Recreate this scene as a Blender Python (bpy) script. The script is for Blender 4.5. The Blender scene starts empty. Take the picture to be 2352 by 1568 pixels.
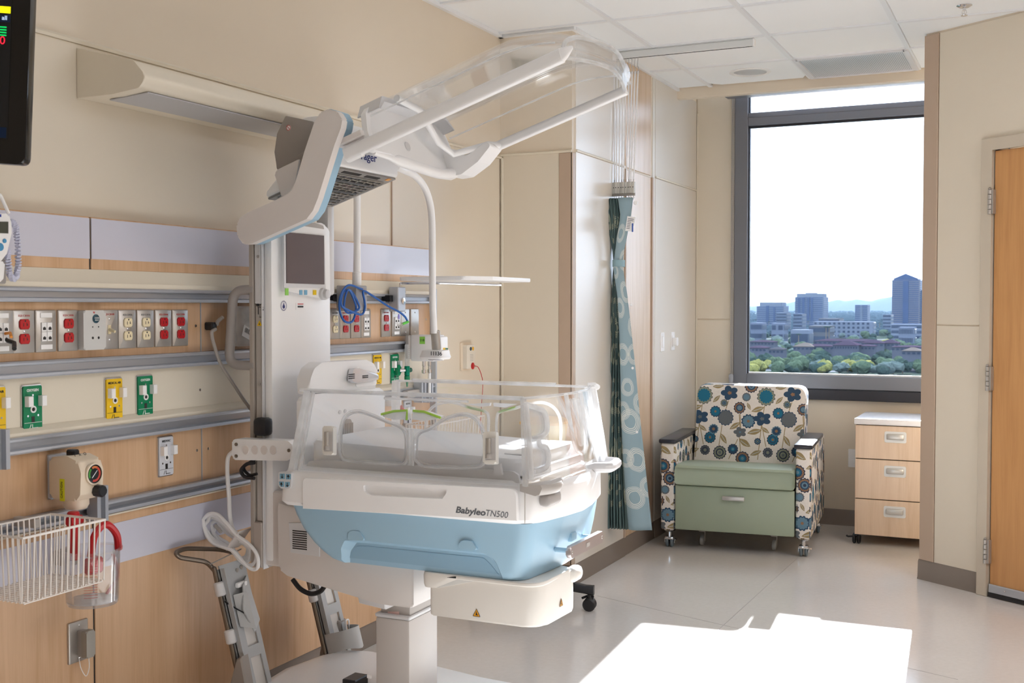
import bpy, bmesh, math, random
from mathutils import Vector, Matrix
random.seed(7)
PI = math.pi
D = bpy.data
SC = bpy.context.scene
COL = SC.collection

# ------------------------------------------------------------------ camera, world, sun, lamps, exposure
FPX, CX, CY, CAMH = 2620.0, 1176.0, 784.0, 1.38
YAW = math.radians(25.04)
PITCH = math.atan((784 - 705) / FPX)
cam = D.cameras.new('camera'); camo = D.objects.new('camera', cam); COL.objects.link(camo)
cam.sensor_width = 36; cam.lens = 36 * FPX / 2352
cam.clip_start = 0.05; cam.clip_end = 30000
cam.dof.use_dof = True; cam.dof.focus_distance = 5.0; cam.dof.aperture_fstop = 11
camo.location = (0, 0, CAMH)
camo.rotation_euler = (PI / 2 - PITCH, 0, YAW)
SC.camera = camo

wd = D.worlds.new('sky'); SC.world = wd; wd.use_nodes = True
bg = wd.node_tree.nodes['Background']
bg.inputs[0].default_value = (0.75, 0.845, 1.0, 1); bg.inputs[1].default_value = 3.2

SUN_EL = math.radians(23.0); SUN_AZ = math.radians(3.6)      # from beyond the window, a little to the left
sl = D.lights.new('sun', 'SUN'); so = D.objects.new('sun', sl); COL.objects.link(so)
sl.energy = 27; sl.color = (1.0, 0.982, 0.985); sl.angle = math.radians(0.55)
sdir = Vector((math.sin(SUN_AZ) * math.cos(SUN_EL), -math.cos(SUN_AZ) * math.cos(SUN_EL), -math.sin(SUN_EL)))
so.rotation_euler = sdir.to_track_quat('-Z', 'Y').to_euler(); so.location = (-2, 12, 6)

# added ceiling lamps for fill, unseen, outside the frame to the right and behind
for i, (lx, ly) in enumerate(((1.2, 4.0), (1.2, 2.2), (0.2, 0.4))):
    al = D.lights.new('fill_lamp', 'AREA'); al.shape = 'RECTANGLE'; al.size = 0.56; al.size_y = 1.16
    al.energy = (14, 5, 3.5)[i]; al.color = (0.87, 0.90, 1.0)
    ao = D.objects.new('fill_lamp', al); COL.objects.link(ao); ao.location = (lx, ly, 2.715)

vs = SC.view_settings
vs.view_transform = 'Standard'; vs.look = 'None'; vs.gamma = 1.0; vs.use_curve_mapping = False
vs.exposure = 0.9
cy = SC.cycles
cy.use_denoising = True; cy.max_bounces = 14; cy.diffuse_bounces = 6; cy.glossy_bounces = 4
cy.transmission_bounces = 8; cy.transparent_max_bounces = 40; cy.volume_bounces = 0
cy.caustics_reflective = False; cy.caustics_refractive = False; cy.sample_clamp_indirect = 6.0

# ------------------------------------------------------------------ pixel rays of the 2352x1568 photograph -> points on real planes
_f0 = Vector((-math.sin(YAW), math.cos(YAW), 0)); _r = Vector((math.cos(YAW), math.sin(YAW), 0)); _z = Vector((0, 0, 1))
_f = _f0 * math.cos(PITCH) - _z * math.sin(PITCH); _u = _f0 * math.sin(PITCH) + _z * math.cos(PITCH)
CAM = Vector((0, 0, CAMH))
def ray(px, py): return _f + _r * ((px - CX) / FPX) - _u * ((py - CY) / FPX)
def onx(px, py, x): r = ray(px, py); return CAM + r * (x / r.x)
def ony(px, py, y): r = ray(px, py); return CAM + r * (y / r.y)
def onz(px, py, z): r = ray(px, py); return CAM + r * ((z - CAMH) / r.z)
def onp(px, py, p0, n): r = ray(px, py); return CAM + r * ((Vector(p0) - CAM).dot(n) / r.dot(n))

# ------------------------------------------------------------------ materials
def lin(c):
    o = []
    for v in c[:3]:
        v = v / 255.0
        o.append(v / 12.92 if v <= 0.04045 else ((v + 0.055) / 1.055) ** 2.4)
    return tuple(o) + (1.0,)
MATS = {}
class NT:
    def __init__(s, name):
        s.m = D.materials.new(name); s.m.use_nodes = True; s.t = s.m.node_tree; s.t.nodes.clear()
        s.out = s.n('ShaderNodeOutputMaterial')
    def n(s, kind, **kw):
        nd = s.t.nodes.new(kind)
        for k, v in kw.items(): setattr(nd, k, v)
        return nd
    def l(s, a, b): s.t.links.new(a, b)
    def val(s, sock, v):
        if hasattr(v, 'is_output') or isinstance(v, bpy.types.NodeSocket): s.l(v, sock)
        else: sock.default_value = v
    def math(s, op, a, b=None, c=None, clamp=False):
        nd = s.n('ShaderNodeMath', operation=op, use_clamp=clamp)
        s.val(nd.inputs[0], a)
        if b is not None: s.val(nd.inputs[1], b)
        if c is not None: s.val(nd.inputs[2], c)
        return nd.outputs[0]
    def vmath(s, op, a, b=None, c=None, out=0):
        nd = s.n('ShaderNodeVectorMath', operation=op)
        s.val(nd.inputs[0], a)
        if b is not None: s.val(nd.inputs[1], b)
        if c is not None: s.val(nd.inputs[2], c)
        return nd.outputs[out]
    def mix(s, f, a, b):
        nd = s.n('ShaderNodeMix', data_type='RGBA')
        s.val(nd.inputs[0], f); s.val(nd.inputs[6], a); s.val(nd.inputs[7], b)
        return nd.outputs[2]
    def bsdf(s, color, rough=0.5, metal=0.0, spec=0.5, coat=0.0, normal=None):
        b = s.n('ShaderNodeBsdfPrincipled')
        s.val(b.inputs['Base Color'], color); s.val(b.inputs['Roughness'], rough)
        b.inputs['Metallic'].default_value = metal; b.inputs['Specular IOR Level'].default_value = spec
        b.inputs['Coat Weight'].default_value = coat; b.inputs['Coat Roughness'].default_value = 0.06
        if normal is not None: s.l(normal, b.inputs['Normal'])
        s.l(b.outputs[0], s.out.inputs[0]); return b
    def coords(s, scale=(1, 1, 1), which='Object'):
        tc = s.n('ShaderNodeTexCoord'); mp = s.n('ShaderNodeMapping'); mp.inputs['Scale'].default_value = scale
        s.l(tc.outputs[which], mp.inputs[0]); return mp.outputs[0]
    def noise(s, vec, scale=5.0, detail=3.0, rough=0.5, dist=0.0):
        nd = s.n('ShaderNodeTexNoise'); s.l(vec, nd.inputs['Vector'])
        nd.inputs['Scale'].default_value = scale; nd.inputs['Detail'].default_value = detail
        nd.inputs['Roughness'].default_value = rough; nd.inputs['Distortion'].default_value = dist
        return nd.outputs[0]
    def ramp(s, f, stops, interp='LINEAR'):
        nd = s.n('ShaderNodeValToRGB'); s.l(f, nd.inputs[0]); cr = nd.color_ramp; cr.interpolation = interp
        while len(cr.elements) < len(stops): cr.elements.new(0.5)
        for e, (p, c) in zip(cr.elements, stops): e.position = p; e.color = c
        return nd.outputs[0]
    def bump(s, h, strength=0.1, dist=0.002):
        nd = s.n('ShaderNodeBump'); nd.inputs['Strength'].default_value = strength; nd.inputs['Distance'].default_value = dist
        s.l(h, nd.inputs['Height']); return nd.outputs[0]

def mat(name, rgb, rough=0.5, metal=0.0, spec=0.5, coat=0.0, vary=0.04, vscale=3.0, grain=0.0, gscale=900):
    if name in MATS: return MATS[name]
    t = NT(name); co = t.coords()
    c = lin(rgb); lo = tuple(v * (1 - vary) for v in c[:3]) + (1,); hi = tuple(min(1, v * (1 + vary)) for v in c[:3]) + (1,)
    col = t.mix(t.noise(co, vscale, 3), lo, hi)
    nrm = t.bump(t.noise(co, gscale, 1), grain, 0.0006) if grain else None
    t.bsdf(col, rough, metal, spec, coat, nrm)
    MATS[name] = t.m; return t.m
def wood(name, rgb, dark, rough=0.35, axis=2, spec=0.5):
    t = NT(name)
    sc = [7.0, 7.0, 7.0]; sc[axis] = 0.55
    co = t.coords(tuple(sc))
    f1 = t.noise(co, 3.0, 5, 0.55, 0.6)
    sc2 = [60.0, 60.0, 60.0]; sc2[axis] = 2.0
    f2 = t.noise(t.coords(tuple(sc2)), 3.0, 3, 0.6)
    f = t.math('ADD', t.math('MULTIPLY', f1, 0.72), t.math('MULTIPLY', f2, 0.28))
    c, d = lin(rgb), lin(dark)
    col = t.ramp(f, [(0.34, d), (0.50, tuple((a * .35 + b * .65) for a, b in zip(d, c))), (0.62, c)])
    t.bsdf(col, rough, 0, spec)
    MATS[name] = t.m; return t.m
def clear(name, tint=(0.985, 0.99, 0.995), milky=0.03, rough=0.04, blend=0.25, base=0.03, white=(0.95, 0.95, 0.97), fres=0.6):
    t = NT(name); co = t.coords()
    tr = t.n('ShaderNodeBsdfTransparent'); tr.inputs[0].default_value = tint + (1,)
    gl = t.n('ShaderNodeBsdfGlossy'); gl.inputs['Roughness'].default_value = rough; gl.inputs[0].default_value = (1, 1, 1, 1)
    df = t.n('ShaderNodeBsdfDiffuse'); df.inputs[0].default_value = white + (1,)
    tl = t.n('ShaderNodeBsdfTranslucent'); tl.inputs[0].default_value = white + (1,)
    dm = t.n('ShaderNodeMixShader'); dm.inputs[0].default_value = 0.7; t.l(df.outputs[0], dm.inputs[1]); t.l(tl.outputs[0], dm.inputs[2])
    lw = t.n('ShaderNodeLayerWeight'); lw.inputs[0].default_value = blend
    fac = t.math('ADD', t.math('MULTIPLY', lw.outputs['Fresnel'], fres), base, clamp=True)
    m1 = t.n('ShaderNodeMixShader'); t.l(fac, m1.inputs[0]); t.l(tr.outputs[0], m1.inputs[1]); t.l(gl.outputs[0], m1.inputs[2])
    nz = t.noise(co, 9.0, 2)
    m2 = t.n('ShaderNodeMixShader'); t.l(t.math('MULTIPLY', nz, milky * 2), m2.inputs[0]); t.l(m1.outputs[0], m2.inputs[1]); t.l(dm.outputs[0], m2.inputs[2])
    t.l(m2.outputs[0], t.out.inputs[0]); MATS[name] = t.m; return t.m
def emit(name, rgb, strength=1.0):
    t = NT(name); e = t.n('ShaderNodeEmission'); e.inputs[0].default_value = lin(rgb); e.inputs[1].default_value = strength
    t.l(e.outputs[0], t.out.inputs[0]); MATS[name] = t.m; return t.m

WALL = mat('beige_wall_paint', (227, 214, 195), 0.42, vary=0.02, grain=0.05, gscale=500)
PANEL = mat('beige_wall_sheet', (226, 215, 197), 0.36, vary=0.02, grain=0.04, gscale=700)
PANELG = mat('satin_wall_sheet', (229, 223, 214), 0.27, spec=0.9, vary=0.02, grain=0.04, gscale=700)
TAN = mat('tan_corner_guard', (190, 168, 148), 0.4)
BASEB = mat('grey_brown_rubber_base', (136, 125, 117), 0.45)
CEILT = mat('white_ceiling_tile', (247, 250, 253), 0.8, vary=0.02, grain=0.12, gscale=240)
GRID = mat('white_ceiling_grid', (238, 240, 243), 0.3)
MAPLE = wood('maple_laminate', (216, 179, 143), (198, 158, 120), 0.36)
MAPLEP = wood('pale_maple_laminate', (222, 197, 170), (208, 180, 151), 0.27, spec=.8)
DOORW = wood('honey_door_veneer', (206, 153, 98), (190, 136, 84), 0.4)
CREAM = mat('cream_laminate', (226, 217, 199), 0.4)
ALU = mat('anodised_aluminium', (186, 190, 198), 0.34, metal=0.45, vary=0.05)
STEEL = mat('brushed_steel', (190, 186, 181), 0.33, metal=0.65, vary=0.08, vscale=40)
CHROME = mat('chrome', (225, 225, 228), 0.12, metal=1.0)
DKSTEEL = mat('dark_bronze_steel', (128, 118, 108), 0.3, metal=0.9)
WHITE = mat('white_plastic', (246, 245, 245), 0.38, vary=0.015)
OFFW = mat('warm_white_plastic', (226, 219, 215), 0.42, vary=0.015)
GREYP = mat('grey_plastic', (176, 170, 165), 0.42)
DGREYP = mat('taupe_grey_plastic', (152, 143, 136), 0.45)
LGREY = mat('light_grey_plastic', (216, 215, 216), 0.4)
BLUEP = mat('pale_blue_plastic', (160, 195, 217), 0.4, vary=0.015)
BLACK = mat('black_plastic', (26, 26, 30), 0.4)
BLACKG = mat('gloss_black', (8, 9, 11), 0.12)
RED = mat('red_plastic', (186, 18, 28), 0.32)
IVORY = mat('ivory_plastic', (236, 222, 186), 0.35)
SLOT = mat('slot_dark', (38, 34, 34), 0.6)
GREEN = mat('oxygen_green', (0, 128, 84), 0.35)
YELLOW = mat('air_yellow', (240, 196, 20), 0.4)
CREAMP = mat('cream_plastic', (230, 214, 192), 0.38)
BLUEC = mat('blue_cable', (34, 96, 176), 0.4)
NAVY = mat('navy_ink', (34, 40, 110), 0.5)
INK = mat('grey_ink', (104, 108, 114), 0.5)
BLKINK = mat('black_ink', (40, 40, 44), 0.5)
REDINK = mat('red_ink', (190, 50, 50), 0.5)
WHITEINK = mat('white_ink', (240, 240, 240), 0.5)
LAV = mat('lavender_linen_laminate', (206, 206, 220), 0.22, spec=0.6, vary=0.03, grain=0.05, gscale=600)
MATT = mat('white_mattress_cover', (238, 238, 240), 0.6)
WGREY = mat('bronze_grey_window_frame', (122, 124, 132), 0.4, metal=0.2)
WDARK = mat('dark_window_sill_trim', (42, 42, 50), 0.5)
SAGE = mat('sage_vinyl', (160, 172, 151), 0.42, grain=0.05, gscale=400)
LEDG = mat('lime_seal', (166, 214, 50), 0.4)
SOLUTION = mat('orange_lead', (240, 150, 40), 0.4)
ACR = clear('clear_acrylic', milky=0.022, base=0.02, fres=0.3, white=(1.0, 1.0, 1.0))
ACRE = clear('acrylic_edge', milky=0.42, base=0.09, blend=0.3, fres=0.25, white=(1.0, 1.0, 1.0))  # white mixed into the colour stands for light glowing along clear edges
FROST = clear('frosted_acrylic', milky=0.72, base=0.04, rough=0.2, fres=0.15, white=(1.0, 1.0, 1.0))
HAZEP = clear('clear_polycarbonate', milky=0.05, base=0.05)
GLASS = clear('window_glass', tint=(0.80, 0.83, 0.85), milky=0.0, base=0.0, blend=0.10, rough=0.0)

# ------------------------------------------------------------------ mesh builder
class G:
    def __init__(s): s.bm = bmesh.new(); s.M = None
    def _v(s, p):
        p = Vector(p)
        if s.M is not None: p = s.M @ p
        return s.bm.verts.new(p)
    def face(s, vs):
        try: return s.bm.faces.new(vs)
        except ValueError: return None
    def bev(s, edges, off, seg):
        if off > 0: bmesh.ops.bevel(s.bm, geom=list(edges), offset=off, segments=seg, profile=0.5, affect='EDGES', clamp_overlap=True)
    def box(s, x0, x1, y0, y1, z0, z1, b=0.0, seg=2):
        v = [s._v((x, y, z)) for x in (x0, x1) for y in (y0, y1) for z in (z0, z1)]
        fs = [s.face([v[i] for i in q]) for q in ((0, 1, 3, 2), (4, 6, 7, 5), (0, 4, 5, 1), (2, 3, 7, 6), (0, 2, 6, 4), (1, 5, 7, 3))]
        if b: s.bev({e for f in fs for e in f.edges}, b, seg)
        return s
    def prism(s, pts, axis, a, b, bev=0.0, seg=2, caps=True):
        def mk(p, c):
            if axis == 'x': return (c, p[0], p[1])
            if axis == 'y': return (p[0], c, p[1])
            return (p[0], p[1], c)
        A = [s._v(mk(p, a)) for p in pts]; B = [s._v(mk(p, b)) for p in pts]; n = len(pts); fs = []
        for i in range(n): fs.append(s.face([A[i], A[(i + 1) % n], B[(i + 1) % n], B[i]]))
        if caps:
            ca = s.face(A[::-1]); cb = s.face(B); fs += [ca, cb]
            if bev: s.bev(set(ca.edges) | set(cb.edges), bev, seg)
        return s
    def plate(s, o, ex, ey, pts, th, bev=0.0, seg=1):
        ex, ey = Vector(ex).normalized(), Vector(ey).normalized(); n = ex.cross(ey); o = Vector(o)
        A = [s._v(o + ex * p[0] + ey * p[1]) for p in pts]; B = [s._v(o + ex * p[0] + ey * p[1] + n * th) for p in pts]; k = len(pts)
        for i in range(k): s.face([A[i], A[(i + 1) % k], B[(i + 1) % k], B[i]])
        s.face(A[::-1]); cb = s.face(B)
        if bev: s.bev(cb.edges, bev, seg)
        return s
    def loft(s, rings, caps=True, close=True):
        R = [[s._v(p) for p in r] for r in rings]; n = len(R[0])
        for a, b in zip(R, R[1:]):
            for i in range(n if close else n - 1): s.face([a[i], a[(i + 1) % n], b[(i + 1) % n], b[i]])
        if caps and close: s.face(R[0][::-1]); s.face(R[-1])
        return s
    def tube(s, pts, r, seg=8, closed=False, caps=True):
        P = [Vector(p) for p in pts]; n = len(P); up = None; rings = []
        rr = r if isinstance(r, (list, tuple)) else [r] * n
        for i in range(n):
            if closed: d = P[(i + 1) % n] - P[i - 1]
            else: d = P[min(i + 1, n - 1)] - P[max(i - 1, 0)]
            d.normalize()
            if up is None: up = d.orthogonal().normalized()
            up = (up - d * up.dot(d)); up = up.normalized() if up.length > 1e-6 else d.orthogonal().normalized()
            w = d.cross(up)
            rings.append([P[i] + (up * math.cos(2 * PI * k / seg) + w * math.sin(2 * PI * k / seg)) * rr[i] for k in range(seg)])
        if closed:
            R = [[s._v(p) for p in q] for q in rings]
            for i in range(n):
                a, b = R[i], R[(i + 1) % n]
                if i == n - 1:
                    best = min(range(seg), key=lambda o: (a[0].co - b[o].co).length); b = b[best:] + b[:best]
                for k in range(seg): s.face([a[k], a[(k + 1) % seg], b[(k + 1) % seg], b[k]])
        else: s.loft(rings, caps)
        return s
    def lathe(s, prof, c, axis=(0, 0, 1), seg=20, caps=True):
        ax = Vector(axis).normalized(); u = ax.orthogonal().normalized(); w = ax.cross(u); c = Vector(c)
        return s.loft([[c + ax * z + (u * math.cos(2 * PI * k / seg) + w * math.sin(2 * PI * k / seg)) * max(r, 1e-4) for k in range(seg)] for r, z in prof], caps)
    def cyl(s, p, q, r, seg=16, b=0.0):
        p, q = Vector(p), Vector(q); L = (q - p).length
        pr = [(r, 0), (r, L)] if not b else [(r - b, 0), (r, b), (r, L - b), (r - b, L)]
        return s.lathe(pr, p, q - p, seg)
    def ball(s, c, r, seg=12, rings=8):
        if not isinstance(r, (tuple, list)): r = (r, r, r)
        return s.loft([[(c[0] + r[0] * math.sin(PI * (i + .02) / (rings + .04)) * math.cos(2 * PI * k / seg), c[1] + r[1] * math.sin(PI * (i + .02) / (rings + .04)) * math.sin(2 * PI * k / seg), c[2] - r[2] * math.cos(PI * (i + .02) / (rings + .04))) for k in range(seg)] for i in range(rings + 1)])
    def build(s, name, m, parent=None, local=False, ang=35, uv=None):
        bmesh.ops.recalc_face_normals(s.bm, faces=s.bm.faces)
        me = D.meshes.new(name); s.bm.to_mesh(me); s.bm.free()
        if parent is not None and not local: me.transform(wmat(parent).inverted())
        if ang:
            for p in me.polygons: p.use_smooth = True
            me.set_sharp_from_angle(angle=math.radians(ang))
        me.materials.append(m)
        if uv: uv_box(me)
        o = D.objects.new(name, me); COL.objects.link(o)
        if parent is not None: o.parent = parent
        return o
def wmat(o):
    m = o.matrix_basis.copy()
    while o.parent: o = o.parent; m = o.matrix_basis @ m
    return m
def uv_box(me):
    uvl = me.uv_layers.new(name='UVMap')
    for p in me.polygons:
        n = p.normal; a = max(range(3), key=lambda i: abs(n[i]))
        for li in p.loop_indices:
            c = me.vertices[me.loops[li].vertex_index].co
            uvl.data[li].uv = (c.y, c.z) if a == 0 else ((c.x, c.z) if a == 1 else (c.x, c.y + .3))
def rpoly(pts, r, seg=5):
    out = []; n = len(pts)
    for i, p in enumerate(pts):
        rad = r[i] if isinstance(r, (list, tuple)) else r
        p = Vector(p[:2]); a = Vector(pts[i - 1][:2]) - p; b = Vector(pts[(i + 1) % n][:2]) - p
        if rad <= 1e-6: out.append(tuple(p)); continue
        la, lb = a.length, b.length; a.normalize(); b.normalize()
        ang = a.angle(b, PI); t = min(rad / math.tan(ang / 2), la * .49, lb * .49) if ang < PI - 1e-3 else 0
        if t < 1e-6: out.append(tuple(p)); continue
        p1, p2 = p + a * t, p + b * t
        for k in range(seg + 1):
            u = k / seg; q = p1 * (1 - u) ** 2 + p * 2 * u * (1 - u) + p2 * u * u; out.append(tuple(q))
    return out
def rrect(x0, x1, y0, y1, r, seg=4): return rpoly([(x0, y0), (x1, y0), (x1, y1), (x0, y1)], r, seg)
def circ(cx, cy, rx, ry=None, n=20):
    ry = rx if ry is None else ry
    return [(cx + rx * math.cos(2 * PI * k / n), cy + ry * math.sin(2 * PI * k / n)) for k in range(n)]
def pathr(pts, r, seg=6):
    P = [Vector(p) for p in pts]; out = [P[0]]
    for i in range(1, len(P) - 1):
        a, b = P[i - 1] - P[i], P[i + 1] - P[i]; t = min(r, a.length * .49, b.length * .49); a.normalize(); b.normalize()
        for k in range(seg + 1):
            u = k / seg; out.append((P[i] + a * t) * (1 - u) ** 2 + P[i] * 2 * u * (1 - u) + (P[i] + b * t) * u * u)
    return out + [P[-1]]
def spline(pts, n=8):
    P = [Vector(p) for p in pts]; P = [P[0] * 2 - P[1]] + P + [P[-1] * 2 - P[-2]]; out = []
    for i in range(1, len(P) - 2):
        for k in range(n):
            t = k / n; a, b, c, d = P[i - 1:i + 3]
            out.append(.5 * ((2 * b) + (c - a) * t + (2 * a - 5 * b + 4 * c - d) * t * t + (3 * b - a - 3 * c + d) * t ** 3))
    return out + [P[-2]]
def cutby(o, cutter):
    """boolean difference, baked into the mesh; cutter is a G in the object's world space"""
    me = D.meshes.new('tmp'); bmesh.ops.recalc_face_normals(cutter.bm, faces=cutter.bm.faces); cutter.bm.to_mesh(me); cutter.bm.free()
    c = D.objects.new('tmp', me); COL.objects.link(c)
    md = o.modifiers.new('b', 'BOOLEAN'); md.operation = 'DIFFERENCE'; md.object = c; md.solver = 'EXACT'
    bpy.context.view_layer.update()
    new = D.meshes.new_from_object(o.evaluated_get(bpy.context.evaluated_depsgraph_get()))
    o.modifiers.clear(); old = o.data; nm = old.name; o.data = new; D.meshes.remove(old); new.name = nm
    D.objects.remove(c); D.meshes.remove(me)
    for p in new.polygons: p.use_smooth = True
    new.set_sharp_from_angle(angle=math.radians(30))
def tag(o, label=None, cat=None, group=None, kind=None):
    if label: o['label'] = label
    if cat: o['category'] = cat
    if group: o['group'] = group
    if kind: o['kind'] = kind
    return o
def thing(name, label, cat, loc=(0, 0, 0), rz=0.0, group=None):
    o = D.objects.new(name, None); o.empty_display_size = 0.05; COL.objects.link(o)
    o.location = loc; o.rotation_euler = (0, 0, rz); tag(o, label, cat, group); return o
def struct(o): o['kind'] = 'structure'; return o
def dup(root, loc=None, rz=None, label=None, group=None, scale=None):
    r = root.copy(); COL.objects.link(r)
    if loc is not None: r.location = loc
    if rz is not None: r.rotation_euler = (0, 0, rz)
    if scale is not None: r.scale = scale
    if label: r['label'] = label
    if group: r['group'] = group
    for ch in list(root.children):
        c = ch.copy(); COL.objects.link(c); c.parent = r
        for g in list(ch.children):
            d = g.copy(); COL.objects.link(d); d.parent = c
    return r
def text(s, size, m, parent, o, ex, ey, name='lettering', shear=0.0, bold=0.0, align='CENTER', depth=0.0004, local=False, squeeze=1.0, width=None):
    cu = D.curves.new('t', 'FONT'); cu.body = s; cu.size = size; cu.shear = shear; cu.offset = bold; cu.align_x = align; cu.align_y = 'CENTER'
    cu.extrude = depth; cu.resolution_u = 3
    t = D.objects.new('t', cu); COL.objects.link(t); bpy.context.view_layer.update()
    me = D.meshes.new_from_object(t.evaluated_get(bpy.context.evaluated_depsgraph_get()))
    D.objects.remove(t); D.curves.remove(cu)
    if width: xs = [v.co.x for v in me.vertices]; squeeze = width / (max(xs) - min(xs))
    ex, ey = Vector(ex).normalized(), Vector(ey).normalized(); n = ex.cross(ey)
    X = Matrix(((ex.x * squeeze, ey.x, n.x, o[0]), (ex.y * squeeze, ey.y, n.y, o[1]), (ex.z * squeeze, ey.z, n.z, o[2]), (0, 0, 0, 1)))
    me.transform(X)
    if parent is not None and not local: me.transform(wmat(parent).inverted())
    me.materials.clear(); me.materials.append(m); me.name = name
    ob = D.objects.new(name, me); COL.objects.link(ob)
    if parent is not None: ob.parent = parent
    return ob
YV, ZV, XV = (0, 1, 0), (0, 0, 1), (1, 0, 0)
# ================================================================== THE ROOM
XL, XU, XB, YR, YW, CZ = -2.50, -2.46, -2.11, 5.21, 7.40, 2.74
AP = Vector((-0.555, 6.10, 0)); AD = Vector((0.829, -0.559, 0)); AN = Vector((-0.559, -0.829, 0))
def aw(s, z, off=0.0): return AP + AD * s + AN * off + Vector((0, 0, z))

# floor
t = NT('beige_sheet_vinyl'); co = t.coords()
f = t.math('ADD', t.math('MULTIPLY', t.noise(co, 1.3, 4), .6), t.math('MULTIPLY', t.noise(co, 46, 3, .7), .4))
col = t.ramp(f, [(0.3, lin((213, 208, 203))), (0.7, lin((227, 223, 219)))])
t.bsdf(col, t.math('ADD', t.math('MULTIPLY', t.noise(co, 2.2, 4), .10), .11), 0, .5, normal=t.bump(t.noise(co, 3.0, 2), 0.05, 0.01))
FLOOR = t.m
floor = struct(G().box(-2.75, 2.0, -2.0, 7.6, -0.12, 0.0).build('floor', FLOOR))
SEAM = mat('floor_weld', (172, 166, 162), 0.5)
def seam(p, q):
    d = (q - p).normalized(); w = d.cross(Vector(ZV)) * .0016
    G().loft([[p - w, p + w, p + w + Vector((0, 0, .0006)), p - w + Vector((0, 0, .0006))], [q - w, q + w, q + w + Vector((0, 0, .0006)), q - w + Vector((0, 0, .0006))]]).build('floor_seam', SEAM, floor, ang=0)
seam(onz(1372, 1368, 0), onz(2200, 1560, 0)); seam(onz(1830, 1282, 0), onz(1516, 1568, 0))

# ceiling: slab, tiles and bars
ceiling = struct(G().box(-2.75, 2.0, -2.0, 7.02, 2.775, 2.9).build('ceiling', CEILT))
GX = [-2.50, -1.89, -1.281, -0.672, -0.063, 0.546]; GY = [3.33, 3.94, 4.55, 5.16, 5.77, 6.37, 6.95]
tile0 = None
for i in range(len(GX) - 1):
    for j in range(len(GY) - 1):
        x0, x1, y0, y1 = GX[i], GX[i + 1], GY[j], GY[j + 1]
        if x0 < -2.2 and y0 > 5.1:                 # behind the bumped-out wall only a strip is left
            x0 = -2.11
        if i == 2 and j == 5: continue             # the air grille sits here
        if i == 1 and j == 5:
            g = G()
            hole = circ(-1.571, 6.63, 0.095, n=28); n = len(hole)
            outer = []
            for k in range(n):
                a = 2 * PI * k / n; c, s = math.cos(a), math.sin(a)
                tx = (x1 - .012 + 1.571) / c if c > 1e-6 else ((x0 + .012 + 1.571) / c if c < -1e-6 else 9)
                ty = (y1 - .012 - 6.63) / s if s > 1e-6 else ((y0 + .012 - 6.63) / s if s < -1e-6 else 9)
                tt = min(tx, ty); outer.append((-1.571 + c * tt, 6.63 + s * tt))
            g.loft([[(p[0], p[1], 2.765) for p in outer], [(p[0], p[1], 2.746) for p in outer], [(p[0], p[1], 2.746) for p in hole], [(p[0], p[1], 2.765) for p in hole]], caps=False)
            g.build('ceiling_tile', CEILT, ceiling); continue
        if x1 - x0 > .6 and y1 - y0 > .595 and tile0 is not None and abs(x1 - x0 - .61) < .012:
            c = tile0.copy(); COL.objects.link(c); c.parent = ceiling; c.location = (x0 - tile0['ox'], y0 - tile0['oy'], 0); del c['ox'], c['oy']
        else:
            t_ = G().box(x0 + .011, x1 - .011, y0 + .011, y1 - .011, 2.746, 2.765, .004, 1).build('ceiling_tile', CEILT, ceiling)
            if x1 - x0 > .6 and y1 - y0 > .595 and tile0 is None: tile0 = t_; tile0['ox'] = x0; tile0['oy'] = y0
del tile0['ox'], tile0['oy']
for x in GX[1:-1]: G().box(x - .012, x + .012, -1.8 if x > -.1 else 1.5, 6.95, 2.738, 2.75).build('grid_bar', GRID, ceiling)
for y in GY[:-1]: G().box(-2.5 if y < 5.2 else -2.11, 1.6, y - .012, y + .012, 2.7385, 2.7495).build('grid_bar', GRID, ceiling)
g = G(); g.box(-2.5, -2.478, -1.8, 5.21, 2.728, 2.745); g.build('wall_angle', GRID, ceiling)
g = G(); g.box(-2.5, -2.09, 5.186, 5.21, 2.728, 2.745); g.build('wall_angle', GRID, ceiling)
g = G(); g.box(-2.11, -2.088, 5.21, 6.95, 2.728, 2.745); g.build('wall_angle', GRID, ceiling)
g = G(); g.box(-2.5, 1.6, -1.8, 3.318, 2.746, 2.765); g.build('ceiling_panel', CEILT, ceiling)
g = G(); g.box(0.56, 1.6, 3.33, 6.9, 2.746, 2.765); g.build('ceiling_panel', CEILT, ceiling)
for lx, ly in ((1.2, 4.0), (1.2, 2.2), (0.2, 0.4)):  # frames added around the unseen fill lamps
    g = G()
    for a in ((lx - .31, lx - .285, ly - .61, ly + .61), (lx + .285, lx + .31, ly - .61, ly + .61), (lx - .285, lx + .285, ly - .61, ly - .585), (lx - .285, lx + .285, ly + .585, ly + .61)): g.box(*a, 2.705, 2.746)
    g.build('fill_lamp_frame', GRID, ceiling)

# left (headwall) wall: body, protective sheets, joints, cap trim
wl = struct(G().box(-2.7, XL, -2.0, 5.36, 0, CZ + .03).build('wall_left', WALL))
for y0, y1 in ((-1.8, 4.137), (4.143, 5.19)):
    G().box(XL - .002, XL + .007, y0, y1, .1, 2.125, .0015, 1).build('wall_sheet', PANEL, wl)
G().prism([(XL, 2.125), (XL + .014, 2.125), (XL + .016, 2.133), (XL + .009, 2.141), (XL, 2.143)], 'y', -1.8, 5.21).build('cap_trim', CREAM, wl)
G().box(XL, XL + .012, 4.1365, 4.1435, 1.62, 2.125).build('joint_strip', TAN, wl)
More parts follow.
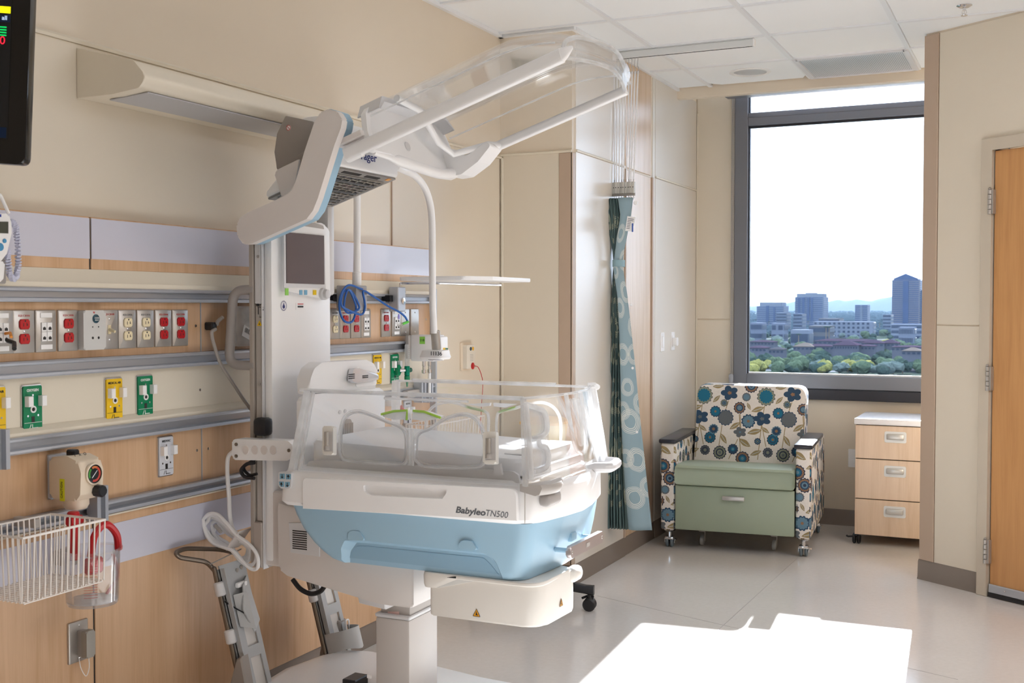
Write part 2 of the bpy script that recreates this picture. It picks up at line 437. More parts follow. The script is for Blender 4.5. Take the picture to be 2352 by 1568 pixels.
# return wall at the end of the headwall
wr = struct(G().box(-2.7, XB, YR, YR + .15, 0, CZ + .03).build('wall_return', WALL))
G().box(XL + .02, -2.176, YR - .007, YR + .002, .1, 2.138, .0015, 1).build('wall_sheet', PANEL, wr)
G().box(XL + .008, XL + .022, YR - .014, YR, .1, 2.13, .003, 1).build('corner_trim', CREAM, wr)
G().prism([(YR, 2.136), (YR - .013, 2.137), (YR - .014, 2.146), (YR, 2.152)], 'x', XL, XB).build('cap_trim', CREAM, wr)
g = G(); g.box(-2.176, XB + .006, YR - .01, YR + .004, .1, 2.138, .003, 1); g.box(XB - .004, XB + .008, YR - .01, YR + .03, .1, 2.138, .003, 1)
g.build('corner_guard', TAN, wr)
# bumped-out wall running on to the window
wb = struct(G().box(-2.45, XB, YR + .15, YW + .06, 0, 3.2).build('wall_left', WALL))
for y0, y1 in ((YR + .04, 5.965), (6.515, YW - .01)):
    G().box(XB - .002, XB + .006, y0, y1, .1, 2.145, .0015, 1).build('wall_sheet', PANELG, wb)
    G().box(XB - .002, XB + .006, y0, y1, 2.157, CZ - .005, .0015, 1).build('wall_sheet', PANELG, wb)
    G().prism([(XB, 2.145), (XB + .012, 2.146), (XB + .012, 2.155), (XB, 2.158)], 'y', y0, y1).build('cap_trim', CREAM, wb)
# closet door in it
d2 = struct(G().box(XB - .004, XB + .006, 5.985, 6.43, .1, 2.138, .002, 1).build('door_2', MAPLEP))
G().box(XB - .004, XB + .006, 5.985, 6.43, 2.15, CZ - .005, .002, 1).build('transom_panel', MAPLEP, d2)
for y0, y1 in ((5.967, 5.982), (6.436, 6.462)): G().box(XB - .004, XB + .014, y0, y1, .1, 2.14, .002, 1).build('edge_frame', TAN, d2)
G().box(XB - .004, XB + .004, 6.464, 6.512, .1, CZ - .005).build('jamb_filler', PANELG, d2)
# window wall
ww = struct(G().box(-2.45, -1.862, YW, YW + .06, 0, 3.2).build('wall_window', WALL))
G().box(-1.862, .5, YW, YW + .06, 0, .80).build('wall_lower', WALL, ww)
G().box(-1.862, .5, YW, YW + .05, 3.08, 3.2).build('wall_upper', WALL, ww)
G().box(-2.45, .6, 6.95, 7.01, 2.89, 3.12).build('wall_header', WALL, ww)
G().box(-.20, .5, YW, YW + .06, .80, 3.1).build('wall_side', WALL, ww)
for z0, z1 in ((.1, 1.296), (1.304, 2.95)): G().box(XB + .01, -1.866, YW - .007, YW + .002, z0, z1, .0015, 1).build('wall_sheet', PANEL, ww)
G().box(XB + .007, XB + .016, YW - .016, YW - .004, .1, 2.66, .003, 1).build('corner_trim', CREAM, ww)
# beam over the window
beam = struct(G().box(XB, .45, 6.95, 7.01, 2.682, 2.76, .003, 1).build('trim_1', WALL))
# window
WY0, WY1 = 7.345, 7.44
win = struct(G().box(-1.838, -1.752, WY0, WY1, .86, 3.09, .004, 1).build('window_1', WGREY))
G().box(-1.752, -.28, WY0, WY1, .862, .948, .004, 1).build('bottom_rail', WGREY, win)
g = G(); g.box(-1.752, -.28, WY0, WY1, 2.548, 2.630, .004, 1); g.box(-1.752, -.28, WY0 - .004, WY0 + .01, 2.598, 2.602); g.build('transom_bar', WGREY, win)
G().box(-1.752, -.28, WY0, WY1, 3.02, 3.09, .004, 1).build('head_rail', WGREY, win)
G().box(-.28, -.20, WY0, WY1, .86, 3.09, .004, 1).build('jamb', WGREY, win)
g = G()
for z in (2.536,): g.box(-1.75, -.28, 7.37, 7.40, z, z + .013)
g.box(-1.752, -1.744, 7.37, 7.40, .95, 3.02); g.build('gasket', WDARK, win)
G().box(-1.752, -.28, 7.372, 7.40, .948, .958).build('glazing_bead', mat('bright_bead', (214, 218, 222), .3), win)
for z0, z1 in ((.952, 2.54), (2.632, 3.02)): G().box(-1.75, -.28, 7.384, 7.392, z0, z1).build('pane', GLASS, win, ang=0)
G().box(-1.838, -.20, WY0 - .012, YW, .795, .86, .003, 1).build('sill_trim', WDARK, win)
G().box(-1.868, -1.838, WY0 + .03, YW + .02, .80, 3.08, .003, 1).build('jamb_liner', mat('pale_grey_liner', (196, 190, 184), .45), win)
G().box(-1.835, .40, 7.05, 7.15, 2.692, 2.79, .004, 1).build('shade_box', WGREY, win)
# the shade chain in the jamb
bc = thing('bead_chain', 'looped metal bead chain of the roller shade hanging beside the left window jamb', 'chain', (-1.848, 7.352, 2.9))
for dx in (-.006, .006):
    pts, rad = [], []
    for k in range(400):
        pts.append((-1.848 + dx, 7.340, 2.86 - k * .00485)); rad.append(.0028 if k % 3 else .001)
    G().tube(pts, rad, 5).build('bead_strand', STEEL, bc)
g = G(); g.box(-1.862, -1.834, 7.315, 7.345, .885, .945, .006, 2); g.cyl((-1.848, 7.312, .93), (-1.848, 7.318, .93), .012, 14); g.build('tension_bracket', mat('clear_grey_bracket', (170, 172, 178), .25), bc)

# angled wall on the right with door
wa = G()
wa.plate(aw(0, 0, -.12), AD, ZV, [(0, 0), (.385, 0), (.385, 2.15), (1.36, 2.15), (1.36, 0), (2.6, 0), (2.6, CZ + .03), (0, CZ + .03)], .12)
wa = struct(wa.build('wall_right', WALL))
G().plate(aw(.083, 0), AD, ZV, [(.0, .10), (.262, .10), (.262, 1.288), (0, 1.288)], .006, .0015).build('wall_sheet', PANEL, wa)
G().plate(aw(.083, 0), AD, ZV, [(.0, 1.294), (.262, 1.294), (.262, 2.18), (1.3, 2.18), (1.3, CZ - .004), (0, CZ - .004)], .006, .0015).build('wall_sheet', PANEL, wa)
g = G(); g.plate(aw(-.004, 0), AD, ZV, [(0, .10), (.084, .10), (.084, CZ - .004), (0, CZ - .004)], .011, .003); g.plate(aw(-.006, 0, -.12), AD, ZV, [(0, .1), (.012, .1), (.012, CZ - .004), (0, CZ - .004)], .13, .003)
g.build('corner_guard', TAN, wa)
g = G()
prof = [(0, 0), (.016, 0), (.012, .012), (.009, .09), (.004, .10), (0, .10)]
def base_run(p, q, nrm):
    p, q, nrm = Vector(p), Vector(q), Vector(nrm)
    return [[e + nrm * a + Vector((0, 0, b)) for a, b in prof] for e in (p, q)]
def baseboard(name, runs):
    g = G()
    for r in runs: g.loft(base_run(*r))
    return struct(g.build(name, BASEB))
baseboard('baseboard_right', [(aw(-.012, 0, .0), aw(.345, 0, .0), AN), (aw(-.008, 0, -.12), aw(-.008, 0, .0), -AD)])
baseboard('baseboard_left', [((XB, YR - .005, 0), (XB, 5.965, 0), XV), ((XL, YR, 0), (XB + .012, YR, 0), (0, -1, 0)), ((XB - .0, 6.51, 0), (XB, YW, 0), XV)])
baseboard('baseboard_closet', [((XB - .004, 5.967, 0), (XB - .004, 6.512, 0), XV)])
baseboard('baseboard_window', [((XB, YW, 0), (.4, YW, 0), (0, -1, 0))])
FRM = mat('greige_door_frame', (204, 192, 174), .42)
fr = struct(G().plate(aw(.345, 0), AD, ZV, [(0, 0), (.058, 0), (.058, 2.122), (1.02, 2.122), (1.02, 0), (1.075, 0), (1.075, 2.178), (0, 2.178)], .03, .003).build('trim_2', FRM))
G().plate(aw(.395, 0, -.10), AD, ZV, [(0, 0), (.012, 0), (.012, 2.125), (0, 2.125)], .10).build('door_stop', SLOT, fr)
door = struct(G().plate(aw(.409, 0, -.03), AD, ZV, [(0, .012), (.95, .012), (.95, 2.116), (0, 2.116)], .042, .002).build('door_1', DOORW))
g = G(); g.plate(aw(.409, 0, .012), AD, ZV, [(0, .022), (.95, .022), (.95, .062), (0, .062)], .012, .003); g.build('door_sweep', ALU, door)
G().plate(aw(.409, 0, .012), AD, ZV, [(0, .003), (.95, .003), (.95, .024), (0, .024)], .014).build('sweep_brush', BLACK, door)
g = G(); g.lathe([(.004, 0), (.004, .002)], aw(.50, .045, .024), AN, 8); g.build('screw', CHROME, door)
for z in (1.875, 1.04, .215):
    g = G()
    for k in range(5):
        a = z - .057 + k * .0235
        g.cyl(aw(.398, a, .034), aw(.398, a + .0215, .034), .0095, 12, .0015)
    g.lathe([(.006, 0), (.0085, .004), (.003, .009)], aw(.398, z + .060, .034), ZV, 10)
    g.plate(aw(.402, 0, .012), AD, ZV, [(0, z - .055), (.014, z - .055), (.014, z + .058), (0, z + .058)], .02)
    g.build('hinge', STEEL, door)
G().cyl(aw(1.30, .98, .06), aw(1.19, .98, .06), .011, 12).build('door_handle', STEEL, door)
# unseen rest of the shell
struct(G().box(1.6, 1.75, -2.0, 5.0, 0, CZ + .03).build('wall_right', WALL))
struct(G().box(-2.7, 1.75, -1.95, -1.8, 0, CZ + .03).build('wall_back', WALL))
struct(G().box(.45, .6, 5.55, 7.46, 0, 3.2).build('wall_right', WALL))
struct(G().box(-2.45, .6, 6.95, 7.44, 3.10, 3.2).build('trim_3', WALL))

# ================================================================== CEILING FITTINGS
gr = thing('air_grille', 'square perforated metal air return grille set in the white ceiling by the window', 'vent', (-.977, 6.66, 2.74))
x0, x1, y0, y1 = -1.262, -.69, 6.39, 6.945
g = G()
for a in ((x0 - .02, x0 + .012, y0 - .02, y1), (x1 - .012, x1 + .02, y0 - .02, y1), (x0, x1, y0 - .02, y0 + .012), (x0, x1, y1 - .018, y1)): g.box(*a, 2.733, 2.748, .003, 1)
g.build('grille_frame', mat('pale_metal_frame', (222, 222, 226), .35), gr)
PERF = NT('perforated_grey_metal')
v = PERF.n('ShaderNodeTexVoronoi'); PERF.l(PERF.coords(), v.inputs['Vector']); v.inputs['Scale'].default_value = 105; v.inputs['Randomness'].default_value = 0
PERF.bsdf(PERF.mix(PERF.math('LESS_THAN', v.outputs['Distance'], .40), lin((236, 238, 244)), lin((160, 164, 172))), .4, .2)
G().box(x0 + .01, x1 - .01, y0 + .01, y1 - .015, 2.7405, 2.745).build('perforated_plate', PERF.m, gr)
dl = thing('downlight', 'round recessed downlight with a silver reflector in the ceiling', 'light', (-1.571, 6.63, 2.745))
G().lathe([(.118, .0), (.12, -.004), (.112, -.008), (.094, -.006), (.094, 0)], (-1.571, 6.63, 2.746), ZV, 36).build('trim_ring', WHITE, dl)
g = G(); g.loft([[(-1.571 + r * math.cos(2 * PI * k / 32), 6.63 + r * math.sin(2 * PI * k / 32), z) for k in range(32)] for r, z in ((.094, 2.744), (.086, 2.765), (.070, 2.79), (.05, 2.81))]); g.build('reflector', mat('satin_reflector', (222, 224, 228), .3, metal=.3), dl)
sp = thing('fire_sprinkler', 'small chrome pendent fire sprinkler head in the ceiling above the wood door', 'sprinkler', (-.349, 5.587, 2.745))
G().lathe([(.034, 0), (.034, -.003), (.022, -.010), (.008, -.010)], (-.349, 5.587, 2.746), ZV, 24).build('escutcheon', CHROME, sp)
g = G(); g.cyl((-.349, 5.587, 2.738), (-.349, 5.587, 2.722), .007); g.tube([(-.356, 5.587, 2.724), (-.359, 5.587, 2.712), (-.349, 5.587, 2.700)], .002, 6); g.tube([(-.342, 5.587, 2.724), (-.339, 5.587, 2.712), (-.349, 5.587, 2.700)], .002, 6); g.cyl((-.349, 5.587, 2.724), (-.349, 5.587, 2.702), .0022, 8)
g.build('sprinkler_frame', CHROME, sp)
G().lathe([(.014, 0), (.015, -.001), (.014, -.003)], (-.349, 5.587, 2.701), ZV, 16).build('deflector', CHROME, sp)
tr = thing('curtain_track', 'straight white curtain track screwed under the ceiling, carrying the curtain hooks', 'curtain rail', (-1.75, 5.79, 2.73))
G().box(-2.108, -1.352, 5.775, 5.805, 2.700, 2.736, .004, 1).build('rail', mat('track_white', (220, 222, 222), .35), tr)
G().box(-2.11, -2.09, 5.770, 5.810, 2.694, 2.738, .003, 1).build('end_cap', WHITE, tr)
G().box(-1.356, -1.346, 5.772, 5.808, 2.698, 2.737, .003, 1).build('end_cap', WHITE, tr)
G().box(-2.09, -1.36, 5.787, 5.793, 2.6985, 2.7005).build('slot', SLOT, tr)

# ================================================================== WALL FITTINGS NEAR THE WINDOW
def wallplate(nm, lab, cat, o, ex, w, h, ptsf):
    t = thing(nm, lab, cat, o); n = Vector(ex).cross(Vector(ZV))
    G().plate(Vector(o), ex, ZV, rrect(-w / 2, w / 2, -h / 2, h / 2, .004, 2), .006, .002).build('cover_plate', WHITE, t); ptsf(t, Vector(o), Vector(ex), n)
    return t
def rocker(t, o, ex, n): G().plate(o + n * .006, ex, ZV, [(-.016, -.034), (.016, -.034), (.016, .034), (-.016, .034)], .004, .0015).build('rocker', WHITE, t)
def dimmer(t, o, ex, n):
    G().plate(o + n * .006, ex, ZV, [(-.017, -.034), (.017, -.034), (.017, .034), (-.017, .034)], .003, .001).build('insert', WHITE, t)
    G().plate(o + n * .008, ex, ZV, rrect(-.021, .021, -.028, .022, .006), .026, .006).build('sensor_cover', WHITE, t)
def onbump(px, py): return onx(px, py, XB + .006)
wallplate('light_switch', 'white rocker light switch, left one of the pair on the wall beside the curtain', 'switch', onbump(1520, 785), (0, 1, 0), .072, .115, rocker)
wallplate('light_switch', 'white wall control with a projecting cover, right one of the pair beside the armchair corner', 'switch', onbump(1544, 783), (0, 1, 0), .072, .115, dimmer)
def duplexw(t, o, ex, n):
    for dz in (-.02, .02): G().plate(o + n * .006 + Vector((0, 0, dz)), ex, ZV, rrect(-.016, .016, -.013, .013, .006), .003, .001).build('receptacle', WHITE, t)
wallplate('wall_outlet', 'white power outlet on the wall below the window, beside the drawer cabinet', 'outlet', ony(1962, 1052, YW - .0), (1, 0, 0), .072, .115, duplexw)
wallplate('wall_outlet', 'white power outlet low on the wall, half hidden by the armchair left arm', 'outlet', onbump(1521, 1064), (0, 1, 0), .072, .115, duplexw)
# ================================================================== HEADWALL UNIT
UY0, UY1 = 0.95, 4.41
hu = thing('headwall_console', 'long maple and aluminium medical headwall console fixed along the left wall', 'headwall', (-2.48, 2.7, 0))
def hbox(name, m, y0, y1, z0, z1, x1=XU, b=.0015, x0=-2.498): return G().box(x0, x1, y0, y1, z0, z1, b, 1).build(name, m, hu)
JY = 2.435
for y0, y1 in ((UY0, JY - .0035), (JY + .0035, UY1)):
    p = hbox('band_board', MAPLE, y0, y1, 1.487, 1.636)
    G().box(XU - .002, XU + .0015, y0, y1, 1.517, 1.632).build('laminate_inlay', LAV, p)
    p = hbox('lower_board', MAPLE, y0, y1, .10, .776, x1=XU)
    G().box(XU - .002, XU + .0015, y0, y1, .628, .748).build('laminate_inlay', LAV, p)
G().box(-2.498, XU - .004, UY0, UY1, .1, 1.63).build('backing', SLOT, hu)
G().box(-2.49, XU - .01, UY0, UY1 - .01, 0, .1).build('plinth', BASEB, hu)
g = G(); g.prism([(-2.498, 1.487), (XU, 1.487), (XU + .014, 1.455), (XU + .020, 1.448), (XU + .020, 1.434), (-2.498, 1.434)], 'y', UY0, UY1); g.build('sloped_ledge', CREAM, hu)
def rail(z0, z1):
    m = (z0 + z1) / 2; x = XU
    pr = [(-2.498, z0), (x + .026, z0), (x + .028, z0 + .004), (x + .026, z0 + .010), (x + .006, z0 + .013), (x + .006, z1 - .012), (x + .024, z1 - .010), (x + .026, z1 - .004), (x + .022, z1), (-2.498, z1)]
    G().prism(pr, 'y', UY0, UY1).build('rail', ALU, hu)
rail(1.394, 1.434); rail(1.193, 1.237); rail(.993, 1.037); rail(.785, .822)
for y0, y1 in ((UY0, 2.898), (2.902, 3.44), (3.444, UY1)): hbox('outlet_board', MAPLE, y0, y1, 1.237, 1.394, b=.001)
for y in (2.90, 3.442): G().box(XU - .003, XU + .001, y - .002, y + .002, 1.237, 1.394).build('joint_strip', ALU, hu)
hbox('gas_board', CREAM, UY0, UY1, 1.037, 1.193, b=.001)
G().prism([(XU, 1.037), (XU + .016, 1.037), (XU + .016, 1.048), (XU + .004, 1.060), (XU, 1.062)], 'y', UY0, UY1).build('gas_board_lip', CREAM, hu)
for y0, y1 in ((UY0, 2.898), (2.902, 3.44), (3.444, UY1)): hbox('vacuum_board', MAPLE, y0, y1, .822, .993, b=.001)
for y in (2.90, 3.442): G().box(XU - .003, XU + .001, y - .002, y + .002, .822, .993).build('joint_strip', ALU, hu)
G().prism([(-2.498, .776), (XU + .016, .776), (XU + .018, .781), (XU + .010, .786), (-2.498, .786)], 'y', UY0, UY1).build('lower_ledge', CREAM, hu)
g = G(); g.box(-2.498, XU + .03, UY1, UY1 + .012, .786, 1.46, .003, 1); g.build('end_cap', ALU, hu)
g = G()
for p in ((449, 748), (459, 895), (452, 1034), (478, 1030), (978, 733)):
    c = onx(p[0], p[1], XU); g.lathe([(.0045, 0), (.0045, .0015), (.001, .002)], c, XV, 8)
g.build('screw', CHROME, hu)

# ------------------------------------------------------------------ outlets on the wood board
X0 = XU + .0003
def plate_thing(name, label, cat, y, z, w=.0715, h=.114, m=STEEL, group=None):
    t = thing(name, label, cat, (X0, y, z), group=group)
    G().plate((X0, y, z), YV, ZV, rrect(-w / 2, w / 2, -h / 2, h / 2, .003, 2), .0065, .0045, 2).build('cover_plate', m, t)
    return t
def receptacle(t, y, z, m):
    r = G().plate((X0 + .0064, y, z), YV, ZV, [(-.0165, -.008), (-.012, -.0135), (.012, -.0135), (.0165, -.008), (.0165, .008), (.012, .0135), (-.012, .0135), (-.0165, .008)], .005, .0015).build('receptacle', m, t)
    g = G(); o = (X0 + .0112, y, z)
    g.plate(o, YV, ZV, [(-.0065, -.006), (-.0045, -.006), (-.0045, .003), (-.0065, .003)], .0005)
    g.plate(o, YV, ZV, [(.0045, -.0045), (.0085, -.0025), (.0085, -.0005), (.0065, -.0008), (.0065, .0035), (.0045, .0035)], .0005)
    g.plate(o, YV, ZV, circ(0, .0085, .0025, .0025, 8), .0005); g.build('contact_slots', SLOT, r)
def duplex(label, y, z, m, txt='EQ2-C1H16', group=None):
    t = plate_thing('duplex_outlet', label, 'outlet', y, z, group=group)
    for dz in (.0195, -.0195): receptacle(t, y, z + dz, m)
    G().lathe([(.0035, 0), (.0035, .001), (.001, .002)], (X0 + .0064, y, z), XV, 8).build('screw', CHROME, t)
    text(txt, .0075, REDINK if m is RED else INK, t, (X0 + .0068, y, z + .042), YV, ZV)
def dataplate(label, y, z, leads=False):
    t = plate_thing('data_outlet', label, 'outlet', y, z)
    for dz in (.043, -.043):
        p = G().plate((X0 + .0062, y, z + dz), YV, ZV, [(-.02, -.0065), (.02, -.0065), (.02, .0065), (-.02, .0065)], .002, .0006).build('label_window', WHITE, t)
    for dy in (-.0095, .0095):
        for dz in (.011, -.015):
            j = G().plate((X0 + .0062, y + dy, z + dz), YV, ZV, [(-.0085, -.0125), (.0085, -.0125), (.0085, .0125), (-.0085, .0125)], .004, .001).build('jack', WHITE, t)
            G().plate((X0 + .0101, y + dy, z + dz - .003), YV, ZV, [(-.005, -.005), (.005, -.005), (.005, .002), (.002, .002), (.002, .004), (-.002, .004), (-.002, .002), (-.005, .002)], .0004).build('jack_opening', SLOT, j)
    if leads:
        G().tube([(X0 + .01, y + .006, z - .004), (X0 + .03, y + .004, z - .002), (X0 + .05, y - .01, z - .012)], .004, 7).build('orange_lead', SOLUTION, t)['label'] = 'orange network lead'
        G().tube([(X0 + .01, y + .012, z - .022), (X0 + .035, y + .012, z - .028), (X0 + .06, y - .01, z - .042)], .006, 7).build('black_lead', BLACK, t)
def blank(label, y, z):
    t = plate_thing('blank_plate', label, 'wall plate', y, z)
    g = G()
    for dz in (.042, -.042): g.lathe([(.0035, 0), (.0035, .001), (.001, .002)], (X0 + .0064, y, z + dz), XV, 8)
    g.build('screw', CHROME, t)
def codebox(label, y, z, sub=False):
    t = thing('call_station', label, 'call button', (X0, y, z))
    G().plate((X0, y, z), YV, ZV, rrect(-.042, .042, -.056, .056, .008), .024, .006, 2).build('housing', mat('pale_grey_plastic', (208, 208, 206), .4), t)
    b = G().lathe([(.0125, 0), (.0125, .002), (.010, .0035), (.001, .004)], (X0 + .024, y + .004, z + .032), XV, 20).build('call_button', mat('dark_teal', (28, 72, 88), .35), t)
    text('CODE', .006, WHITEINK, b, (X0 + .0285, y + .004, z + .034), YV, ZV); text('BLUE', .006, WHITEINK, b, (X0 + .0285, y + .004, z + .028), YV, ZV)
    g = G()
    for dy in (-.008, .014): g.lathe([(.0038, 0), (.0038, .0006)], (X0 + .024, y + dy, z - .022), XV, 10); g.lathe([(.002, 0), (.002, .0006)], (X0 + .024, y + dy, z + .009), XV, 8)
    g.build('sockets', SLOT, t)
    G().plate((X0 + .024, y - .002, z + .049), YV, ZV, [(-.005, .003), (.003, .003), (0, -.003)], .0005).build('red_mark', REDINK, t)
    return t
def yz(px, py): p = onx(px, py, XU); return p.y, p.z
ZC = 1.315
def yc(px): return onx(px, 752, XU).y
dataplate('steel data outlet with orange and black leads at the left picture edge', yc(1), ZC, True)
duplex('red duplex outlet between two steel data plates, first red one from the left', yc(51), ZC, RED)
dataplate('steel data outlet with four white jacks between the first two red outlets', yc(102), ZC)
duplex('red duplex outlet beside the grey call station, second red one from the left', yc(153), ZC, RED)
codebox('grey wall call station with dark round button between red outlet and switch', yc(203), ZC)
t = plate_thing('toggle_switch', 'steel switch plate with an ivory toggle right of the grey call station', 'switch', yc(247), ZC)
G().plate((X0 + .0063, yc(247), ZC), YV, ZV, [(-.006, -.013), (.006, -.013), (.006, .013), (-.006, .013)], .002, .0006).build('toggle_collar', IVORY, t)
G().tube([(X0 + .007, yc(247), ZC), (X0 + .028, yc(247), ZC - .006)], [.0055, .004], 8).build('toggle', IVORY, t)
g = G()
for dz in (.03, -.03): g.lathe([(.0035, 0), (.0035, .001), (.001, .002)], (X0 + .0064, yc(247), ZC + dz), XV, 8)
g.build('screw', CHROME, t); text('EQ2-C2H1B', .0075, REDINK, t, (X0 + .0068, yc(247), ZC + .044), YV, ZV)
duplex('ivory duplex outlet next to the toggle switch plate', yc(289), ZC, IVORY)
duplex('ivory duplex outlet beside the pair of red outlets', yc(331), ZC, IVORY)
duplex('red duplex outlet directly right of the ivory outlets', yc(372), ZC, RED)
duplex('red duplex outlet farthest right on the left board, before the screw and joint', yc(411), ZC, RED)
duplex('ivory duplex outlet half hidden behind the white incubator tower', yc(766), ZC, IVORY)
duplex('red duplex outlet behind the loops of blue cable, left of two', yc(790), ZC, RED)
duplex('red duplex outlet behind the blue cable, beside a data outlet', yc(815), ZC, RED)
dataplate('steel data outlet with four jacks below the grey pole clamp', yc(838), ZC)
duplex('red duplex outlet standing alone left of the sloping blue cable', yc(884), ZC, RED)
dataplate('steel data outlet crossed by the end of the blue cable', yc(908), ZC)
blank('blank steel plate under the shelf bracket, left of two', yc(928), ZC)
blank('blank steel plate nearest the right end of the headwall', yc(950), ZC)
# call station under a clear guard behind the grab handle
cb = codebox('wall call station under a clear cover behind the grey incubator handle', yc(556), ZC)
G().plate((X0, yc(556), ZC), YV, ZV, rrect(-.075, .075, -.066, .068, .012), .034, .006, 2).build('clear_cover', FROST, cb)['label'] = 'clear plastic cover'
tg = G().plate((X0 + .036, yc(550), ZC - .022), (0, .9, -.35), (0, .35, .9), [(-.03, -.02), (.03, -.02), (.03, .018), (-.03, .018)], .001).build('paper_tag', WHITE, cb)
g = G()
for k in range(7): g.plate((X0 + .0375, yc(550), ZC - .022), (0, .9, -.35), (0, .35, .9), [(-.02 + k * .006, -.004), (-.0175 + k * .006, -.004), (-.0175 + k * .006, .012), (-.02 + k * .006, .012)], .0003)
g.build('tag_print', BLKINK, tg)

# ------------------------------------------------------------------ gas outlets
def gas(label, word, y, z, m, ink, adapter=False):
    t = thing('gas_outlet', label, 'gas outlet', (X0, y, z)); w, h = .062, .118
    G().plate((X0, y, z), YV, ZV, rrect(-w / 2 - .003, w / 2 + .003, -h / 2 - .003, h / 2 + .003, .005), .004, .0015).build('chrome_bezel', CHROME, t)
    G().plate((X0 + .003, y, z), YV, ZV, rrect(-w / 2, w / 2, -h / 2, h / 2, .004), .004, .001).build('colour_plate', m, t)
    o = X0 + .0071
    text(word, .0095 if len(word) < 9 else .0085, ink, t, (o, y, z + .047), YV, ZV, bold=.0003)
    for dy, h0 in ((-.019, .024), (.026, .024)):
        G().plate((o, y + dy, z + .018), YV, ZV, [(-.008, -.014), (.008, -.014), (.008, .014), (-.008, .014)], .016, .001).build('latch_tab', WHITE, t)
    G().lathe([(.0095, 0), (.0095, .003), (.0065, .0035), (.0055, .0015), (.001, .0015)], (o, y, z - .004), XV, 18).build('port_ring', WHITE, t)
    g = G(); g.lathe([(.005, 0), (.005, .0022)], (o, y, z - .004), XV, 12); g.plate((o, y, z - .031), YV, ZV, [(-.005, -.008), (.005, -.008), (.005, .008), (-.005, .008)], .0008); g.build('port_opening', SLOT, t)
    g = G()
    for dy, dz in ((0, .034), (-.017, -.021), (.017, -.021)): g.lathe([(.003, 0), (.003, .0008)], (o, y + dy, z + dz), XV, 8)
    g.build('screw', CHROME, t)
    g = G(); g.plate((o, y, z - .0395), YV, ZV, [(-.029, -.0005), (.029, -.0005), (.029, .0005), (-.029, .0005)], .0003)
    g.plate((o, y - .006, z - .050), YV, ZV, [(-.007, -.006), (-.005, -.006), (0, .005), (-.001, .007)], .0003); g.plate((o, y - .002, z - .05), YV, ZV, [(-.001, -.006), (.001, -.006), (.001, .006), (-.001, .006)], .0003)
    g.plate((o, y + .008, z - .054), YV, ZV, [(-.009, -.001), (.009, -.001), (.009, .001), (-.009, .001)], .0003); g.build('maker_mark', ink, t)
    return t
OX, MA, VA = 'OXYGEN', 'MEDICAL AIR', 'MEDVAC'
VWH = mat('vacuum_white', (214, 216, 222), .35)
def g_(px, py): p = onx(px, py, XU); return p.y, p.z
gas('yellow medical air outlet cut by the left picture edge', MA, *g_(-14, 942), YELLOW, BLKINK)
gas('green oxygen outlet nearest the left picture edge', OX, *g_(71, 936), GREEN, WHITEINK)
gas('yellow medical air outlet left of the middle green outlet', MA, *g_(259, 916), YELLOW, BLKINK)
gas('green oxygen outlet right of the yellow medical air outlet on the left', OX, *g_(330, 908), GREEN, WHITEINK)
gas('white vacuum outlet half hidden behind the cream suction regulator', VA, *g_(129, 1092), VWH, BLKINK)
gas('white vacuum outlet alone on the wood board left of the incubator', VA, *g_(378, 1047), VWH, BLKINK)
gas('yellow medical air outlet behind the white incubator housing', MA, *g_(864, 848), YELLOW, BLKINK)
go = gas('green oxygen outlet holding the green flowmeter', OX, *g_(904, 846), GREEN, WHITEINK)
gas('white vacuum outlet seen through the clear incubator wall', VA, *g_(934, 952), VWH, BLKINK)

# oxygen flowmeter
y, z = g_(904, 846)
fm = thing('flowmeter', 'green oxygen flowmeter with a clear tube plugged into the green outlet', 'flowmeter', (X0 + .05, y, z))
ad = onx(908, 848, X0 + .02)
G().plate((X0 + .0075, y + .006, z - .006), YV, ZV, rrect(-.014, .014, -.024, .022, .012), .018, .004).build('adapter', GREEN, fm)
c = onx(935, 850, X0 + .045); fx, fy, fz = c
G().cyl((X0 + .024, y + .008, fz), (fx, fy, fz), .007, 12).build('stem', CHROME, fm)
G().lathe([(.0085, -.024), (.0115, -.022), (.0115, .016), (.0095, .018)], (fx, fy, fz), ZV, 18).build('body', mat('green_metal', (0, 140, 110), .25, metal=.5), fm)
G().lathe([(.010, 0), (.010, .085), (.008, .09)], (fx, fy, fz + .018), ZV, 16).build('gauge_tube', ACRE, fm)
G().lathe([(.012, 0), (.012, -.016), (.006, -.02), (.003, -.045)], (fx, fy, fz - .024), ZV, 14).build('hose_barb', GREEN, fm)
G().cyl((fx, fy + .008, fz + .0), (fx, fy + .03, fz), .010, 14, .002).build('knob', mat('dark_green', (0, 84, 66), .4), fm)
g = G()
for k in range(9): g.box(fx + .0101, fx + .0104, fy - .004, fy + .001, fz + .026 + k * .008, fz + .027 + k * .008)
g.build('scale_marks', BLKINK, fm)

# ------------------------------------------------------------------ over-bed wall light
LYA, LYB = 2.423, 3.75
ol = thing('wall_light', 'long cream overbed wall light with a rounded front and grey diffuser under the cap trim', 'light', (XL, 3.0, 2.0))
CREAMW = mat('cream_metal', (234, 224, 206), .32)
pr = rpoly([(XL + .008, 2.112), (XL + .215, 2.060), (XL + .262, 2.010), (XL + .235, 1.984), (XL + .14, 1.974), (XL + .008, 1.972)], [0, .05, .03, .02, .01, 0], 6)
G().prism(pr, 'y', LYA + .008, LYB).build('housing', CREAMW, ol, ang=50)
pe = rpoly([(XL + .007, 2.113), (XL + .216, 2.061), (XL + .264, 2.010), (XL + .236, 1.982), (XL + .14, 1.972), (XL + .007, 1.970)], [0, .05, .03, .02, .01, 0], 6)
G().prism(pe, 'y', LYA, LYA + .008, .002, 1).build('end_plate', CREAMW, ol)
G().prism(pe, 'y', LYB, LYB + .008, .002, 1).build('end_plate', CREAMW, ol)
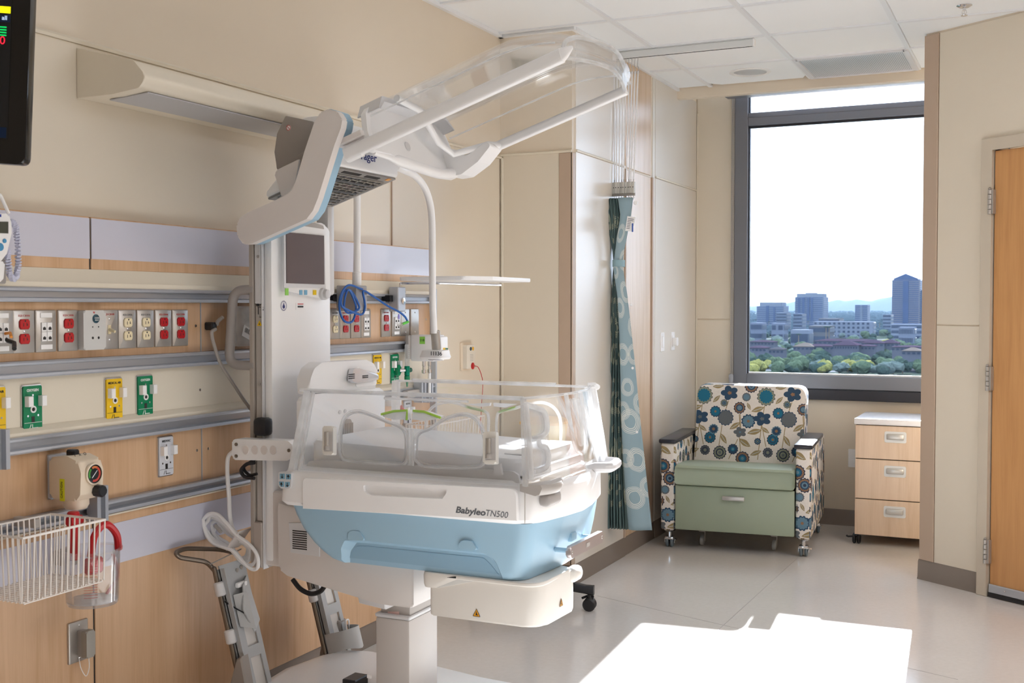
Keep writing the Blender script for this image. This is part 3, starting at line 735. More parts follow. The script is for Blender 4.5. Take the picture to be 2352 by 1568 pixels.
dfm = mat('grey_diffuser', (190, 190, 194), .35)
g = G(); a, b = Vector((XL + .222, 0, 1.9808)), Vector((XL + .082, 0, 1.9705))
g.loft([[a + Vector((0, LYA + .05, 0)), b + Vector((0, LYA + .05, 0)), b + Vector((0, LYA + .05, -.003)), a + Vector((0, LYA + .05, -.003))], [a + Vector((0, LYB - .03, 0)), b + Vector((0, LYB - .03, 0)), b + Vector((0, LYB - .03, -.003)), a + Vector((0, LYB - .03, -.003))]]); g.build('diffuser', dfm, ol, ang=0)

# ------------------------------------------------------------------ patient monitor at the left edge
mo = thing('patient_monitor', 'black patient monitor with a lit screen at the upper left picture edge', 'monitor', (-2.25, 1.9, 1.9))
ey = (ony(68, 0, 1.9) - ony(55, 375, 1.9)).normalized(); ex = (Vector((.86, .50, .0)) - ey * Vector((.86, .5, 0)).dot(ey)).normalized(); nn = ex.cross(ey)
o = ony(57, 379, 1.9); o = o + nn * 0
if nn.dot(CAM - o) < 0: nn = -nn
def moP(pts, off, th, name, m, par=mo, bev=.0): return G().plate(o + nn * off, ex, ey, pts, th if ex.cross(ey).dot(nn) > 0 else -th, bev).build(name, m, par)
moP(rrect(-.44, .0, 0, .40, .018), -.04, .04, 'bezel', BLACKG, bev=.003)
s_ = moP([(-.41, .055), (-.040, .055), (-.040, .375), (-.41, .375)], .0003, .0004, 'screen', mat('dark_screen', (10, 18, 26), .12))
moP([(-.40, .058), (-.043, .058), (-.043, .082), (-.40, .082)], .0008, .0003, 'status_bar', emit('screen_navy', (24, 32, 48), .5), s_)
moP([(-.10, .338), (-.0425, .338), (-.0425, .353), (-.10, .353)], .0008, .0003, 'alarm_bar', emit('screen_yellow', (236, 226, 20), .9), s_)
moP([(-.40, .318), (-.0425, .318), (-.0425, .334), (-.40, .334)], .0006, .0002, 'icon_bar', emit('screen_slate', (28, 36, 52), .5), s_)
EG, ER, EB = emit('screen_green', (20, 190, 90), .8), emit('screen_red', (226, 40, 60), .9), emit('screen_ice', (190, 210, 240), .8)
for w, sz, mm, px, py in (('all', .014, EB, -.055, .327), ('0', .026, ER, -.058, .276), ('120', .034, EG, -.14, .30), ('98', .034, EB, -.2, .22)):
    text(w, sz, mm, s_, o + nn * .0012 + ex * px + ey * py, ex, ey)
g = G()
for k in range(4): g.plate(o + nn * .0008, ex, ey, [(-.075, .287 + k * .006), (-.050, .287 + k * .006), (-.050, .290 + k * .006), (-.075, .290 + k * .006)], .0003)
g.build('reading_lines', EG, s_)
G().tube([o + ex * -.22 + ey * .2 - nn * .04, o + ex * -.24 + ey * .2 - nn * .10, (XL + .01, 1.75, 1.93)], .025, 12).build('support_arm', GREYP, mo)

# ------------------------------------------------------------------ thermometer at the left edge
yt = onx(20, 560, -2.40).y
th = thing('thermometer', 'white electronic thermometer with coiled cord hanging at the left picture edge', 'thermometer', (-2.43, yt, 1.5))
def tp(px, py, x=-2.40): return onx(px, py, x)
def tpoly(pts, x): return [(onx(px, py, x).y, onx(px, py, x).z) for px, py in pts]
body = tpoly([(-52, 492), (20, 490), (26, 512), (27, 535), (16, 582), (2, 600), (-30, 603), (-50, 575)], -2.38)
g = G(); g.prism(rpoly(body, .008), 'x', -2.43, -2.38, .006, 2); g.build('body', WHITE, th)
g = G(); g.prism(rpoly(tpoly([(-40, 600), (12, 600), (8, 640), (0, 648), (-40, 648)], -2.39), .006), 'x', -2.445, -2.39, .004, 1); g.build('cradle', WHITE, th)
g = G(); g.prism(tpoly([(-30, 509), (19, 509), (19, 536), (-30, 534)], -2.379), 'x', -2.381, -2.3785); g.build('display', mat('lcd_olive', (52, 58, 46), .2), th)
for k, (px, py, r) in enumerate(((10, 553, .0055), (0, 567, .010), (-14, 552, .005))):
    c = onx(px, py, -2.38); G().lathe([(r, 0), (r, .002), (r * .7, .003), (.001, .003)], c, XV, 14).build('key', mat('key_blue', (70, 150, 196), .4), th)
text('Alaris', .009, BLKINK, th, onx(2, 497, -2.3785), YV, ZV) if False else None
g = G(); g.prism(tpoly([(-6, 492), (3, 492), (3, 498), (-6, 498)], -2.3785), 'x', -2.38, -2.3783); g.build('mark', mat('mark_blue', (20, 60, 150), .4), th)
loop = spline([tp(-20, 488), tp(-6, 458), tp(0, 448), tp(10, 468), tp(20, 490)], 8); G().tube(loop, .0045, 7).build('probe_lead', WHITE, th)
cpath = spline([tp(22, 508), tp(34, 516), tp(40, 550), tp(42, 600), tp(38, 632), tp(30, 640), tp(22, 628), tp(18, 590), tp(16, 570)], 30)
hel, n = [], len(cpath)
for i in range(n):
    d = (cpath[min(i + 1, n - 1)] - cpath[max(i - 1, 0)]).normalized(); u = Vector((1, 0, 0)); w = d.cross(u).normalized(); a = i * 1.3
    hel.append(cpath[i] + (u * math.cos(a) + w * math.sin(a)) * .0065)
G().tube(hel, .0028, 5).build('coiled_cord', mat('pale_lilac_cord', (206, 208, 228), .4), th)
G().box(-2.46, -2.43, yt - .02, yt + .02, 1.44, 1.56, .004, 1).build('wall_bracket', GREYP, th)

# ------------------------------------------------------------------ suction: slide rails, regulator, canister, basket
def sliderail(label, px, y0p, y1p, x, w=.045, ym=None):
    a, b = onx(px, y0p, x), onx(px, y1p, x); yy = a.y
    t = thing('slide_bracket', label, 'bracket', (x, yy, a.z))
    pr = [(x - .04, yy - w / 2), (x, yy - w / 2), (x, yy - w * .22), (x - .014, yy - w * .18), (x - .014, yy + w * .18), (x, yy + w * .22), (x, yy + w / 2), (x - .04, yy + w / 2)]
    G().prism(pr, 'z', b.z, a.z, .001, 1).build('extrusion', ALU, t)
    zz = .803 if a.z < 1.0 else 1.015
    g = G(); g.box(XU + .026, x - .038, yy - .018, yy + .018, min(max(zz, b.z), a.z) - .016, min(max(zz, b.z), a.z) + .016, .002, 1); g.build('rail_clamp', GREYP, t)
    return t
sliderail('upright aluminium slide bracket at the left picture edge', 6, 987, 1080, -2.40)
sliderail('upright aluminium slide bracket behind the black knob of the regulator', 236, 1116, 1198, -2.40, .042)
rg = thing('suction_regulator', 'cream wall suction regulator with a coloured round gauge and black knob', 'regulator', onx(190, 1110, -2.38))
yr, zr = onx(190, 1105, -2.36).y, onx(190, 1105, -2.36).z
xa, xf = XU + .02, -2.325
side = [(xa, zr - .045), (xf - .02, zr - .048), (xf - .004, zr - .03), (xf, zr + .03), (xf - .012, zr + .06), (xf - .05, zr + .072), (xa, zr + .066)]
wy = .040
G().prism(rpoly(side, .012), 'y', yr - wy, yr + wy, .012, 3).build('housing', CREAMP, rg, ang=60)
G().lathe([(.034, 0), (.034, -.03), (.028, -.04), (.012, -.044)], (xa + .055, yr, zr - .035), ZV, 20).build('lower_cup', CREAMP, rg)
gf = onx(211, 1068, xf + .002)
face = G().lathe([(.026, -.004), (.026, .003), (.023, .004), (.001, .004)], (xf, yr + .004, zr + .022), XV, 28).build('gauge', mat('gauge_black', (30, 32, 34), .25), rg)
for nm, a0, a1, mm in (('red_sector', 250, 420, mat('gauge_red', (196, 66, 52), .4)), ('green_sector', 130, 215, mat('gauge_green', (70, 150, 60), .4)), ('orange_sector', 60, 118, mat('gauge_orange', (206, 116, 60), .4))):
    outer = [(.0215 * math.cos(math.radians(a)), .0215 * math.sin(math.radians(a))) for a in range(a0, a1 + 1, 8)]; inner = [(p[0] * .72, p[1] * .72) for p in outer]
    G().plate((xf + .0041, yr + .004, zr + .022), YV, ZV, inner[::-1] + outer if False else outer + inner[::-1], .0004).build(nm, mm, face)
G().plate((xf + .0046, yr + .004, zr + .022), YV, ZV, [(-.010, -.009), (-.0085, -.0105), (.010, .0085), (.009, .0095)], .0004).build('needle', WHITEINK, face)
G().lathe([(.029, -.003), (.029, .0045), (.0255, .006), (.0255, .0045)], (xf, yr + .004, zr + .022), XV, 28, False).build('gauge_rim', CREAMP, rg)
G().lathe([(.017, 0), (.0165, .022), (.013, .026), (.001, .026)], (xf - .004, yr + .018, zr - .026), XV, 10).build('control_knob', BLACK, rg)
G().box(xa + .03, xa + .06, yr - .012, yr + .012, zr + .066, zr + .085, .004, 1).build('mode_lever', BLACK, rg)
G().plate((xa + .05, yr - wy - .0003, zr - .02), XV, ZV, [(-.012, -.03), (.006, -.03), (.006, .03), (-.012, .03)], .0005).build('yellow_label', mat('acid_yellow', (222, 222, 30), .5), rg)
text('CAUTION', .010, BLKINK, rg, (xa + .046, yr - wy - .0010, zr - .02), ZV, (-1, 0, 0))
for k, tx in enumerate(('I', 'R', 'O')): text(tx, .012, BLKINK, rg, (xf - .04, yr - .022 + k * .018, zr + .073), YV, (-.6, 0, .8))
# canister
cx_, cy_ = -2.33, onx(212, 1300, -2.33).y
zt, zb = onx(212, 1262, -2.33).z, onx(212, 1385, -2.33).z
cn = thing('suction_canister', 'clear suction canister with red handle and tubing behind the wire basket', 'canister', (cx_, cy_, zb))
R_ = .073
def tubewall(name, rr, mm, par): return G().lathe(rr, (cx_, cy_, zb), ZV, 32).build(name, mm, par)
H_ = zt - zb
tubewall('jar', [(.001, .002), (R_ * .88, 0), (R_ * .93, .006), (R_, H_), (R_ + .006, H_), (R_ + .006, H_ + .005), (R_ - .002, H_ + .004), (R_ * .91, .01), (.001, .006)], HAZEP, cn)
g = G()
for k in range(14): g.loft([[(cx_ + R_ * (.94 + .05 * (zz / H_)) * math.cos(a) * 1.004, cy_ + R_ * (.94 + .05 * (zz / H_)) * math.sin(a) * 1.004, zb + zz + dz) for a in [(-1.1 + .1 * q) for q in range(6)]] for zz in [.03 + k * .007] for dz in (0, .0009)], caps=False, close=False)
g.build('graduations', REDINK, cn)
g = G(); P = spline([(cx_ + .03, cy_ + .066, zt - .01), (cx_ + .03, cy_ + .058, zt + .035), (cx_ + .03, cy_ + .02, zt + .068), (cx_ + .03, cy_ - .02, zt + .045), (cx_ + .03, cy_ - .035, zt - .01)], 8)
g.tube(P, .010, 10); g.build('handle', RED, cn)
g = G(); g.cyl((cx_ - .02, cy_ - .045, zt - .02), (cx_ - .02, cy_ - .045, zt + .11), .016, 14, .003); g.cyl((cx_ - .02, cy_ - .062, zt + .085), (cx_ - .02, cy_ - .02, zt + .085), .013, 12); g.build('red_valve', RED, cn)
G().prism(circ(cx_, cy_, R_ * .90, n=28), 'z', zb + .008, zb + .012).build('inner_base', FROST, cn)
G().box(cx_ - .015, cx_ + .015, cy_ - .02, cy_ + .03, zb + H_ * .55, zb + H_ * .85, .006, 1).build('float_valve', RED, cn)
tg = G(); tg.tube(spline([(cx_ + .02, cy_ + .055, zt - .02), (cx_ + .03, cy_ + .06, zt - .08), (cx_ + .02, cy_ + .03, zb + .02)], 8), .004, 8); tg.build('inner_tube', REDINK, cn)
G().box(XU + .004, cx_ - R_ + .004, cy_ - .02, cy_ + .02, zt - .05, zt - .01, .003, 1).build('holder_ring', GREYP, cn)
# front wire basket
def wire_basket(label, x0, x1, y0, y1, z0, z1, m, r=.0022, step=.017, slope=0.0, mesh=.014):
    t = thing('wire_basket', label, 'basket', ((x0 + x1) / 2, (y0 + y1) / 2, z0))
    i = .006
    g = G(); g.tube([(x0, y0, z1), (x1, y0, z1), (x1, y1, z1), (x0, y1, z1)], r * 1.5, 7, closed=True); g.build('rim', m, t)
    gs = {'front_wires': G(), 'back_wires': G(), 'side_wires': G()}
    n = int((y1 - y0) / step)
    for k in range(n + 1):
        y = y0 + (y1 - y0) * k / n
        gs['front_wires'].tube([(x1, y, z1), (x1 - i, y, z0), ], r, 5)
        gs['back_wires'].tube([(x0, y, z1), (x0 + i, y, z0)], r, 5)
    n = int((x1 - x0) / step)
    for k in range(1, n):
        x = x0 + (x1 - x0) * k / n
        for y in (y0, y1): gs['side_wires'].tube([(x, y, z1), (x, y + (i if y == y0 else -i), z0)], r, 5)
    for k, q in gs.items(): tag(q.build(k, m, t), kind='stuff')
    g = G(); n = int((y1 - y0) / mesh)
    for k in range(n + 1): y = y0 + i + (y1 - y0 - 2 * i) * k / n; g.tube([(x0 + i, y, z0), (x1 - i, y, z0)], r * .8, 5)
    n = int((x1 - x0) / mesh)
    for k in range(n + 1): x = x0 + i + (x1 - x0 - 2 * i) * k / n; g.tube([(x, y0 + i, z0 - .003), (x, y1 - i, z0 - .003)], r * .8, 5)
    tag(g.build('base_mesh', m, t), kind='stuff'); return t
WIRE = mat('white_coated_wire', (236, 230, 224), .35)
xb = -2.17; pA, pB = onx(52, 1236, xb), onx(241, 1192, xb)
wkb = wire_basket('white wire basket in front of the red handled canister at the left picture edge', xb - .19, xb, pA.y - .0, pB.y, pA.z - .155, pA.z, WIRE)
g = G(); g.box(XU + .02, xb - .19, pA.y + .03, pA.y + .05, pA.z - .03, pA.z - .005, .002, 1); g.box(XU + .02, xb - .19, pB.y - .05, pB.y - .03, pA.z - .03, pA.z - .005, .002, 1); g.build('hanger', GREYP, wkb)

# lower plate with corded plug
yq, zq = g_(177, 1472)
lp = thing('lower_wall_plate', 'steel wall plate with a capped connector and looped cord on the lower wood panel', 'wall plate', (X0, yq, zq))
G().plate((X0, yq, zq), YV, ZV, rrect(-.036, .036, -.058, .058, .003, 2), .0065, .004, 2).build('cover_plate', STEEL, lp)
g = G(); g.plate((X0 + .006, yq + .006, zq - .004), YV, ZV, rrect(-.012, .012, -.036, .036, .003), .02, .002); g.build('connector', GREYP, lp)
g = G(); g.plate((X0 + .026, yq + .006, zq - .004), YV, ZV, rrect(-.016, .016, -.038, .038, .005), .02, .004); g.build('cap', mat('cap_grey', (158, 154, 146), .5), lp)
g = G()
for dz in (.046, -.046): g.lathe([(.004, 0), (.004, .001), (.001, .002)], (X0 + .0064, yq + .002, zq + dz), XV, 8)
g.build('screw', CHROME, lp)
G().tube(spline([(X0 + .03, yq + .012, zq - .042), (X0 + .028, yq + .016, zq - .075), (X0 + .024, yq + .008, zq - .098), (X0 + .016, yq - .002, zq - .075), (X0 + .010, yq - .004, zq - .046)], 8), .0013, 6).build('tether', WHITE, lp)

# ------------------------------------------------------------------ exam lamp with its pole, blue cable
xq = XU + .09
pb, pt = onx(818, 685, xq), onx(826, 455, xq)
el = thing('exam_lamp', 'white gooseneck exam lamp on a tall pole clamped to the headwall rail', 'lamp', (xq, pb.y, pb.z))
zc_ = pb.z
G().box(XU + .028, xq + .03, pb.y - .042, pb.y + .03, zc_ - .048, zc_ + .048, .003, 1).build('rail_clamp', mat('satin_grey_clamp', (168, 168, 172), .35, metal=.4), el)
G().box(XU + .008, XU + .03, pb.y - .06, pb.y + .05, 1.402, 1.428, .002, 1).build('clamp_foot', BLACK, el)
pole = pb.copy(); pole.x = xq
top = Vector((xq, pb.y + .01, 1.93))
G().tube([Vector((xq, pb.y + .005, zc_ + .04)), Vector((xq, pb.y + .008, 1.60)), top], [.0155, .0135, .0135], 14).build('pole', WHITE, el)
G().cyl((xq, pb.y + .005, zc_ + .045), (xq, pb.y + .006, zc_ + .10), .0175, 14, .002).build('pole_sleeve', WHITE, el)
xh = -2.02
gp = [(0, 0, 0)]
hp = [onx(905, 382, xh), onx(930, 392, xh), onx(955, 405, xh), onx(975, 430, xh), onx(987, 465, xh), onx(992, 510, xh), onx(993, 600, xh), onx(994, 700, xh), onx(997, 765, xh)]
gpath = spline([top, top + Vector((.03, .01, .055)), top + Vector((.12, .02, .08)), onx(860, 368, -2.2)] + hp, 8)
G().tube(gpath, .0125, 12).build('gooseneck', WHITE, el)
hb = onx(1002, 760, xh)
G().cyl(onx(1000, 759, xh), onx(1003, 803, xh), .0175, 16, .003).build('head_sleeve', STEEL, el)
ce = onx(1000, 812, xh)
hd = G().loft([[(ce.x + a * sx, ce.y + b * sy, ce.z + zz) for a, b in rrect(-1, 1, -1, 1, .5, 4)] for zz, sx, sy in ((.014, .03, .028), (.012, .042, .036), (-.012, .05, .044), (-.020, .046, .040))]).build('lamp_head', WHITE, el)
G().lathe([(.03, 0), (.026, -.004), (.001, -.004)], (ce.x, ce.y, ce.z - .019), ZV, 20).build('lens', mat('dark_lens', (96, 98, 102), .15), hd)
tn = Vector((.62, -.785, 0))
text('11136', .020, BLKINK, hd, (ce.x + .026, ce.y - .0425, ce.z + .002), (1, 0, 0), ZV, bold=.0002)
# blue cable
bx = xq + .036
bcab = thing('blue_cable', 'blue cable coiled in loops on the lamp clamp, its end with green tips hanging right', 'cable', (bx, pb.y, zc_))
def bp(px, py, d=0): return onx(px, py, bx + d)
loops = [(832, 664), (800, 655), (782, 680), (780, 712), (790, 736), (806, 740), (815, 725), (817, 700), (800, 665), (790, 700), (798, 718), (815, 715), (825, 703), (806, 668), (788, 672), (784, 700), (800, 712), (830, 722), (838, 706), (837, 690), (835, 668), (860, 682), (890, 702), (915, 715), (930, 727), (937, 740)]
G().tube(spline([bp(a, b, .004 * math.sin(i * 1.7)) for i, (a, b) in enumerate(loops)], 9), .0042, 8).build('cable', BLUEC, bcab)
G().tube([bp(937, 739), bp(924, 744)], .0055, 8).build('tip', mat('bright_green', (90, 200, 60), .4), bcab)
G().tube([bp(924, 744), bp(914, 747)], .0045, 8).build('clear_tip', ACRE, bcab)
G().ball(tuple(bp(916, 727)), (.003, .007, .012), 8, 6).build('lilac_cap', mat('lilac', (140, 130, 206), .4), bcab)

# ------------------------------------------------------------------ flip-up tray on the rail
ts = thing('tray_shelf', 'white flat tray on a chrome arm clamped to the right end of the rail', 'shelf', onx(921, 690, XU + .06))
yk = onx(921, 690, XU + .07).y
G().box(XU + .03, XU + .075, yk - .03, yk + .03, 1.362, 1.462, .003, 1).build('clamp_block', ALU, ts)
G().box(XU + .008, XU + .05, yk - .05, yk + .05, 1.402, 1.428, .002, 1).build('clamp_foot', BLACK, ts)
G().lathe([(.014, 0), (.013, .005), (.001, .006)], (XU + .075, yk + .006, 1.405), XV, 16).build('lock_button', CHROME, ts)
G().ball((XU + .06, yk + .036, 1.442), .010, 10, 8).build('lock_knob', BLACK, ts)
xt_ = XU + .07
e1, e2 = onx(930, 657, xt_), onx(1058, 657, -2.06)
G().tube(pathr([(xt_, yk - .005, 1.462), (xt_, yk - .005, 1.478), (xt_ + .15, yk + .06, 1.478), (xt_ + .33, yk + .26, 1.472)], .012), .0055, 10).build('arm', CHROME, ts)
zt_ = 1.488
c1, c2, c3 = onz(920, 651, zt_ + .0), onz(1072, 651, zt_), onz(1148, 651, zt_)
pp = [(XU + .06, yk - .005), (XU + .06, yk + .36), (XU + .31, yk + .56), (XU + .43, yk + .50), (XU + .43, yk + .12), (XU + .36, yk - .005)]
G().prism(rpoly(pp, .02), 'z', zt_, zt_ + .016, .003, 1).build('tray', WHITE, ts)

# ------------------------------------------------------------------ gas blender and its rail bracket
ym = onx(985, 790, XU + .10)
bl = thing('gas_blender', 'white gas blender box with green and yellow label at the headwall right end', 'medical device', ym)
by, bz = onx(981, 797, XU + .1).y, onx(981, 797, XU + .1).z
G().box(XU + .045, XU + .155, by - .045, by + .055, bz - .058, bz + .052, .006, 2).build('case', WHITE, bl)
G().box(XU + .028, XU + .046, by - .06, by + .04, bz - .05, bz + .05, .003, 1).build('mount_plate', GREYP, bl)
g = G(); g.box(XU + .09, XU + .115, by - .0462, by - .0452, bz + .015, bz + .045); g.build('asset_tag', mat('tag_green', (150, 220, 90), .5), bl)
text('218', .014, BLKINK, bl, (XU + .1025, by - .0463, bz + .030), (1, 0, 0), ZV)
G().box(XU + .155, XU + .175, by - .03, by + .05, bz - .052, bz + .046, .008, 2).build('front_panel', WHITE, bl)
G().box(XU + .1745, XU + .1755, by + .002, by + .046, bz - .05, bz - .004).build('green_label', GREEN, bl)
G().box(XU + .1745, XU + .1757, by + .002, by + .022, bz - .015, bz - .002).build('yellow_label', YELLOW, bl)
G().lathe([(.017, 0), (.016, .012), (.001, .012)], (XU + .175, by + .026, bz - .026), XV, 18).build('dial', WHITE, bl)
for dy, dz in ((-.028, 0), (.02, 0)): G().lathe([(.008, 0), (.008, -.02), (.006, -.022), (.006, -.036), (.010, -.037), (.010, -.05), (.004, -.052)], (XU + .10, by + dy, bz - .058), ZV, 12).build('gas_fitting', CHROME, bl)
G().cyl((XU + .10, by + .02, bz - .11), (XU + .10, by + .02, bz - .20), .006, 10).build('hose', WHITE, bl)
sb = thing('rail_bracket_pair', 'pair of upright aluminium slides clamped to the rail behind the incubator rim', 'bracket', onx(985, 895, -2.40))
for k, px in enumerate((974, 990)):
    a, b = onx(px, 872, -2.40), onx(px, 924, -2.40)
    G().prism([(-2.44, a.y - .02), (-2.40, a.y - .02), (-2.40, a.y - .009), (-2.412, a.y - .007), (-2.412, a.y + .007), (-2.40, a.y + .009), (-2.40, a.y + .02), (-2.44, a.y + .02)], 'z', b.z, a.z, .001, 1).build('extrusion', ALU, sb)
a = onx(940, 898, -2.42); G().box(XU + .027, -2.41, a.y - .03, a.y + .10, 1.0, 1.03, .002, 1).build('rail_clamp', GREYP, sb)

# ------------------------------------------------------------------ nurse call with cord
nc = thing('nurse_call', 'cream nurse call station with a red pull cord on the beige wall', 'call button', onx(1069, 818, XL + .007))
xn = XL + .007; yn, zn = onx(1068, 818, xn).y, onx(1068, 818, xn).z
G().plate((xn, yn, zn), YV, ZV, rrect(-.056, .056, -.066, .066, .008), .008, .003).build('back_box', CREAMP, nc)
G().plate((xn + .008, yn + .006, zn - .002), YV, ZV, rrect(-.044, .044, -.056, .056, .007), .022, .005, 2).build('housing', mat('ivory_white', (228, 220, 206), .4), nc)
o = xn + .03
G().lathe([(.009, 0), (.009, .002), (.001, .003)], (o, yn + .0, zn + .036), XV, 16).build('button', mat('dark_teal2', (50, 70, 80), .4), nc)
G().lathe([(.009, 0), (.009, .002), (.001, .003)], (o, yn + .024, zn + .036), XV, 16).build('button', mat('amber', (232, 178, 60), .4), nc)
rb = G().lathe([(.016, 0), (.016, .003), (.012, .005), (.001, .005)], (o, yn + .020, zn - .046), XV, 20).build('pull_switch', RED, nc)
g = G()
for dz in (-.02, -.013, -.006, .001, .008): g.plate((o, yn + .01, zn + dz), YV, ZV, [(-.016, -.001), (.016, -.001), (.016, .001), (-.016, .001)], .0004)
g.build('speaker_slots', GREYP, nc)
G().tube(spline([(o + .004, yn + .03, zn - .046), onx(1098, 843, o + .004), onx(1106, 862, o + .004), onx(1109, 885, o), onx(1106, 930, o - .006), onx(1103, 990, o - .01), onx(1103, 1010, o - .01)], 8), .0018, 6).build('pull_cord', RED, nc)

gc = thing('grey_cord', 'grey cord with a black plug on the wood board, drooping behind the incubator tower', 'cord', (XU + .03, 2.95, 1.3))
ga = onx(487, 748, XU + .02)
G().box(XU + .001, XU + .034, ga.y - .016, ga.y + .010, ga.z - .014, ga.z + .012, .004, 1).build('plug', BLACK, gc)
G().tube(spline([ga + Vector((.01, .012, .004)), onx(500, 738, XU + .04), onx(512, 728, XU + .06)], 6), .006, 8).build('upper_lead', GREYP, gc)
G().tube(spline([ga + Vector((.015, 0, -.01)), onx(486, 765, XU + .035), onx(494, 800, XU + .045), onx(508, 838, XU + .05), onx(530, 872, XU + .055), onx(556, 912, XU + .06), onx(578, 942, XU + .06)], 8), .0058, 8).build('lower_lead', GREYP, gc)
# ================================================================== INCUBATOR
YN, YF = 2.80, 3.40; YM = 3.10
inc = thing('incubator', 'white and pale blue hybrid infant incubator with raised clear hood on a lift column', 'incubator', (-1.75, YM, 0))
def yy(pts, y): return [(p.x, p.z) for p in (ony(a, b, y) for a, b in pts)]
def part(g, name, m, par=inc, ang=35): return g.build(name, m, par, ang=ang)

# ---- plan outline of the body: left end at the tower, bowed foot end on the right
def plan(xl, xr, yn, yf, bow, r, z):
    pts = [(xl, yn), (xr, yn + .01), (xr + bow * .75, yn + (yf - yn) * .32), (xr + bow, (yn + yf) / 2), (xr + bow * .75, yn + (yf - yn) * .68), (xr, yf - .01), (xl, yf)]
    q = rpoly(pts, [.03, r, .12, .12, .12, r, .03], 6)
    return [(x, y, z) for x, y in q]
ZB, ZT = .785, .893
# white upper band (loft with soft edge)
g = G(); g.loft([plan(-2.075, -1.268, YN + .012, YF - .012, .050, .09, ZB), plan(-2.085, -1.262, YN, YF, .054, .10, ZB + .012), plan(-2.080, -1.262, YN + .002, YF - .002, .054, .10, ZT - .02), plan(-2.072, -1.272, YN + .012, YF - .012, .050, .09, ZT - .004), plan(-2.06, -1.29, YN + .03, YF - .03, .045, .08, ZT)])
band = part(g, 'upper_shell', WHITE, ang=40)
# drawer front, slightly proud with recessed grip
dr = yy([(697, 1097), (1186, 1122), (1189, 1196), (697, 1167)], YN)
dr = rpoly(dr, [.012, .02, 0, 0], 5)
dwf = G().prism(dr, 'y', YN - .0045, YN + .012, .0015, 1).build('drawer', WHITE, inc)
g = G(); gp_ = yy([(836, 1113), (1027, 1123), (1026, 1133), (1018, 1145), (850, 1137), (838, 1128)], YN)
g.prism(rpoly(gp_, .006), 'y', YN - .03, YN + .008)
g2 = g
cutby(dwf, g2)
text('Babyleo', .0245, INK, dwf, ony(1080, 1174, YN - .0047), (1, 0, -.02), (0, 0, 1), shear=.22, bold=.0007, width=.093)
text('TN500', .0245, INK, dwf, ony(1140, 1180.5, YN - .0047), (1, 0, -.02), (0, 0, 1), shear=.22, width=.067)
# seams on the shell
g = G()
for px in (1203, 1322):
    pass
sx_ = ony(1205, 1150, YN).x
g.box(sx_ - .0006, sx_ + .0006, YN + .0, YN + .004, ZB + .01, ZT - .015); part(g, 'seam', GREYP)
# blue lower body
rings = []
for z, xl, xr, ins in ((ZB, -2.055, -1.272, .016), (.755, -2.043, -1.275, .018), (.715, -2.02, -1.280, .021), (.675, -1.985, -1.287, .025), (.650, -1.955, -1.292, .029), (.632, -1.925, -1.294, .031), (.622, -1.895, -1.299, .038)):
    rings.append(plan(xl, xr, YN + ins, YF - ins, .048 - (ZB - z) * .16, .055, z))
blue = part(G().loft(rings), 'lower_shell', BLUEP, ang=50)
def rc_(pts, y, r): return [(x, y, z) for x, z in rpoly(yy(pts, YN + .03), r, 5)]
oA = [(790, 1238), (830, 1237), (1112, 1266), (1142, 1282), (1184, 1370), (768, 1340), (778, 1256)]
oB = [(812, 1248), (836, 1250), (1112, 1277), (1132, 1294), (1164, 1370), (794, 1340), (798, 1268)]
cut = G().loft([rc_(oA, YN - .08, [.01, .02, .03, .03, 0, 0, .02]), rc_(oA, YN + .020, [.01, .02, .03, .03, 0, 0, .02]), rc_(oB, YN + .048, [.01, .02, .03, .03, 0, 0, .02])])
cutby(blue, cut)
part(G().prism([(a, max(b, .636)) for a, b in rpoly(yy([(818, 1254), (838, 1254), (1110, 1281), (1128, 1298), (1150, 1335), (802, 1305), (805, 1270)], YN + .045), .008)], 'y', YN + .0465, YN + .058, .001, 1), 'recess_panel', mat('recess_shade_blue', (146, 182, 206), .42))  # shade of the recess put into a darker copy of the shell blue
for a in ([(799, 1240), (801, 1222), (810, 1218), (827, 1219), (840, 1241)], [(1053, 1261), (1056, 1244), (1066, 1240), (1085, 1242), (1098, 1263)]):
    q = rpoly(yy(a, YN + .024), .005)
    part(G().prism(q, 'y', YN + .021, YN + .04, .003, 1), 'release_tab', BLUEP)
# right end: tab and equipment rail
part(G().box(-1.26, -1.238, YM - .035, YM + .005, .695, .722, .006, 2), 'release_tab', BLUEP)
ra, rb_ = onx(1310, 1277, -1.205), onx(1375, 1240, -1.205)
g = G(); g.prism(rrect(ra.y - .01, rb_.y + .03, -.017, .017, .012), 'x', -1.215, -1.200, .003, 1)
for v in g.bm.verts: v.co.z += .688
rl = part(g, 'equipment_rail', mat('satin_pinkish_steel', (196, 186, 184), .3, metal=.7))
g = G()
for y in (ra.y + .02, rb_.y): g.cyl((-1.26, y, .688), (-1.212, y, .688), .007, 10)
part(g, 'rail_standoff', BLUEP)
g = G(); ym_ = (ra.y + rb_.y) / 2 + .01; g.box(-1.2005, -1.1985, ym_ - .012, ym_ + .012, .682, .694); part(g, 'rail_label', GREYP, rl)
g = G()
for y in (ra.y + .004, rb_.y + .016): g.lathe([(.005, 0), (.004, .001), (.001, .001)], (-1.20, y, .688), XV, 8)
part(g, 'rail_bolt', STEEL, rl)
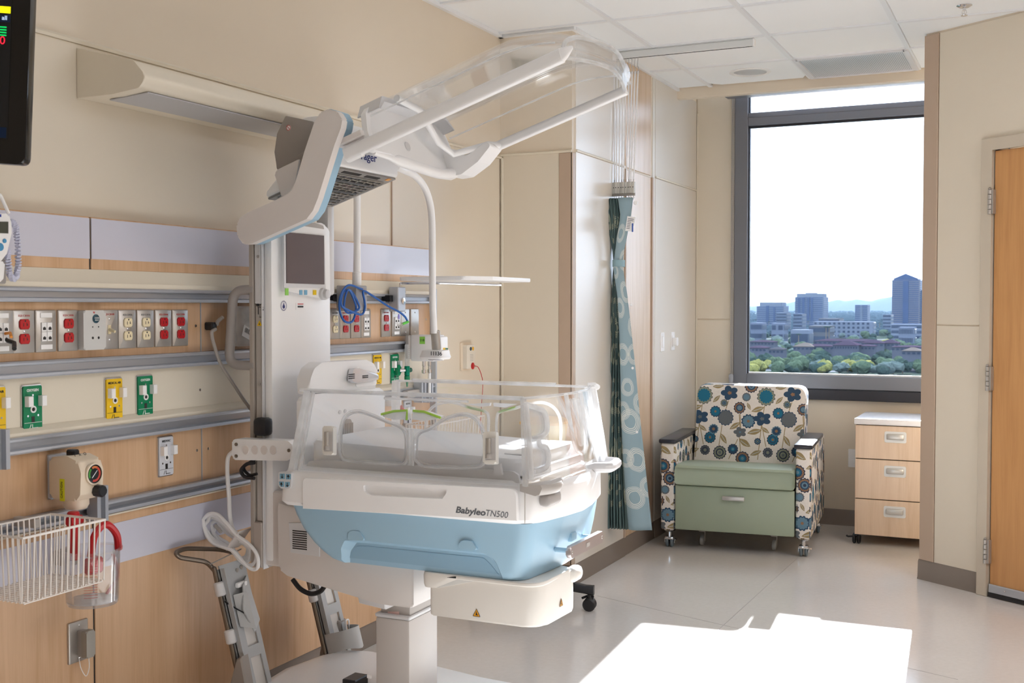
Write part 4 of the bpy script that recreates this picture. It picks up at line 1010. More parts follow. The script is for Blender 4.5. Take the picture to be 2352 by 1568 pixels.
# key pad at the left corner
kp = part(G().prism(rpoly(yy([(641, 1083), (671, 1084), (670, 1118), (664, 1122), (647, 1121), (641, 1114)], YN), .006), 'y', YN - .004, YN + .01, .0015, 1), 'key_pad', LGREY)
for k, q in enumerate(([(645, 1087), (656, 1087), (656, 1099), (645, 1099)], [(659, 1088), (670, 1088), (670, 1100), (659, 1100)], [(643, 1105), (654, 1105), (654, 1117), (648, 1117), (644, 1113)], [(657, 1106), (668, 1106), (667, 1114), (663, 1118), (657, 1118)])):
    kk = part(G().prism(yy(q, YN), 'y', YN - .0052, YN - .003), 'key', mat('key_blue_grey', (122, 168, 192), .4), kp)
    c = yy([(sum(a for a, b in q) / len(q), sum(b for a, b in q) / len(q))], YN)[0]
    g = G(); s = 1 if k in (1, 2) else -1
    g.prism([(c[0] - .0012, c[1] - .006), (c[0] + .0012, c[1] - .006), (c[0] + .0012, c[1] + .006), (c[0] - .0012, c[1] + .006)], 'y', YN - .0057, YN - .005)
    g.prism([(c[0] - .005, c[1] - .001), (c[0] + .005, c[1] - .001), (c[0] + .001, c[1] + s * .006), (c[0] - .001, c[1] + s * .006)], 'y', YN - .0058, YN - .005); part(g, 'key_symbol', SLOT, kp)
# gray grip near the foot corner, and the far one
gr1 = [onz(a, b, z) for a, b, z in ((1222, 1104, .897), (1315, 1098, .897))]
def grip(name, yA, yB, flip=False):
    xo = -1.262
    g = G(); rings = []
    for t_ in range(9):
        u = t_ / 8; y = yA + (yB - yA) * u; xx = xo + (.018 + .028 * math.sin(PI * min(1, u * 1.1)))
        rings.append([(xx - .05, y, ZT + .004), (xx + .012, y, ZT + .005), (xx + .016, y, ZT - .004), (xx + .008, y, ZT - .022), (xx - .004, y, ZT - .026), (xx - .05, y, ZT - .016)])
    g.loft(rings); return part(g, name, GREYP, ang=60)
grip('corner_grip', YN + .02, YN + .17); 
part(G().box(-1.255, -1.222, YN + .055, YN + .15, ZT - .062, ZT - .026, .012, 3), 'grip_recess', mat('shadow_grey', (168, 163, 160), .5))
fg = [onz(1390, 1062, .90), onz(1425, 1072, .90)]
g = G(); g.tube(pathr([(-1.255, YF - .17, ZT + .000), (-1.19, YF - .15, ZT + .000), (-1.20, YF - .05, ZT + .004), (-1.26, YF - .05, ZT + .004)], .02), .0155, 10)
part(g, 'far_grip', LGREY)
# top deck, tray and mattress
g = G(); g.loft([plan(-2.05, -1.30, YN + .035, YF - .035, .04, .07, ZT - .002), plan(-2.045, -1.305, YN + .04, YF - .04, .038, .07, ZT + .006)]); part(g, 'deck', WHITE)
trf = yy([(706, 1100), (705, 1070), (712, 1059), (760, 1056), (1180, 1082), (1192, 1090), (1196, 1112)], YN + .06)
part(G().prism(rpoly(trf, .006), 'y', YN + .055, YN + .065, .002, 1), 'tray_side', LGREY)
part(G().prism(rpoly(trf, .006), 'y', YF - .065, YF - .055, .002, 1), 'tray_side', LGREY)
g = G(); g.box(-1.312, -1.304, YN + .10, YF - .10, ZT, .925, .003, 1); part(g, 'tray_end', LGREY)
mg = G(); rings = []
for z, i in ((.905, .006), (.910, 0), (.945, 0), (.955, .006), (.958, .02)):
    rings.append([(x, y, z + (max(0, -1.66 - x) * .06 if z > .92 else 0)) for x, y in rpoly([(-2.02 + i, YN + .075 + i), (-1.32 - i, YN + .075 + i), (-1.32 - i, YF - .075 - i), (-2.02 + i, YF - .075 - i)], .03)])
part(mg.loft(rings), 'mattress', MATT)
g = G(); g.box(-1.40, -1.315, YN + .14, YF - .12, .958, .964, .004, 1); part(g, 'cassette_tray', WHITE)

# ---- clear side walls
RZ = 1.128
lean = .045
def wallpt(side, x, z):
    k = (z - ZT) / (RZ - ZT)
    return Vector((x, (YN + .012 + lean * k) if side < 0 else (YF - .012 - lean * k + .03), z))
def near(px, py, off=0.0):
    """point of the leaning near wall seen at a pixel"""
    n = Vector((0, RZ - ZT, -lean)).normalized(); p0 = Vector((0, YN + .012, ZT)) - Vector((0, off, 0))
    return onp(px, py, p0, n)
xl0, xr0, xl1, xr1 = -2.045, -1.245, -2.015, -1.30
def clearwall(name, q, m, th=.004):
    q = [Vector(p) for p in q]; n = (q[1] - q[0]).cross(q[3] - q[0]).normalized() * th
    return part(G().loft([q, [p + n for p in q]]), name, m, ang=0)
nl0, nr0, nr1, nl1 = wallpt(-1, xl0, ZT), wallpt(-1, xr0 - .03, ZT), wallpt(-1, xr1, RZ), wallpt(-1, xl1, RZ)
fl0, fr0, fr1, fl1 = wallpt(1, xl0, ZT), wallpt(1, xr0 - .03, ZT), wallpt(1, xr1, RZ), wallpt(1, xl1, RZ)
nw = clearwall('near_wall', [nl0, nr0, nr1, nl1], ACR); fw = clearwall('far_wall', [fl0, fr0, fr1, fl1], ACR)
# foot wall bows outwards
def foot(u, k):
    y = (nr0.y + (fr0.y - nr0.y) * u) * (1 - k) + (nr1.y + (fr1.y - nr1.y) * u) * k
    x = (xr0 - .03) * (1 - k) + xr1 * k + .055 * math.sin(PI * u) * (1 - .15 * k)
    return Vector((x, y, ZT + (RZ - ZT) * k))
g = G(); n_ = 14
outer = [[foot(i / n_, k) for i in range(n_ + 1)] for k in (0, .5, 1)]
g.loft(outer, caps=False, close=False); inner = [[p - Vector((.004, 0, 0)) for p in r] for r in outer]; g.loft(inner, caps=False, close=False)
ftw = part(g, 'foot_wall', ACR, ang=60)
# rims: thick clear edges
rim = [nl1, wallpt(-1, -1.75, RZ), wallpt(-1, -1.45, RZ)] + [nr1] + [foot(i / 8, 1) for i in range(1, 8)] + [fr1, wallpt(1, -1.6, RZ), fl1]
part(G().tube(rim, .0042, 8), 'rim', ACRE, ang=60)
part(G().tube([nl1 - Vector((.03, 0, .0)), nl1, wallpt(-1, -1.6, RZ), nr1], .0062, 8), 'near_rim_bead', ACRE, ang=60)
part(G().tube([wallpt(-1, xl0 + .3, RZ - .014), wallpt(-1, -1.47, RZ - .014)], .004, 6), 'rim_step', ACRE)
part(G().tube([wallpt(1, -1.95, RZ + .004), wallpt(1, -1.42, RZ + .004)], .0055, 8), 'far_rim_bead', ACRE)
# foot end lip and posts
part(G().tube([fr1 + Vector((-.01, .0, .004)), fr1 + Vector((.01, .012, .004)), fr1 + Vector((.022, .0, .0)), foot(.9, 1) + Vector((.012, 0, 0))], .009, 8), 'corner_lip', FROST)
def post(p0, p1, wx, wy, m=ACRE): 
    g = G(); g.loft([[Vector(p) + Vector((a * wx, b * wy, 0)) for a, b in rrect(-1, 1, -1, 1, .4, 3)] for p in (p0, p1)]); return part(g, 'corner_post', m)
post(nl0 + Vector((.0, .006, 0)), nl1, .011, .010, FROST); post(nl0 + Vector((.03, .0, 0)), nl1 + Vector((.02, 0, 0)), .004, .006, ACRE)
post(nr0 + Vector((0, .004, 0)), nr1, .007, .008, ACRE); post(fr0, fr1, .014, .014, FROST); post(fl0, fl1, .012, .012, FROST)
post(foot(.93, 0), foot(.93, 1), .012, .018, FROST)
# letter-shaped latch posts moulded in the foot wall
def footpx(px, py):
    """point of the foot wall (flat approximation) seen at a pixel"""
    a, b, c = foot(.12, 0), foot(.45, 0), foot(.12, 1); n = (b - a).cross(c - a)
    return onp(px, py, a + Vector((.006, 0, 0)), n)
P_ = [(1197, 908), (1208, 925), (1232, 937), (1249, 942), (1256, 965), (1258, 990), (1250, 1002), (1234, 1008)]
latch_paths = [[(1205, 925), (1212, 1000), (1218, 1100)], [(1206, 928), (1228, 936), (1246, 942), (1253, 960), (1254, 990), (1244, 1002), (1215, 1010)], [(1234, 1008), (1236, 1024), (1252, 1026), (1258, 1046), (1256, 1070), (1240, 1080), (1222, 1084)]]
for k, pth in enumerate(latch_paths):
    P = [footpx(a, b) + Vector((.004, 0, 0)) for a, b in pth]
    part(G().tube(pathr(P, .03, 4) if k else P, .0075, 8), 'latch_moulding', FROST, ang=60)
pl = [footpx(a, b) for a, b in ((1200, 930), (1246, 940), (1258, 965), (1266, 1085), (1226, 1105), (1214, 1105))]
g = G(); nn_ = (pl[2] - pl[0]).cross(pl[4] - pl[0]).normalized() * .004; g.loft([pl, [p + nn_ for p in pl]]); part(g, 'latch_plate', clear('milky_acrylic', milky=.16, base=.05), ang=0)
def far_u(px, py): return onx(px, py, -1.245)
for pth, r in (([(1300, 905), (1314, 1000), (1324, 1036), (1338, 1042), (1347, 1030), (1340, 960), (1332, 900)], .007), ([(1318, 915), (1328, 990), (1332, 1022), (1338, 1020), (1336, 980), (1328, 915)], .005), ([(1363, 890), (1375, 980), (1386, 1056)], .008), ([(1372, 925), (1382, 1000), (1388, 1052)], .006)):
    P = [far_u(a, b) for a, b in pth]; part(G().tube(pathr(P, .02, 4), r, 8), 'latch_moulding', FROST, ang=60)
# port doors with moulded frames, near wall
def door_port(name, pts, par=inc, mapf=near, r=.0042, m=ACRE, n=5, pane=True):
    P = spline([mapf(a, b) for a, b in pts] + [mapf(*pts[0])], n)[:-1]
    o = part(G().tube(P, r, 8, closed=True), name, m, par, 60)
    if pane:
        c = sum((p for p in P), Vector()) / len(P); nn2 = (P[len(P) // 3] - c).cross(P[0] - c).normalized() * .002
        part(G().loft([[p + (p - c) * -.02 + nn2 for p in P], [p + (p - c) * -.02 - nn2 for p in P]]), 'door_pane', clear('door_acrylic', milky=.03, base=.03), o, 0)
        part(G().tube([c + (p - c) * .93 for p in P], .0025, 6, closed=True), 'inner_edge', ACRE, o, 60)
    return o
door_port('port_door', [(781, 1040), (780, 1000), (786, 967), (800, 948), (822, 943), (850, 950), (890, 967), (920, 978), (934, 992), (937, 1020), (934, 1056), (920, 1066), (860, 1063), (800, 1058), (786, 1052)])
door_port('port_door', [(952, 1055), (953, 1010), (962, 994), (985, 984), (1020, 962), (1052, 951), (1080, 952), (1100, 966), (1112, 990), (1117, 1020), (1114, 1055), (1100, 1072), (1040, 1074), (975, 1070)])
g = G(); g.tube([near(941, 985), near(942, 1068)], .006, 8); g.tube([near(948, 985), near(948, 1070)], .004, 8); part(g, 'door_mullion', ACRE)
def hinge(pts):
    q = [near(a, b) for a, b in pts]; c = sum(q, Vector()) / 4; ex = (q[1] - q[0]).normalized(); w = (q[1] - q[0]).length; h = (q[3] - q[0]).length; ez = (q[3] - q[0]).normalized()
    g = G(); g.plate(q[0] + Vector((0, -.004, 0)), ex, ez, rrect(0, w, 0, h, .006), .018, .004); 
    o = part(g, 'door_latch', mat('ivory_latch', (238, 235, 228), .4))
    part(G().plate(q[0] + ex * w * .25 + ez * h * .16 + Vector((0, -.0235, 0)), ex, ez, [(0, 0), (w * .75, 0), (w * .75, h * .68), (0, h * .68)], .003), 'latch_opening', mat('soft_grey', (196, 192, 190), .5), o)
    a = q[0] + ex * w * .5 + ez * h * .2 + Vector((0, -.026, 0)); b = q[0] + ex * w * .5 + ez * h * .82 + Vector((0, -.026, 0))
    part(G().cyl(a, b, .0075, 12), 'latch_barrel', STEEL, o)
    part(G().cyl(a, a + (b - a) * .24, .0095, 12, .001), 'latch_cap', GREYP, o)
hinge([(750, 1045), (775, 1045), (775, 979), (750, 979)]); hinge([(1117, 1066), (1147, 1066), (1147, 992), (1117, 992)])
part(G().prism([(p.x, p.z) for p in (near(1130, 1066), near(1146, 1066), near(1148, 1092), near(1130, 1092))], 'y', YN + .03, YN + .04), 'latch_foot', LGREY)
# far wall port frames, tube seals
def far(px, py, off=0.0):
    n = Vector((0, RZ - ZT, lean)).normalized(); return onp(px, py, Vector((0, fr0.y - off, ZT)), n)
door_port('far_port_frame', [(1140, 1015), (1141, 960), (1150, 945), (1180, 938), (1222, 926), (1250, 925), (1272, 936), (1286, 960), (1288, 1000), (1280, 1022), (1220, 1020), (1160, 1018)], mapf=far, r=.005, pane=False)
door_port('far_port_frame', [(1120, 1012), (1122, 958), (1112, 944), (1080, 936), (1040, 924), (1005, 928), (985, 945), (978, 975), (980, 1010), (1050, 1016)], mapf=far, r=.005, pane=False)
g = G(); g.tube(spline([far(a, b) for a, b in ((1072, 934), (1095, 940), (1112, 945))], 4), .0035, 6); g.tube(spline([far(a, b) for a, b in ((1146, 946), (1165, 940), (1184, 935))], 4), .0035, 6); part(g, 'lime_seal_line', LEDG)
for q in ([(1070, 928), (1126, 925), (1124, 932), (1104, 934)], [(1132, 925), (1185, 928), (1160, 936), (1134, 933)]):
    P = [far(a, b, .01) for a, b in q]; g = G(); g.loft([P, [p + Vector((0, .012, .0)) for p in P]]); part(g, 'far_seal', WHITE)
for q, ln in (([(877, 949), (905, 943), (936, 942), (934, 963), (905, 964), (880, 957)], [(877, 951), (905, 944), (936, 942), (935, 964)]), ([(946, 963), (948, 943), (975, 945), (1012, 957), (1000, 963), (968, 966)], [(950, 943), (975, 945), (1013, 959)])):
    f2 = lambda a, b: ony(a, b, YF - .16)
    P = [f2(a, b) for a, b in q]
    o = part(G().loft([P, [p + Vector((0, .03, 0)) for p in P]]), 'tube_seal', WHITE)
    part(G().tube([f2(a, b) + Vector((0, -.003, 0)) for a, b in ln], .0042, 7), 'seal_edge', LEDG, o)

# ---- head end wall and hood mount
HX = -2.06
hw = [(onx(a, b, HX).y, onx(a, b, HX).z) for a, b in ((700, 1085), (700, 915), (722, 905), (872, 890), (884, 900), (884, 1040), (870, 1070))]
part(G().prism(rpoly(hw, .012), 'x', HX - .03, HX, .006, 2), 'head_panel', WHITE)
sl_ = rpoly([(onx(a, b, HX).y, onx(a, b, HX).z) for a, b in ((787, 1042), (785, 985), (793, 962), (805, 962), (809, 980), (810, 1035))], .01)
sg = part(G().prism(sl_, 'x', HX, HX + .003, .001, 1), 'air_grille', GREYP)
g = G(); ya, yb = sl_[0][0], sl_[0][0] + .045
y0_, y1_ = min(p[0] for p in sl_) + .006, max(p[0] for p in sl_) - .004; z0_, z1_ = min(p[1] for p in sl_) + .012, max(p[1] for p in sl_) - .014
for k in range(6): y = y0_ + (y1_ - y0_) * k / 5; g.box(HX + .003, HX + .0042, y - .0015, y + .0015, z0_, z1_)
part(g, 'grille_slot', DGREYP, sg)
for a, b in ((780, 946), (792, 944)):
    c = onx(a, b, HX); part(G().lathe([(.007, 0), (.0065, .003), (.001, .003)], c, XV, 14), 'sensor_button', LGREY)
# rounded hood mount block spanning the head end
MX = -2.045
prof = [(onx(a, b, MX).y, onx(a, b, MX).z) for a, b in ((708, 905), (714, 868), (722, 846), (740, 832), (842, 826), (858, 834), (866, 848), (868, 893))]
mb_ = part(G().prism(rpoly(prof, [0, .05, .03, .03, .03, .02, .02, 0], 5), 'x', MX - .05, MX, .018, 4), 'hood_mount', WHITE, ang=60)
pn = [(onx(a, b, MX).y, onx(a, b, MX).z) for a, b in ((816, 888), (820, 843), (858, 840), (864, 852), (864, 884))]
part(G().prism(rpoly(pn, .008), 'x', MX - .002, MX + .002, .001, 1), 'mount_cover', WHITE)
lt = [(onx(a, b, MX).y, onx(a, b, MX).z) for a, b in ((795, 874), (799, 846), (812, 845), (856, 858), (858, 868), (855, 871), (806, 879))]
lo_ = part(G().prism(rpoly(lt, .006), 'x', MX + .004, MX + .022, .004, 2), 'chrome_latch', mat('bright_latch', (226, 226, 230), .25, metal=.45))
g = G()
for k in range(3): a, b = onx(801, 860 + k * 4.5, MX + .023), onx(815, 860.5 + k * 4.2, MX + .023); g.box(MX + .0218, MX + .0228, a.y, b.y, a.z - .002, a.z + .0015)
for k in range(2): a, b = onx(833, 863 + k * 4, MX + .023), onx(846, 863.5 + k * 4, MX + .023); g.box(MX + .0218, MX + .0228, a.y, b.y, a.z - .002, a.z + .0015)
part(g, 'latch_slot', SLOT, lo_)

# ---- tower
TX, TX0, TYN, TYF = -2.2, -2.275, 2.915, 3.255
g = G(); g.box(TX - .03, TX, TYN + .012, TYF, .575, 1.66, .008, 2); part(g, 'tower_front', WHITE)
part(G().box(TX0, TX - .028, TYN + .02, TYF - .01, .55, 1.62, .006, 1), 'tower_core', GREYP)
part(G().box(TX0 - .005, TX0 + .012, TYN, TYN + .03, .56, 1.60, .003, 1), 'side_profile', mat('taupe_profile', (172, 163, 154), .4))
part(G().box(TX0 + .014, TX - .036, TYN + .004, TYN + .03, 1.39, 1.60, .003, 1), 'side_cover', LGREY)
part(G().box(TX0 + .014, TX - .036, TYN + .008, TYN + .03, .70, 1.385, .003, 1), 'side_cover', mat('side_cover_grey', (184, 178, 172), .42))
part(G().box(TX0 + .008, TX - .034, TYN - .002, TYN + .03, .555, .70, .003, 1), 'lower_cover', mat('taupe_cover', (178, 168, 160), .42))
part(G().box(TX - .034, TX - .03, TYN + .003, TYN + .03, .55, 1.62, .001, 1), 'edge_trim', LGREY)
g = G()
for py in (590, 725, 880): 
    c = onx(605, py, TX - .05); g.lathe([(.005, 0), (.005, .002), (.001, .002)], (TX0 + .03, TYN + .004, c.z), (0, -1, 0), 10)
part(g, 'cover_screw', GREYP)
wt = onx(606, 742, TX0 + .03); wz = wt.z
warn = part(G().prism([(TX0 + .022, wz - .008), (TX0 + .040, wz - .008), (TX0 + .031, wz + .009)], 'y', TYN + .0065, TYN + .008), 'warning_label', YELLOW); part(G().prism([(TX0 + .029, wz - .005), (TX0 + .033, wz - .005), (TX0 + .031, wz + .003)], 'y', TYN + .006, TYN + .007), 'warning_symbol', BLKINK, warn)
g = G(); z_ = onx(606, 706, TX0 + .03).z
for a in ((-.006, .016, .0, .0015), (-.004, -.0025, -.03, 0), (-.004, .014, -.031, -.0295), (.008, .016, -.01, -.004)): g.box(TX0 + .03 + a[0], TX0 + .03 + a[1], TYN + .0062, TYN + .008, z_ + a[2], z_ + a[3])
g.box(TX0 + .022, TX0 + .030, TYN + .0062, TYN + .008, z_ + .004, z_ + .012); part(g, 'load_diagram', BLKINK)
# screen unit
syz = lambda a, b: (onx(a, b, TX + .01).y, onx(a, b, TX + .01).z)
su = part(G().prism(rpoly([syz(652, 668), syz(652, 525), syz(668, 508), syz(735, 512), syz(752, 528), syz(754, 678), syz(748, 688)], [.004, .01, .03, .03, .01, .004, .004]), 'x', TX - .01, TX + .018, .006, 2), 'control_panel', WHITE, ang=50)
def sp_(pts, name, m, par=su, d0=.018, d1=.0205, bev=.0): return part(G().prism([(onx(a, b, TX + .019).y, onx(a, b, TX + .019).z) for a, b in pts], 'x', TX + d0, TX + d1, bev, 1), name, m, par)
sp_([(652, 660), (652, 533), (745, 541), (748, 662)], 'screen_bezel', LGREY, d1=.0195)
sp_([(657, 650), (656, 533), (743, 541), (744, 653)], 'screen', mat('dark_grey_screen', (104, 96, 100), .18), d1=.0215)
sp_([(678, 516), (722, 511), (742, 518), (744, 526)], 'top_sensor', GREYP, d1=.020)
sp_([(655, 678), (655, 662), (662, 662), (662, 678)], 'power_key', mat('power_green', (140, 206, 80), .4))
for a in (688, 699): sp_([(a, 677), (a, 666), (a + 6, 666), (a + 6, 677)], 'panel_key', mat('key_blue2', (120, 176, 206), .4))
sp_([(719, 677), (719, 666), (726, 666), (726, 677)], 'alarm_key', mat('key_yellow', (236, 200, 30), .4))
c = onx(740, 675, TX + .018); part(G().lathe([(.020, 0), (.020, .010), (.015, .013), (.015, .024), (.012, .026), (.001, .026)], c, XV, 22), 'rotary_knob', LGREY, su)
sp_([(748.5, 554), (748.5, 533), (757, 534), (757, 554)], 'pink_sticker', mat('pink_stripe', (240, 196, 208), .5), inc, d0=0, d1=.003)
sp_([(690, 711), (690, 695), (711, 695), (711, 711)], 'asset_label', WHITE, inc, d0=-.001, d1=.0012)
sp_([(694, 706), (694, 702), (707, 702), (707, 706)], 'barcode', BLKINK, inc, d0=.001, d1=.0016); sp_([(694, 699), (694, 697), (707, 697), (707, 699)], 'label_line', REDINK, inc, d0=.001, d1=.0016)
c = onx(651, 702, TX); dg = part(G().prism(circ(c.y, c.z, .017, n=24), 'x', TX, TX + .001), 'drop_sticker', mat('sticker_white', (226, 224, 228), .5))
part(G().prism([(c.y + .006 * math.sin(t_), c.z - .003 - .006 * math.cos(t_)) for t_ in [k * .35 - 2.6 for k in range(16)]] + [(c.y, c.z + .010)], 'x', TX + .001, TX + .0016), 'drop_symbol', NAVY, dg)
g = G()
for k in range(20): a = k * PI / 10; g.box(TX + .001, TX + .0016, c.y + .0145 * math.cos(a) - .001, c.y + .0145 * math.cos(a) + .001, c.z + .0145 * math.sin(a) - .0015, c.z + .0145 * math.sin(a) + .0015)
part(g, 'sticker_text', NAVY, dg)
# neck behind the panel going up to the heater
part(G().box(-2.24, -2.19, TYF - .03, TYF + .012, 1.42, 1.78, .01, 2), 'neck', LGREY)
# D-shaped push handle
P = pathr([(TX0 + .01, TYN + .012, onx(575, 665, -2.3).z), (TX0 - .075, TYN + .012, onx(575, 667, -2.3).z), (TX0 - .095, TYN + .012, onx(575, 838, -2.3).z), (TX0 + .01, TYN + .012, onx(575, 838, -2.3).z)], .045, 8)
part(G().tube(P, .0155, 12), 'push_handle', mat('warm_grey_tube', (164, 158, 154), .38))

# ---- L-shaped heater arm
AY = 2.815
arm_px = [(755, 250), (775, 256), (786, 274), (783, 294), (768, 333), (730, 455), (719, 483), (704, 503), (576, 560), (559, 561), (545, 542), (543, 516), (553, 498), (569, 488), (643, 455), (668, 440), (678, 419), (700, 345), (722, 280), (736, 258)]
ap = yy(arm_px, AY)
part(G().prism(rpoly(ap, .008, 3), 'y', AY, AY + .028, .006, 2), 'heater_arm', OFFW)
cxm = sum(p[0] for p in ap) / len(ap); czm = sum(p[1] for p in ap) / len(ap)
ap2 = [(p[0] * .985 + cxm * .015, p[1] * .99 + czm * .01) for p in yy([(a + 3, b) for a, b in arm_px], AY + .028)]
part(G().prism(rpoly(yy(arm_px, AY + .012), .008, 3), 'y', AY + .026, AY + .034, .002, 1), 'arm_edge', WHITE)
part(G().prism(rpoly([(p[0] - .002, p[1] + .002) for p in yy(arm_px, AY + .025)], .008, 3), 'y', AY + .034, AY + .09, .004, 1), 'arm_inner', BLUEP)
# ---- heater head: rear housing, front shell, grille
HY0, HY1 = AY + .092, 3.255
rear = yy([(658, 266), (722, 280), (728, 330), (700, 392), (638, 390), (634, 350), (640, 308)], HY0)
part(G().prism(rpoly(rear, .008, 3), 'y', HY0 - .008, HY1 - .04, .003, 1), 'rear_housing', DGREYP, ang=50)
lowr = yy([(638, 389), (690, 362), (676, 430), (658, 450), (645, 452), (630, 398)], HY0 - .012)
part(G().prism(rpoly(lowr, .008, 3), 'y', HY0 - .012, HY0 + .08, .003, 1), 'rear_shell', OFFW)
nb = yy([(656, 285), (664, 285)], HY0)
c = yy([(667, 294.5)], HY0)[0]; HS = HY0; HY0 -= .008
st = part(G().prism(circ(c[0], c[1], .0085, n=18), 'y', HY0 - .0012, HY0), 'warning_sticker', WHITE)
g = G(); oo = circ(c[0], c[1], .0085, n=18); ii = circ(c[0], c[1], .0066, n=18)
g.loft([[(p[0], HY0 - .0018, p[1]) for p in oo], [(p[0], HY0 - .0018, p[1]) for p in ii]], caps=False); g.prism([(c[0] - .006, c[1] + .005), (c[0] - .005, c[1] + .006), (c[0] + .006, c[1] - .005), (c[0] + .005, c[1] - .006)], 'y', HY0 - .002, HY0 - .0014); part(g, 'prohibition_mark', REDINK, st)
HY0 = HS
A_ = onx(918, 398, -1.93); A_.y = HY1
fz = A_.z
hdp = [(-1.935, fz - .012), (-1.945, fz + .10), (-2.0, fz + .14), (-2.08, fz + .14), (-2.14, fz - .02), (-2.205, fz - .085), (-2.20, fz - .098)]
head = part(G().prism(rpoly(hdp, [.012, .05, .05, .05, .04, .02, .01], 5), 'y', HY0, HY1, .012, 3), 'heater_head', WHITE, ang=50)
# underside: slanted frame with wire grille
e0, e1 = Vector((-1.938, 0, fz - .014)), Vector((-2.205, 0, fz - .100))
dv = (e1 - e0).normalized(); LN = (e1 - e0).length; nv = Vector((dv.z, 0, -dv.x)); nv = nv if nv.z < 0 else -nv
def up_(u, y, off): return e0 + dv * u + Vector((0, y, 0)) + nv * off
def slab(u0, u1, y0, y1, o0, o1, name, m, par=inc):
    g = G(); g.loft([[up_(u0, y0, o), up_(u1, y0, o), up_(u1, y1, o), up_(u0, y1, o)] for o in (o0, o1)]); return part(g, name, m, par)
slab(.004, LN - .004, HY0 + .006, HY1 - .006, 0, .006, 'heater_frame', mat('frame_grey', (150, 146, 142), .4))
hg = slab(.035, LN - .03, HY0 + .02, HY1 - .035, .004, .0075, 'reflector', mat('mirror_reflector', (150, 160, 170), .12, metal=1.0))
g = G()
for k in range(13): u = .035 + (LN - .065) * k / 12; g.tube([up_(u, HY0 + .02, .009), up_(u, HY1 - .035, .009)], .0017, 5)
for k in range(8): y = HY0 + .02 + (HY1 - HY0 - .055) * k / 7; g.tube([up_(.035, y, .0105), up_(LN - .03, y, .0105)], .0014, 5)
tag(part(g, 'wire_grille', STEEL), kind='stuff')
g = G()
for k in range(3): u = .07 + k * .07; g.tube([up_(u, HY0 + .03, .0085), up_(u, HY1 - .05, .0085)], .006, 8)
part(g, 'heating_tube', mat('dark_quartz', (88, 92, 98), .2))
slab(.012, .026, HY0 + .05, HY0 + .15, .0055, .0072, 'vent_slot', SLOT); slab(.012, .026, HY0 + .18, HY0 + .26, .0055, .0072, 'vent_slot', SLOT)
slab(.006, .02, HY1 - .05, HY1 - .03, .0055, .0075, 'amber_indicator', mat('amber_lens', (236, 160, 50), .3))
text('Dräger', .036, NAVY, head, (-1.928, onx(838, 360, -1.932).y, onx(845, 361, -1.932).z), YV, (-.03, 0, 1), bold=.0005, width=.125)

# ---- raised hood
HO = Vector((-1.88, 2.87, 1.832)); th_ = math.radians(18.3)
hu_, hv_, hw_ = Vector((math.cos(th_), 0, math.sin(th_))), Vector((0, 1, 0)), Vector((-math.sin(th_), 0, math.cos(th_)))
def H(u, v, w): return HO + hu_ * u + hv_ * v + hw_ * w
def lo(rings, name, m, ang=40, caps=True, close=True): return part(G().loft(rings, caps, close), name, m, ang=ang)
def bar(v, u0, u1, hw, hh, name, m): 
    return lo([[H(u, v + a * hw, b * hh) for a, b in rrect(-1, 1, -1, 1, .7, 4)] for u in (u0, u1)], name, m, 60)
bar(.0, -.005, .725, .013, .020, 'near_rail', WHITE); bar(.535, .10, .72, .012, .015, 'far_rail', WHITE)
bar(.004, -.005, .05, .015, .023, 'rail_end', WHITE)
sec = [(0, .015), (.006, .05), (.03, .10), (.07, .132), (.12, .140), (.268, .142), (.416, .140), (.466, .132), (.506, .10), (.53, .05), (.536, .012)]
sec = [tuple(p) for p in [(q.x, q.y) for q in spline([(a, b, 0) for a, b in sec], 3)]]
ends = [(.10, 1.0), (.30, 1.0), (.50, 1.0), (.56, .99), (.60, .93), (.64, .82), (.68, .66), (.71, .5), (.735, .36)]
sh = lo([[H(u + (.05 * math.sin(PI * v / .535) if u > .6 else 0), v, .012 + (w - .012) * k) for v, w in sec] for u, k in ends], 'hood_shell', ACR, 50, False, False)
lo([[H(u + (.05 * math.sin(PI * v / .535) if u > .6 else 0), v, .010 + (w - .016) * k) for v, w in sec] for u, k in ends], 'hood_inner_skin', ACR, 50, False, False)
part(G().tube([H(.735 + .05 * math.sin(PI * v / .535), v, .012 + (w - .012) * .36) for v, w in sec], .0065, 8), 'end_rim', ACRE, ang=60)
part(G().tube([H(.715 + .05 * math.sin(PI * v / .535), v, .0) for v in [.535 * k / 14 for k in range(15)]], .006, 8), 'lower_rim', ACRE, ang=60)
part(G().tube([H(.715 + .04 * math.sin(PI * v / .535) + .01, v, .022) for v in [.535 * k / 14 for k in range(15)]], .008, 8), 'end_bead', ACR, ang=60)
lo([[H(u + .05 * math.sin(PI * v / .535) * q, v, w) for v in [.02 + .495 * k / 14 for k in range(15)]] for u, w, q in ((.735, .055, 1), (.748, .03, 1), (.72, .0, 1))], 'end_wall', ACR, 60, False, False)
for i in (5, len(sec) - 6):
    v, w = sec[i]; part(G().tube([H(u, v, .012 + (w - .012) * k) for u, k in ends[:-1]], .0028, 6), 'ridge_bead', ACRE, ang=60)
